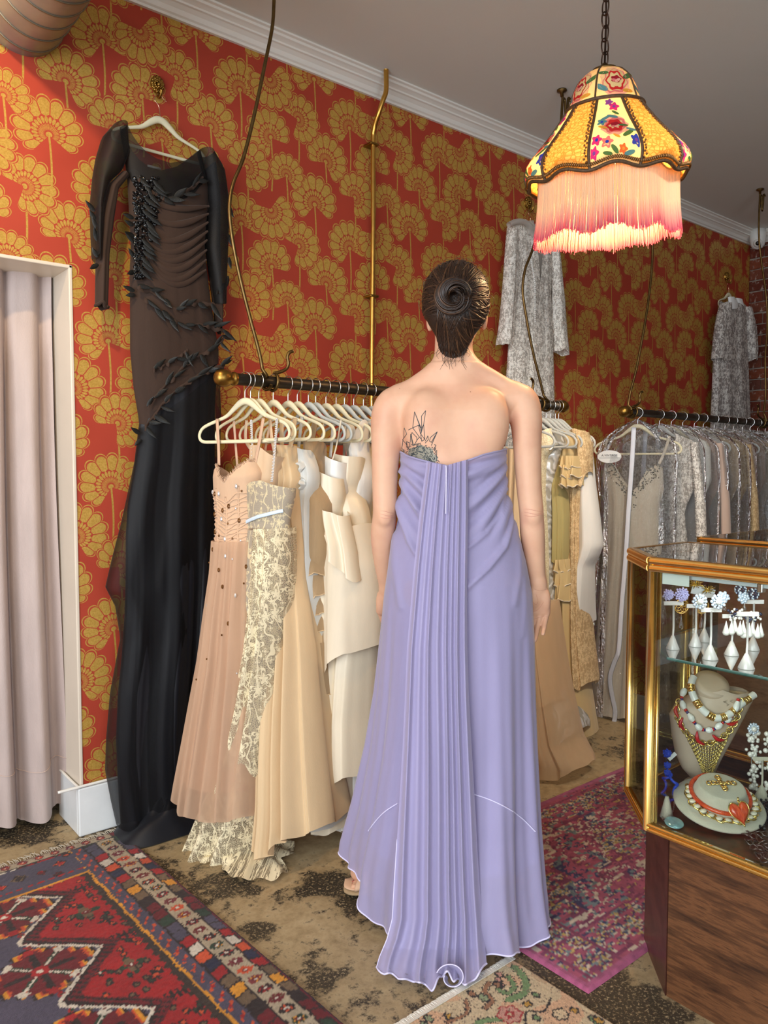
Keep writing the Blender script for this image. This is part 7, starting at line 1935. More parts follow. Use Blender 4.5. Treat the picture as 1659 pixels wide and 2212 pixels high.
for (xa, ya, xb, yb, xc, yc) in ((1456, 1518, 1452, 1530, 1456, 1542), (1463, 1540, 1458, 1556, 1466, 1566), (1489, 1566, 1490, 1584, 1504, 1594), (1520, 1572, 1532, 1582, 1547, 1584), (1548, 1546, 1560, 1550, 1576, 1546)):
    mb = MB(); mb.tube(smooth_path([on_bust(xa, ya, .009), on_bust(xb, yb, .011), on_bust(xc, yc, .009)], 12), .0050 * np.sin(np.linspace(.3, 2.85, 12)), 8); e = mb.build('enamel_link', M_enamelr, t)
    e['label'] = 'red enamel link'
# collar of white enamel tubes with gold clasps
def neck_ring(x0, y0, rx, ry, a0, a1, n, off=.006): return [on_bust(x0 + rx * math.sin(a), y0 + ry * -math.cos(a), off + 0) if False else on_plane(x0 + rx * math.sin(a), y0 - ry * math.cos(a), q0, F3) - F3 * (off + .045 * max(0, -math.cos(a)) ) for a in np.linspace(a0, a1, n)]
t = thing('collar_necklace', 'white enamel tube collar with gold bands on the blush bust', 'necklace', nk - Z3 * .04 - F3 * .03)
cp = smooth_path([on_plane(x, y, q0, F3) - F3 * d for x, y, d in ((1496, 1456, .012), (1484, 1475, .026), (1486, 1497, .040), (1498, 1518, .052), (1518, 1533, .060), (1538, 1534, .060), (1558, 1527, .054), (1580, 1513, .044), (1606, 1501, .030), (1622, 1494, .022))], 90)
for k in range(7):
    i0, i1 = int(k * 89 / 7), int((k + 1) * 89 / 7)
    mb = MB(); mb.tube(cp[i0 + 2:i1 - 1], .0092, 14); mb.build('enamel_tube', M_enamelw, t)
    if k:
        mb = MB()
        for j in (-2, 0, 2): mb.tube(cp[max(0, i0 + j - 1):i0 + j + 2], .0100, 14)
        o = mb.build('gold_band', M_gold, t); o['kind'] = 'stuff'
# white, red and blue link strand between the two
t = thing('link_necklace', 'white, red and navy enamel link strand on the blush bust', 'necklace', nk - Z3 * .05 - F3 * .04)
sp_ = smooth_path([on_bust(x, y, .010) for x, y in ((1474, 1482), (1466, 1500), (1467, 1518), (1475, 1534), (1484, 1548), (1496, 1560), (1512, 1562), (1526, 1558), (1540, 1546), (1554, 1538), (1568, 1520), (1578, 1496))], 96)
for k in range(8):
    i = k * 12
    mb = MB(); mb.tube(sp_[i:i + 9], .0074 * np.sin(np.linspace(.35, 2.6, 9)) + .001, 9); mb.build('white_link', M_enamelw, t)
    mb = MB(); mb.tube(sp_[i + 8:i + 11], .0044, 9); mb.build('red_link', M_enamelr, t)
    if i + 12 < 96: mb = MB(); mb.tube(sp_[i + 10:i + 13], .0036, 9); mb.build('navy_link', M_enamelb, t)

# low linen neck display
qn = deck(1552, 1762); R_n = 0.104
nd = thing('neck_display', 'low round linen covered neck display at the front of the showcase deck', 'display', qn)
til = np.array(Matrix.Rotation(math.radians(13), 3, Vector(R3)))
prof = [(.0005, -.0), (R_n * .99, -.0), (R_n, .003), (R_n * .985, .006), (R_n * .80, .012), (R_n * .66, .022), (R_n * .57, .038), (R_n * .53, .050), (R_n * .51, .0535), (R_n * .47, .055), (.0005, .055)]
dn = qn + Z3 * .026
b = MB(); b.lathe(prof, 56, dn, til); b.build('cone', M_linen, nd)
b = MB(); b.prism([(qn[0] + .05 * math.cos(a), qn[1] + .05 * math.sin(a)) for a in np.linspace(0, 2 * math.pi, 24, endpoint=False)], CZ0 - .004, CZ0 + .028); b.build('prop', M_linen, nd, False)
def on_cone(a, r, h): return dn + til @ (R3 * r * math.sin(a) - F3 * r * math.cos(a) + Z3 * h)
t = thing('choker', 'amber red resin choker with a striped heart pendant on the linen display', 'necklace', on_cone(.5, R_n * .6, .03))
b = MB(); b.tube([on_cone(a, R_n * .60 + .004, .032 - .006 * math.cos(a)) for a in np.linspace(0, 2 * math.pi, 60, endpoint=False)], .0052, 10, closed=True); b.build('resin_tube', M_coral, t)
hc_ = on_plane(1596, 1752, on_cone(.45, R_n * .85, .016), F3) - F3 * .006
Nn = til @ (-F3 * .75 + Z3 * .66); Un = R3; Vn = np.cross(Nn, Un); Vn = Vn if Vn[2] > 0 else -Vn
hp_ = [(0.0165 * (16 * math.sin(q) ** 3) / 16.0 * 1.35, 0.0165 * (13 * math.cos(q) - 5 * math.cos(2 * q) - 2 * math.cos(3 * q) - math.cos(4 * q)) / 13.0 * 1.38) for q in np.linspace(0, 2 * math.pi, 44, endpoint=False)]
rt = .16
hp_ = [(x * math.cos(rt) - y * math.sin(rt), x * math.sin(rt) + y * math.cos(rt)) for x, y in hp_]
rows = [[hc_ + Un * x * s + Vn * y * s + Nn * .0085 * math.sqrt(max(0, 1 - s * s)) for x, y in hp_] for s in np.linspace(1, .02, 10)]
b = MB(); b.grid(np.array(rows), cv=True); b.build('heart', M_coral, t)
b = MB(); b.tube([hc_ + Un * x * 1.05 + Vn * y * 1.05 for x, y in hp_], .0016, 6, closed=True)
b.build('heart_rim', M_palegold, t)
b = MB(); b.tube(smooth_path([hc_ + Vn * .022, hc_ + Vn * .030 + Nn * .003, on_cone(.30, R_n * .60 + .006, .028)], 10), .0022, 6); b.build('bail', M_palegold, t)
t = thing('chain_necklace', 'chunky cream and gold curb chain necklace on the linen display', 'necklace', on_cone(0, R_n * .8, .014))
for k in range(19):
    a = -2.0 + 4.1 * k / 18.0; r = R_n * (.70 + .10 * math.cos(a)); c = on_cone(a, r, .0255 - .007 * math.cos(a)); c2 = on_cone(a + .1, r, .0255 - .007 * math.cos(a))
    tg = c2 - c; tg /= np.linalg.norm(tg); sd_ = np.cross(tg, Z3); sd_ /= np.linalg.norm(sd_)
    ax_ = tg * .8 + sd_ * .6 * (1 if k % 2 else -.4); ax_ /= np.linalg.norm(ax_)
    bx = np.cross(Z3, ax_)
    b = MB(); b.tube([c + ax_ * .0135 * math.cos(q) + bx * .0092 * math.sin(q) + Z3 * .002 * math.sin(2 * q) for q in np.linspace(0, 2 * math.pi, 16, endpoint=False)], .0021, 6, closed=True); lk = b.build('gold_link', M_palegold, t)
    b = MB(); b.ell(c + Z3 * .0022, (.0098, .0076, .0040), 12, 8); b.build('cream_enamel', M_creamen, lk)
t = thing('cross_brooch', 'gold chain link cross lying on top of the linen display', 'brooch', dn + til @ (Z3 * .056))
for L in ([(-.034, 0), (.034, 0)], [(0, -.026), (0, .028)]):
    for k in range(7):
        u = (k + .5) / 7; x, y = L[0][0] + (L[1][0] - L[0][0]) * u, L[0][1] + (L[1][1] - L[0][1]) * u
        c = dn + til @ (R3 * (x + .002) + F3 * (y + .006) + Z3 * (.0575 + .001 * (k % 2)))
        dirv = til @ (R3 if L[0][0] else F3); sv = til @ (F3 if L[0][0] else R3)
        b = MB(); b.tube([c + dirv * .0062 * math.cos(q) + sv * .0052 * math.sin(q) + Z3 * .0016 * math.sin(q + k) for q in np.linspace(0, 2 * math.pi, 12, endpoint=False)], .0017, 6, closed=True); b.build('link', M_gold, t)

# cone stands with earrings on the glass shelf
def cone_stand(px, py, label, hgt, z=SZ, r=.0155, mat=None, h=.033):
    q = deck(px, py, z)
    t = thing('earring_stand', label, 'display', q)
    b = MB(); b.lathe([(.0005, 0), (r, 0), (r * 1.02, .0015), (r * .22, h), (.0005, h)], 30, q); b.build('cone', mat or M_pearlw, t)
    b = MB(); b.tube([q + Z3 * h * .9, q + Z3 * (hgt * .5) + R3 * .001, q + Z3 * hgt], .0026, 8); b.build('stem', mat or M_pearlw, t)
    b = MB(); b.box((-.024, -.002, -.005), (.024, .002, .005), .001, M=np.array([[R3[0], F3[0], 0], [R3[1], F3[1], 0], [0, 0, 1]]), loc=q + Z3 * (hgt + .003)); b.build('crossbar', mat or M_pearlw, t, False)
    return t, q + Z3 * (hgt + .003)
def cluster(mb, c, R, n, r, dome=.5, seed=0):
    for k in range(n):
        rr = R * math.sqrt((k + .5) / n); a = k * 2.39996
        mb.ell(c + R3 * rr * math.cos(a) + Z3 * rr * math.sin(a) - F3 * (R * dome * math.sqrt(max(0, 1 - (rr / R) ** 2))), r, 7, 5)
def earring(name, label, c, build):
    t = thing(name, label, 'earring', c); build(t, c); return t
def flower(t, c, petal, mid, R=.0155):
    mb = MB()
    for ring, n, rr in ((R * .95, 12, .0036), (R * .62, 9, .0032)):
        for k in range(n): a = 2 * math.pi * k / n; mb.ell(c + R3 * ring * math.cos(a) + Z3 * ring * math.sin(a) - F3 * (.003 + .002 * (k % 2)), rr, 7, 5)
    o = mb.build('stones', petal, t); o['kind'] = 'stuff'
    mb = MB(); mb.ell(c - F3 * .007, (.0072, .0072, .0072), 14, 9); mb.build('pearl_centre', mid, t)
def drop(t, c, L, r, mat, name='drop'):
    mb = MB(); mb.lathe([(.0004, L), (r * .25, L * .8), (r * .62, L * .5), (r, L * .22), (r * .8, L * .07), (.0004, 0)], 12, c - Z3 * L); mb.build(name, mat, t)
def pt_at(px, py, q): return on_plane(px, py, q, F3)
s1, c1 = cone_stand(1453, 1402, 'pearly cone stand nearest the gold corner post of the showcase', .110)
earring('earring', 'domed lilac pearl cluster earring facing front beside the corner post', pt_at(1470, 1283, c1), lambda t, c: (lambda mb: (cluster(mb, c - F3 * .004, .017, 40, .0030, .6), mb.build('pearl_cluster', M_lilp, t).__setitem__('kind', 'stuff')))(MB()))
earring('earring', 'lilac pearl cluster earring half cut off by the corner post', pt_at(1441, 1284, c1), lambda t, c: (lambda mb: (cluster(mb, c - F3 * .004, .013, 30, .0030, .6), mb.build('pearl_cluster', M_lilp, t).__setitem__('kind', 'stuff')))(MB()))
s2, c2 = cone_stand(1502, 1396, 'pearly cone stand second from the corner post, behind the crystal flowers', .098)
def filig(t, c):
    mb = MB()
    for k in range(7):
        a = 2 * math.pi * k / 7; mb.tube([c + R3 * (.0085 * math.cos(a) + .007 * math.cos(q)) + Z3 * (.0085 * math.sin(a) + .007 * math.sin(q)) for q in np.linspace(0, 2 * math.pi, 12, endpoint=False)], .0009, 4, closed=True)
    mb.tube([c + R3 * .0175 * math.cos(q) + Z3 * .0175 * math.sin(q) for q in np.linspace(0, 2 * math.pi, 30, endpoint=False)], .0013, 5, closed=True)
    o = mb.build('filigree', M_gold, t); o['kind'] = 'stuff'
    mb = MB(); mb.tube([c - Z3 * .017, c - Z3 * .024], .0006, 4); mb.build('jump_ring', M_gold, t)
    drop(t, c - Z3 * .023, .036, .0058, M_dropx, 'crystal_drop')
q2 = c2 + F3 * .02
earring('earring', 'gold filigree disc earring with a clear crystal drop below the lilac cluster', pt_at(1472, 1310, q2), filig)
earring('earring', 'gold filigree earring with crystal drop hanging between two cone stands', pt_at(1516, 1310, q2), filig)
s3, c3 = cone_stand(1534, 1424, 'pearly cone stand at the front edge holding the crystal flower earrings', .112, r=.0172)
earring('earring', 'pale blue crystal flower earring with pearl centre, left of the pair', pt_at(1510, 1299, c3 - F3 * .006), lambda t, c: flower(t, c, M_ice, M_pearl))
earring('earring', 'pale blue crystal flower earring with pearl centre, right of the pair', pt_at(1550, 1299, c3 - F3 * .006), lambda t, c: flower(t, c, M_ice, M_pearl))
s4, c4 = cone_stand(1521, 1386, 'pearly cone stand at the back of the shelf behind the crystal drop', .115)
def goldclip(t, c):
    mb = MB(); rg = np.random.RandomState(3)
    for k in range(60):
        d = rg.randn(3); d /= np.linalg.norm(d); mb.tube([c + d * .003, c + (d + rg.randn(3) * .4) * .0105 * np.array([1.3, 1, .8])], .0009, 4)
    o = mb.build('gold_mesh', M_palegold, t); o['kind'] = 'stuff'
ca = thing('earring_card', 'pale earring card at the back of the glass shelf', 'card', c4)
b = MB(); b.box((-.030, -.0006, -.011), (.030, .0006, .011), 0, M=np.array([[R3[0], F3[0], 0], [R3[1], F3[1], 0], [0, 0, 1]]) @ np.array(Matrix.Rotation(.22, 3, 'Y')), loc=c4 + Z3 * .010 - R3 * .004 + F3 * .004); b.build('card', M_paper, ca, False)
earring('earring', 'gold wire mesh clip earring on the pale card', pt_at(1502, 1262, c4 - F3 * .003), goldclip)
earring('earring', 'second gold wire mesh clip earring lower on the pale card', pt_at(1528, 1274, c4 - F3 * .003), goldclip)
s5, c5 = cone_stand(1580, 1415, 'pearly cone stand under the pearl tassel earrings', .090, r=.0165)
def tassel(t, c):
    rg = np.random.RandomState(int(c[0] * 1e4) % 99)
    mb = MB(); mw = MB()
    for k in range(26):
        x, z = .017 * (rg.rand() - .5) * 2, -.004 - .026 * rg.rand(); (mb if k % 2 else mw).ell(c + R3 * x + Z3 * z - F3 * .006 * rg.rand(), .0034, 8, 6)
    o = mb.build('navy_beads', M_jet, t); o['kind'] = 'stuff'
    o = mw.build('pearls', M_pearl, t); o['kind'] = 'stuff'
    for k in range(5): drop(t, c + R3 * (-.020 + .010 * k) - Z3 * (.028 + .004 * math.sin(2 * k + 1)) - F3 * (.006 if k % 2 else 0), .036, .0082, M_pearl, 'teardrop_pearl')
earring('earring', 'pearl teardrop tassel earring with navy beads, left of the pair', pt_at(1588, 1312, c5 - F3 * .010), tassel)
earring('earring', 'pearl teardrop tassel earring with navy beads, right of the pair', pt_at(1626, 1318, c5 - F3 * .010), tassel)
s6, c6 = cone_stand(1612, 1444, 'pearly cone stand at the front right of the glass shelf', .118, r=.0172)
s7, c7 = cone_stand(1626, 1404, 'pearly cone stand at the back right behind the pearl tassels', .115)
for x, y, l in ((1600, 1274, 'black and white beaded ball earring, left of the pair'), (1627, 1283, 'black and white beaded ball earring, right of the pair')):
    def ball(t, c):
        mb, mw = MB(), MB()
        for k in range(70):
            zz = 1 - 2 * (k + .5) / 70; a = k * 2.39996; rr = math.sqrt(1 - zz * zz); (mb if (k * 7919) % 11 < 6 else mw).ell(c + .0125 * np.array([rr * math.cos(a), rr * math.sin(a), zz]), .0024, 6, 4)
        o = mb.build('black_beads', M_jet, t); o['kind'] = 'stuff'
        o = mw.build('silver_beads', M_ice, t); o['kind'] = 'stuff'
    earring('earring', l, pt_at(x, y, c7 - F3 * .004), ball)
def clearc(t, c):
    mb = MB(); cluster(mb, c, .013, 16, .0045, .3); o = mb.build('crystals', M_ice, t); o['kind'] = 'stuff'
    drop(t, c - Z3 * .012 + R3 * .004, .022, .005, M_dropx)
earring('earring', 'clear crystal cluster earring hanging beside the crystal flowers', pt_at(1562, 1290, c5 + F3 * .012), clearc)
earring('earring', 'clear crystal cluster earring below the beaded balls', pt_at(1605, 1290, c7 - F3 * .010), clearc)

# on the deck
t = thing('bead_bracelet', 'cobalt blue beaded bracelet leaning by the showcase corner post', 'bracelet', deck(1446, 1735))
c = deck(1446, 1738) + Z3 * .040
mb = MB()
for k in range(130):
    a = 2 * math.pi * k / 130 * 5; mb.ell(c + (R3 * .4 - F3 * .5) * (.026 * math.sin(2 * math.pi * k / 130)) + Z3 * (.034 * math.cos(2 * math.pi * k / 130)) + np.array([math.cos(a), math.sin(a), .4 * math.sin(a + 1)]) * .0055, .0036, 7, 5)
o = mb.build('beads', M_blue, t); o['kind'] = 'stuff'
for k, (x, y, r) in enumerate(((1440, 1626, .010), (1441, 1652, .0075), (1441, 1668, .0075))):
    if k == 0: t = thing('blue_earring', 'cobalt blue beaded drop earring with a white tag near the corner post', 'earring', pt_at(1440, 1640, deck(1446, 1735)))
    p = pt_at(x, y, deck(1446, 1735)); mb = MB(); cluster(mb, p, r, 24, .0030, .8); mb.ell(p, r * .8, 10, 8); o = mb.build('bead_cluster', M_blue, t); o['kind'] = 'stuff'
b = MB(); b.box((-.012, -.0005, -.005), (.012, .0005, .005), 0, M=np.array([[R3[0], F3[0], 0], [R3[1], F3[1], 0], [0, 0, 1]]) @ np.array(Matrix.Rotation(-.75, 3, 'Y')), loc=pt_at(1452, 1634, deck(1446, 1735))); b.build('price_tag', M_paper, t, False)
b = MB(); b.tube([pt_at(1440, 1616, deck(1446, 1735)), pt_at(1440, 1730, deck(1446, 1735)) + F3 * .01], .0008, 5); b.build('wire', M_silver, t)
b = MB(); b.lathe([(.0005, 0), (.016, 0), (.004, .05), (.0005, .05)], 20, deck(1440, 1764)); b.build('cone', M_linen, t)
t = thing('pendant_necklace', 'silver chain with a blue green abalone disc at the front corner of the deck', 'necklace', deck(1454, 1783))
mb = MB(); links(mb, [deck(x, y) + Z3 * .003 for x, y in ((1482, 1700), (1460, 1698), (1452, 1715), (1456, 1738), (1452, 1756), (1436, 1764), (1430, 1770), (1440, 1776))], 46, .0008, .0062, .6, True, Z3); o = mb.build('chain', M_silver, t)
b = MB(); b.ell(deck(1456, 1784) + Z3 * .008, (.022, .022, .0045), 24, 10, M=til); b.build('abalone_disc', M_shell, t)
t = thing('pearl_bracelet', 'strand of clustered pearls standing at the right of the showcase deck', 'bracelet', deck(1626, 1700))
mb = MB(); rg = np.random.RandomState(12); qp = deck(1632, 1712)
for k in range(64):
    u = rg.rand(); p = pt_at(1623 + 6 * math.sin(3 * u) + 9 * rg.randn() * .8, 1572 + 132 * u, qp) - F3 * .008 * rg.rand(); mb.ell(p, .0042 + .0036 * rg.rand() ** 3, 9, 7)
o = mb.build('pearls', M_pearl, t); o['kind'] = 'stuff'
b = MB(); b.tube([pt_at(1623, 1560, qp) + F3 * .006, pt_at(1628, 1712, qp) + F3 * .006], .002, 6); b.build('wire', M_silver, t)
fl = MB(); pc = pt_at(1622, 1570, qp) - F3 * .01
flower(t, pc, M_ice, M_pearl, .013)
t = thing('pearl_bracelet', 'second strand of pearls at the very right edge of the picture', 'bracelet', deck(1662, 1712))
mb = MB(); qp = deck(1668, 1722)
for k in range(44): u = rg.rand(); mb.ell(pt_at(1664 + 7 * rg.randn(), 1582 + 126 * u, qp), .0044 + .003 * rg.rand() ** 2, 9, 7)
o = mb.build('pearls', M_pearl, t); o['kind'] = 'stuff'
b = MB(); b.tube([pt_at(1664, 1575, qp) + F3 * .006, pt_at(1664, 1722, qp) + F3 * .006], .002, 6); b.build('wire', M_silver, t)
t, _ = cone_stand(1645, 1725, 'linen cone stand between the two pearl strands', .10, CZ0, .018, M_linen)
t = thing('beaded_collar', 'black beaded collar lying at the right end of the deck', 'necklace', deck(1655, 1775))
mb = MB(); rg = np.random.RandomState(15)
for k in range(150): mb.ell(deck(1648 + 8 * rg.randn() , 1768 + 14 * rg.randn()) + Z3 * (.004 + .010 * rg.rand()), .0032, 6, 4)
o = mb.build('beads', plain('jet_bead', rgb(24, 26, 32), .2, .1, .3, 90), t); o['kind'] = 'stuff'
t = thing('openwork_brooch', 'dark openwork silver leaf shaped piece at the front right of the deck', 'brooch', deck(1640, 1840))
mb = MB(); rg = np.random.RandomState(17)
cc_ = [deck(x, y) + Z3 * .007 for x, y in ((1612, 1808), (1624, 1812), (1618, 1824), (1632, 1826), (1644, 1820), (1630, 1838), (1642, 1840), (1656, 1834), (1648, 1852), (1660, 1848), (1666, 1862), (1652, 1866), (1668, 1840), (1638, 1808), (1650, 1806), (1640, 1854))]
for k, p in enumerate(cc_):
    mb.tube([p + R3 * .0088 * math.cos(q) + F3 * .0115 * math.sin(q) + Z3 * .003 * math.sin(q * 2 + k) for q in np.linspace(0, 2 * math.pi, 9, endpoint=False)], .0017, 6, closed=True)
o = mb.build('openwork', plain('dark_silver', rgb(120, 108, 104), .3, .9, .3, 90), t); o['kind'] = 'stuff'
# green bead earring on its own cone at the left back corner
t, cE = cone_stand(1398, 1700, 'linen cone stand seen through the canted corner pane', .095, CZ0, .020, M_linen)
def green(t, c):
    mb = MB(); rg = np.random.RandomState(19)
    for k in range(50): mb.ell(c + R3 * .008 * rg.randn() * .7 - Z3 * .085 * rg.rand() + F3 * .004 * rg.randn(), .0028, 6, 4)
    o = mb.build('beads', plain('green_bead', rgb(70, 110, 66), .2, .2, .5, 120), t); o['kind'] = 'stuff'
earring('earring', 'long green bead earring on the cone behind the canted corner pane', pt_at(1393, 1560, cE), green)
# ================================================================== RUGS (one vertex per knot, colour dyed into the wool)
def rug_mesh(name, label, cat, corner, rz, W, L, step, colour, mat, thick=0.009, pile=0.0016, seed=1, border=None):
    """a runs from the corner along the rug's width (W), b along its length (L)"""
    t = thing(name, label, cat, (corner[0], corner[1], 0), rz)
    na, nb = int(W / step) + 1, int(L / step) + 1
    a = np.linspace(0, W, na); b = np.linspace(0, L, nb)
    A, Bm = np.meshgrid(a, b)
    rg = np.random.RandomState(seed)
    C = colour(A, Bm, rg)
    Z = thick + pile * rg.rand(*A.shape) + 0.0012 * np.sin(A * 9 + 1) * np.sin(Bm * 7)
    edge = (A < step * .5) | (A > W - step * .5) | (Bm < step * .5) | (Bm > L - step * .5)
    Z = np.where(edge, 0.001, Z)
    V = np.stack([-A, -Bm, Z], -1)
    mb = MB(); mb.grid(V); mb.col.append(np.clip(C, 0, 1).reshape(-1, 3))
    o = mb.build('pile', mat, t, world=False)
    return t, o
M_wool = vcol('rug_wool', 0.95, 0, 0.15, 0.5, 700)
R_ = rgb3
def persian(a, b, rg):
    j = 0.0035
    a = a + j * (rg.rand(*a.shape) - .5) * 1.2 + .0016 * np.sin(b * 60); b = b + j * (rg.rand(*a.shape) - .5)
    red, dred, grey, navy, cream, brown, yel, org, grn, tan, wht = R_(168, 26, 24), R_(112, 22, 26), R_(82, 74, 92), R_(40, 38, 64), R_(184, 166, 138), R_(48, 30, 24), R_(226, 152, 40), R_(214, 84, 40), R_(44, 62, 42), R_(116, 92, 66), R_(222, 210, 192)
    C = np.zeros(a.shape + (3,)); C[:] = red
    S = lambda m, c: C.__setitem__(m, c)
    cell = lambda v, p: np.floor(v / p).astype(int)
    fr = lambda v, p: v - p * np.floor(v / p) - p / 2
    blocks = np.array([dred, grey, org, tan, brown, grn, red, navy, yel, dred, grey, wht, red, tan])
    # ---------- red field motifs (right-hand spandrel)
    per = 0.31
    def star(ca, cb, r, c1, c2, n=4):
        da, db = a - ca, b - cb; rr = np.hypot(da, db); th = np.arctan2(da, db)
        S(rr < r * (.62 + .38 * np.cos(n * th)), c1); S(rr < r * .32, c2); S(rr < r * .12, wht)
    for k in range(-1, 9):
        cb = 0.425 + k * per
        star(.275, cb, .042, grn, red); star(.275, cb, .030, tan, dred, 2); star(.245, cb + .075, .024, brown, org); star(.345, cb - .02, .020, brown, grn)
        for i in range(30):
            q = np.random.RandomState((k + 2) * 50 + i); x, y = .215 + .16 * q.rand(), cb - .14 + .28 * q.rand()
            d = np.hypot(a - x, (b - y) * .8)
            S(d < .0095, brown); S(d < .0048, np.array([tan, grn, org])[i % 3])
        # comb and key figures at the spandrel edge
        m = (np.abs(a - .24) < .035) & (np.abs(b - cb + .135) < .020) & (np.abs(fr(a, .016)) < .004); S(m, brown)
        m = (np.abs(b - cb + .135) < .0035) & (a > .2) & (a < .30); S(m, brown)
    # ---------- medallion column
    tri = np.abs(((b - .30) / per + .5) % 1 - .5) * 2        # 0 at the widest points
    edge_a = .300 + .160 * (1 - np.abs(1 - tri * 1.0) * 0 - 0) * np.minimum(1, tri * 1.06)
    inside = a > edge_a + .0
    S((a > edge_a - .052) & ~inside & (a > .2), dred)
    m = (a > edge_a - .048) & (a < edge_a - .016) & (np.abs(fr(b + a, .024)) < .006) & (np.abs(fr(a - edge_a, .032)) < .014); S(m, brown)
    S((np.abs(a - edge_a + .012) < .005), brown)
    S(inside, grey)
    for k in range(-1, 9):
        cb = 0.30 + k * per; ca = .455
        da, db = np.abs(a - ca), np.abs(b - cb)
        for lim, c in ((.155, brown), (.147, yel), (.139, org), (.131, dred)):
            stp = np.floor(db / .026) * .026
            S(inside & ((da + stp * 1.15) < lim * 1.0 - 0.02) & (db < lim * .72), c)
        dd = np.hypot(da, db); th = np.arctan2(a - ca, b - cb)
        S(inside & (np.minimum(da, db) < .0085) & (dd < .085), brown)
        S(inside & (np.abs(da - db) < .012) & (dd < .078) & (dd > .03), grn)
        S(inside & (np.abs(da - db) < .004) & (dd < .098), wht); S(inside & (dd < .020), red); S(inside & (dd < .008), wht)
        S(inside & (np.abs(dd - .088) < .008) & (np.cos(4 * th) < -.8), wht)
        S(inside & (da < .012) & (np.abs(db - .095) < .012), red)
        for sg in (-1, 1):
            for kk in range(4):
                x0, y0 = .355 + .030 * kk, cb + sg * (.060 + .020 * kk)
                e = np.hypot((a - x0), (b - y0)); S(inside & (e < .010), np.array([org, dred, tan, red])[kk]); S(inside & (e < .0042), grn)
    S((np.abs(a - edge_a) < .0062) & (a > .27), wht)
    # ---------- inner guard lines of the field
    S((a > .190) & (a < .208), R_(60, 44, 32)); m = (a > .204) & (a < .220) & (np.abs(fr(b, .034)) < (.220 - a)); S(m, R_(60, 44, 32))
    S((a > .183) & (a < .191), yel)
    # ---------- blue-grey band with little red barbs
    S((a > .143) & (a <= .183), grey)
    z = np.abs(a - .163 - .007 * np.sign(fr(b, .046))) < .0038; S(z & (np.abs(fr(b, .046)) > .004) & (np.abs(fr(b, .046)) < .017) & (np.abs(fr(b, .023)) < .008), org)
    S((np.abs(a - .163) < .003) & (np.abs(fr(b, .046)) < .006), red)
    # ---------- striped guard bands and the cream flower band
    for lo, hi, ph, sl in ((.010, .042, 0, .35), (.100, .143, 5, -.30)):
        m = (a > lo) & (a <= hi); k = cell(b + sl * (a - lo), .042); C[m] = blocks[(k[m] * 5 + ph) % len(blocks)]
        S(m & (np.abs(fr(b + sl * (a - lo), .042)) > .0185), brown)
        S((np.abs(a - lo) < .0032) | (np.abs(a - hi) < .0032), brown)
    S((a > .0445) & (a < .0975), cream)
    k = cell(b, .046); da, db = a - .071, fr(b, .046)
    rr = np.hypot(da * .92, db * 1.28); th = np.arctan2(da, db)
    fc = np.array([brown, R_(120, 34, 46), R_(60, 30, 26), grn, org, dred, R_(44, 40, 38), R_(136, 52, 52)])
    m = rr < .0205 * (.9 + .1 * np.cos(8 * th)); C[m] = fc[(k[m] * 3) % 8]
    m = (rr < .0150) & (rr > .010) & (np.cos(8 * th) > .35); C[m] = np.array([org, yel, red, tan])[(k[m]) % 4]
    S(rr < .0045, wht); S((rr < .0075) & (rr >= .0045), dred)
    S(a <= .010, R_(112, 24, 34)); S(a < .005, navy)
    # ---------- end border
    e = b < .215
    f = e & (a > .185) & (b > .05); S(f & (b > .205), yel)
    C[f & (b <= .205)] = grey
    for (x, y, r_, c, c2) in [(.235, .10, .022, org, red), (.30, .12, .018, red, dred), (.36, .11, .026, tan, brown), (.26, .165, .020, dred, brown), (.42, .13, .022, org, red), (.20, .06, .014, dred, org), (.48, .10, .026, red, tan), (.55, .13, .02, org, brown)]:
        d = np.abs(a - x) + np.abs(b - y); S(f & (d < r_), c); S(f & (d < r_ * .55), c2); S(f & (np.abs(d - r_ * .8) < .003), brown)
    S(f & (np.abs(b - .175) < .004) & (np.abs(fr(a, .03)) < .009), red)
    m = (b < .042) & (a > .045); S(m, cream); S(m & (b > .037), brown)
    k = cell(a, .05); rr = np.hypot(fr(a, .05) * 1.2, (b - .019) * 1.3); C[m & (rr < .018)] = R_(110, 32, 42); S(m & (rr < .010) & (rr > .006), org); S(m & (rr < .004), wht)
    S(b < .006, dred)
    n = 0.80 + 0.30 * rg.rand(*a.shape); n = n * (0.92 + 0.10 * np.sin(b * 37) * np.sin(a * 23 + 1))
    return C * n[..., None]
th = math.radians(2.2)
pr, po = rug_mesh('persian_rug', 'red and blue patterned wool rug with flower border, lying by the doorway', 'rug', (.945, 2.60), th, 1.30, 2.25, 0.0048, persian, M_wool, 0.011)
mb = MB(); rg = np.random.RandomState(2)
for k in range(240):
    x = -1.30 * k / 240 - .002
    P = [(x, 0, .006), (x + .004 * rg.randn() * .5, .016, .008), (x + .008 * rg.randn(), .036 + .012 * rg.rand(), .003)]
    mb.tube(P, (.0016, .0014, .0008), 4)
o = mb.build('fringe', plain('undyed_wool_fringe', rgb(200, 190, 172), 0.9), pr, world=False); o['kind'] = 'stuff'

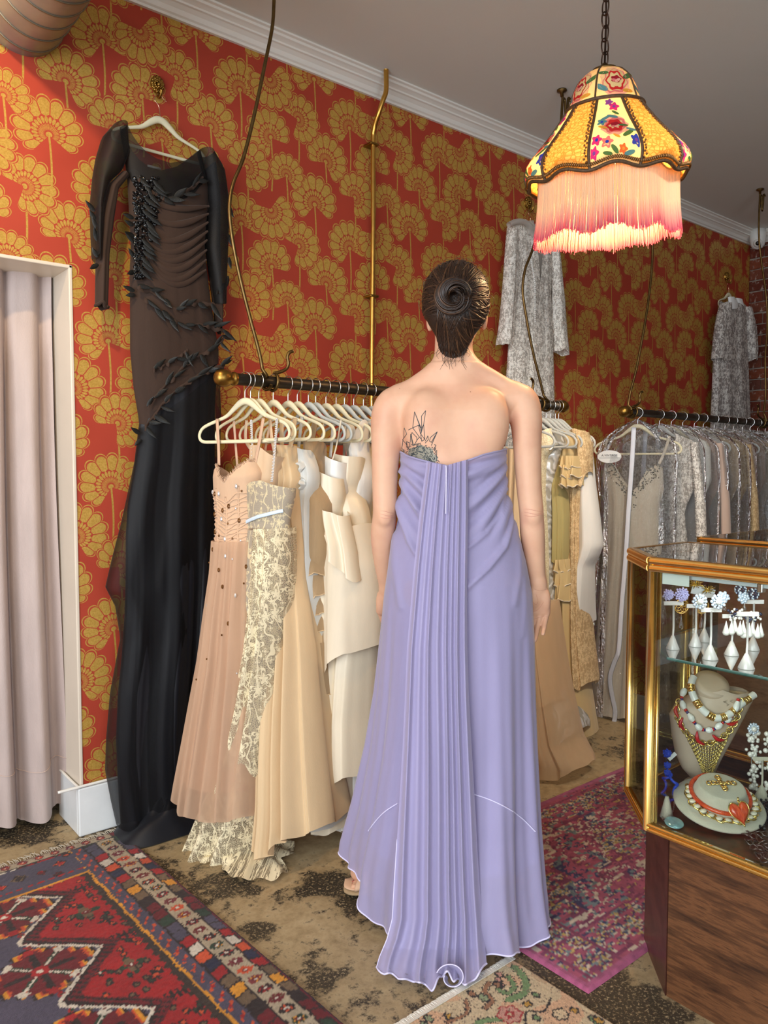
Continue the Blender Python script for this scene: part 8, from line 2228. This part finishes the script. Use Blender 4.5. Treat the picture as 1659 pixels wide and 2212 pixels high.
def lowfreq(a, b, f, seed):
    q = np.random.RandomState(seed); s = 0 * a
    for _ in range(7):
        k = q.randn(2) * f; s = s + np.sin(a * k[0] + b * k[1] + q.rand() * 6.28)
    return s / 2.6
def pinkrug(a, b, rg):                          # a across (0.75), b along
    pk, dk, cr, nv, yl, tl = R_(168, 80, 104), R_(124, 52, 84), R_(204, 188, 168), R_(58, 52, 92), R_(190, 160, 92), R_(112, 128, 132)
    C = np.zeros(a.shape + (3,)); C[:] = pk
    pal = np.array([pk, dk, cr, nv, yl, tl, pk, cr])
    # streaky worn flecks: several knots long
    h = a.shape[0], a.shape[1]
    nz = np.repeat(np.repeat(rg.rand(h[0] // 2 + 1, h[1] // 3 + 1), 2, 0), 3, 1)[:h[0], :h[1]]; nz = np.maximum(nz, np.roll(nz, 1, 1)) * .5 + np.roll(nz, 2, 1) * .25 + .25 * np.maximum(nz, np.roll(nz, 1, 0))
    pickn = np.repeat(np.repeat(rg.rand(h[0] // 2 + 1, h[1] // 3 + 1), 2, 0), 3, 1)[:h[0], :h[1]] * .8 + .2 * rg.rand(*h); pickn = np.where(rg.rand(*h) < .55, np.roll(pickn, 1, 1), pickn)
    f1, f2, f3 = lowfreq(a, b, 22, 3), lowfreq(a, b, 34, 5), lowfreq(a, b, 12, 8)
    idx = np.where(pickn < .45 + .18 * f3, 0, np.where(pickn < .62 + .12 * f1, np.where(f2 > .1, 3, 1), np.where(pickn < .80 - .1 * f2, np.where(f1 > .35, 4, 2), np.where(f2 > 0, 5, 1))))
    C[:] = pal[idx]
    band = ((a > .055) & (a < .15)) | ((a > .75 - .15) & (a < .75 - .055)) | ((b > .055) & (b < .16))
    m = band & (pickn > .35); C[m] = np.array([nv, tl, cr, dk, yl])[(pickn[m] * 97).astype(int) % 5]
    med = np.abs(((b / .5) % 1) - .5) * 2 + np.abs(a - .375) / .3
    m = (med < .55) & (pickn > .5); C[m] = np.array([yl, cr, tl, nv])[(pickn[m] * 89).astype(int) % 4]
    for lo in (.040, .158, .75 - .045, .75 - .165):
        m = (np.abs(a - lo) < .006) & (nz > .42); C[m] = dk
    C[(np.abs(b - .045) < .006) | (np.abs(b - .165) < .006)] = dk * .8 + .2 * pk
    e = (a < .020) | (a > .73) | (b < .020); C[e] = R_(170, 88, 122)
    return C * (0.72 + .5 * nz)[..., None]
pk, po = rug_mesh('pink_rug', 'pink and navy distressed runner rug behind the lilac train', 'rug', (1.512, 1.066), math.pi / 2 * 0 + math.pi, 2.3, .755, 0.0058, lambda a, b, rg: pinkrug(b, a, rg), M_wool, 0.008, seed=4)

def creamrug(a, b, rg):
    base, grn, blk, rose, red, brn = R_(214, 190, 152), R_(122, 148, 98), R_(48, 40, 38), R_(206, 150, 132), R_(170, 52, 52), R_(160, 112, 80)
    C = np.zeros(a.shape + (3,)); C[:] = base
    a = a + .003 * np.sin(b * 500) * (rg.rand(*a.shape) > .4); 
    worn = lowfreq(a, b, 30, 2); C[worn > .55] = R_(222, 178, 140); C[worn < -.7] = R_(196, 166, 130)
    def stroke(P, w, c, out=True):
        d = np.full(a.shape, 9.0)
        P = smooth_path([(x, y, 0) for x, y in P], 22)[:, :2]
        for p, q in zip(P[:-1], P[1:]):
            v = q - p; u = np.clip(((a - p[0]) * v[0] + (b - p[1]) * v[1]) / (v @ v + 1e-9), 0, 1); d = np.minimum(d, np.hypot(a - p[0] - u * v[0], b - p[1] - u * v[1]))
        if out:
            m = (np.abs(d - w) < .0035) & (((a + b) / .0045).astype(int) % 3 > 0); C[m] = blk
        C[d < w - .001] = c
    def disc(x, y, r, c, out=True, n=6):
        dd = np.hypot(a - x, b - y); t = np.arctan2(a - x, b - y); rr = r * (1 + .12 * np.cos(n * t))
        if out: C[(np.abs(dd - rr) < .004)] = blk if c is not rose else red
        C[dd < rr - .002] = c
    a, b = a * 1.28, b * 1.28
    for k in range(4):
        o = .30 * k
        stroke([(.03, .03 + o), (.05, .09 + o), (.10, .13 + o), (.16, .12 + o)], .012, grn); stroke([(.08, .05 + o), (.10, .09 + o), (.14, .10 + o), (.15, .07 + o)], .009, grn)
        stroke([(.15, .03 + o), (.19, .05 + o), (.20, .09 + o), (.24, .10 + o)], .008, brn); stroke([(.24, .16 + o), (.30, .13 + o), (.34, .16 + o)], .010, grn)
        stroke([(.06, .20 + o), (.12, .22 + o), (.16, .19 + o), (.22, .24 + o)], .005, blk, False); stroke([(.26, .04 + o), (.30, .08 + o), (.37, .07 + o)], .006, brn)
        disc(.205, .165 + o, .034, rose); disc(.205, .165 + o, .018, red, False); disc(.205, .165 + o, .009, base, False)
        disc(.09, .26 + o, .022, R_(226, 200, 160)); disc(.34, .24 + o, .026, rose); disc(.34, .24 + o, .012, red, False); disc(.38, .13 + o, .016, R_(196, 80, 70)); disc(.13, .17 + o, .012, R_(200, 150, 60))
    for k in range(70):
        q = np.random.RandomState(k); x, y, r = .52 * q.rand(), 1.2 * q.rand(), .006 + .009 * q.rand()
        m = np.hypot(a - x, (b - y) * .7) < r; C[m] = np.array([grn, red, brn, R_(200, 150, 60), R_(150, 160, 120), rose])[k % 6]
        m = np.abs(np.hypot(a - x, (b - y) * .7) - r) < .0025; C[m] = blk
    a, b = a / 1.28, b / 1.28
    n = rg.rand(*a.shape)
    ribs = 0.86 + .16 * (np.sin(a * 2 * math.pi / .0095) > 0)
    C[n > .955] = R_(120, 100, 84)
    return C * (ribs * (0.88 + .2 * n))[..., None]
cr, co_ = rug_mesh('floral_mat', 'small cream floral mat with green scrolls and roses, white fringed edge', 'rug', (1.466, 1.262), 0.0, .40, .95, 0.0034, creamrug, M_wool, 0.007, seed=6)
mb = MB(); rg = np.random.RandomState(5)
for k in range(150):
    x = -.40 * k / 150 + .002
    P = [(x, -.004, .009), (x - .003 + .001 * rg.randn(), .008, .011 + .001 * rg.rand()), (x - .006 + .002 * rg.randn(), .018 + .003 * rg.rand(), .004)]
    mb.tube(P, (.0021, .0022, .0012), 5)
o = mb.build('fringe', plain('cotton_fringe', rgb(232, 228, 216), 0.9), cr, world=False); o['kind'] = 'stuff'
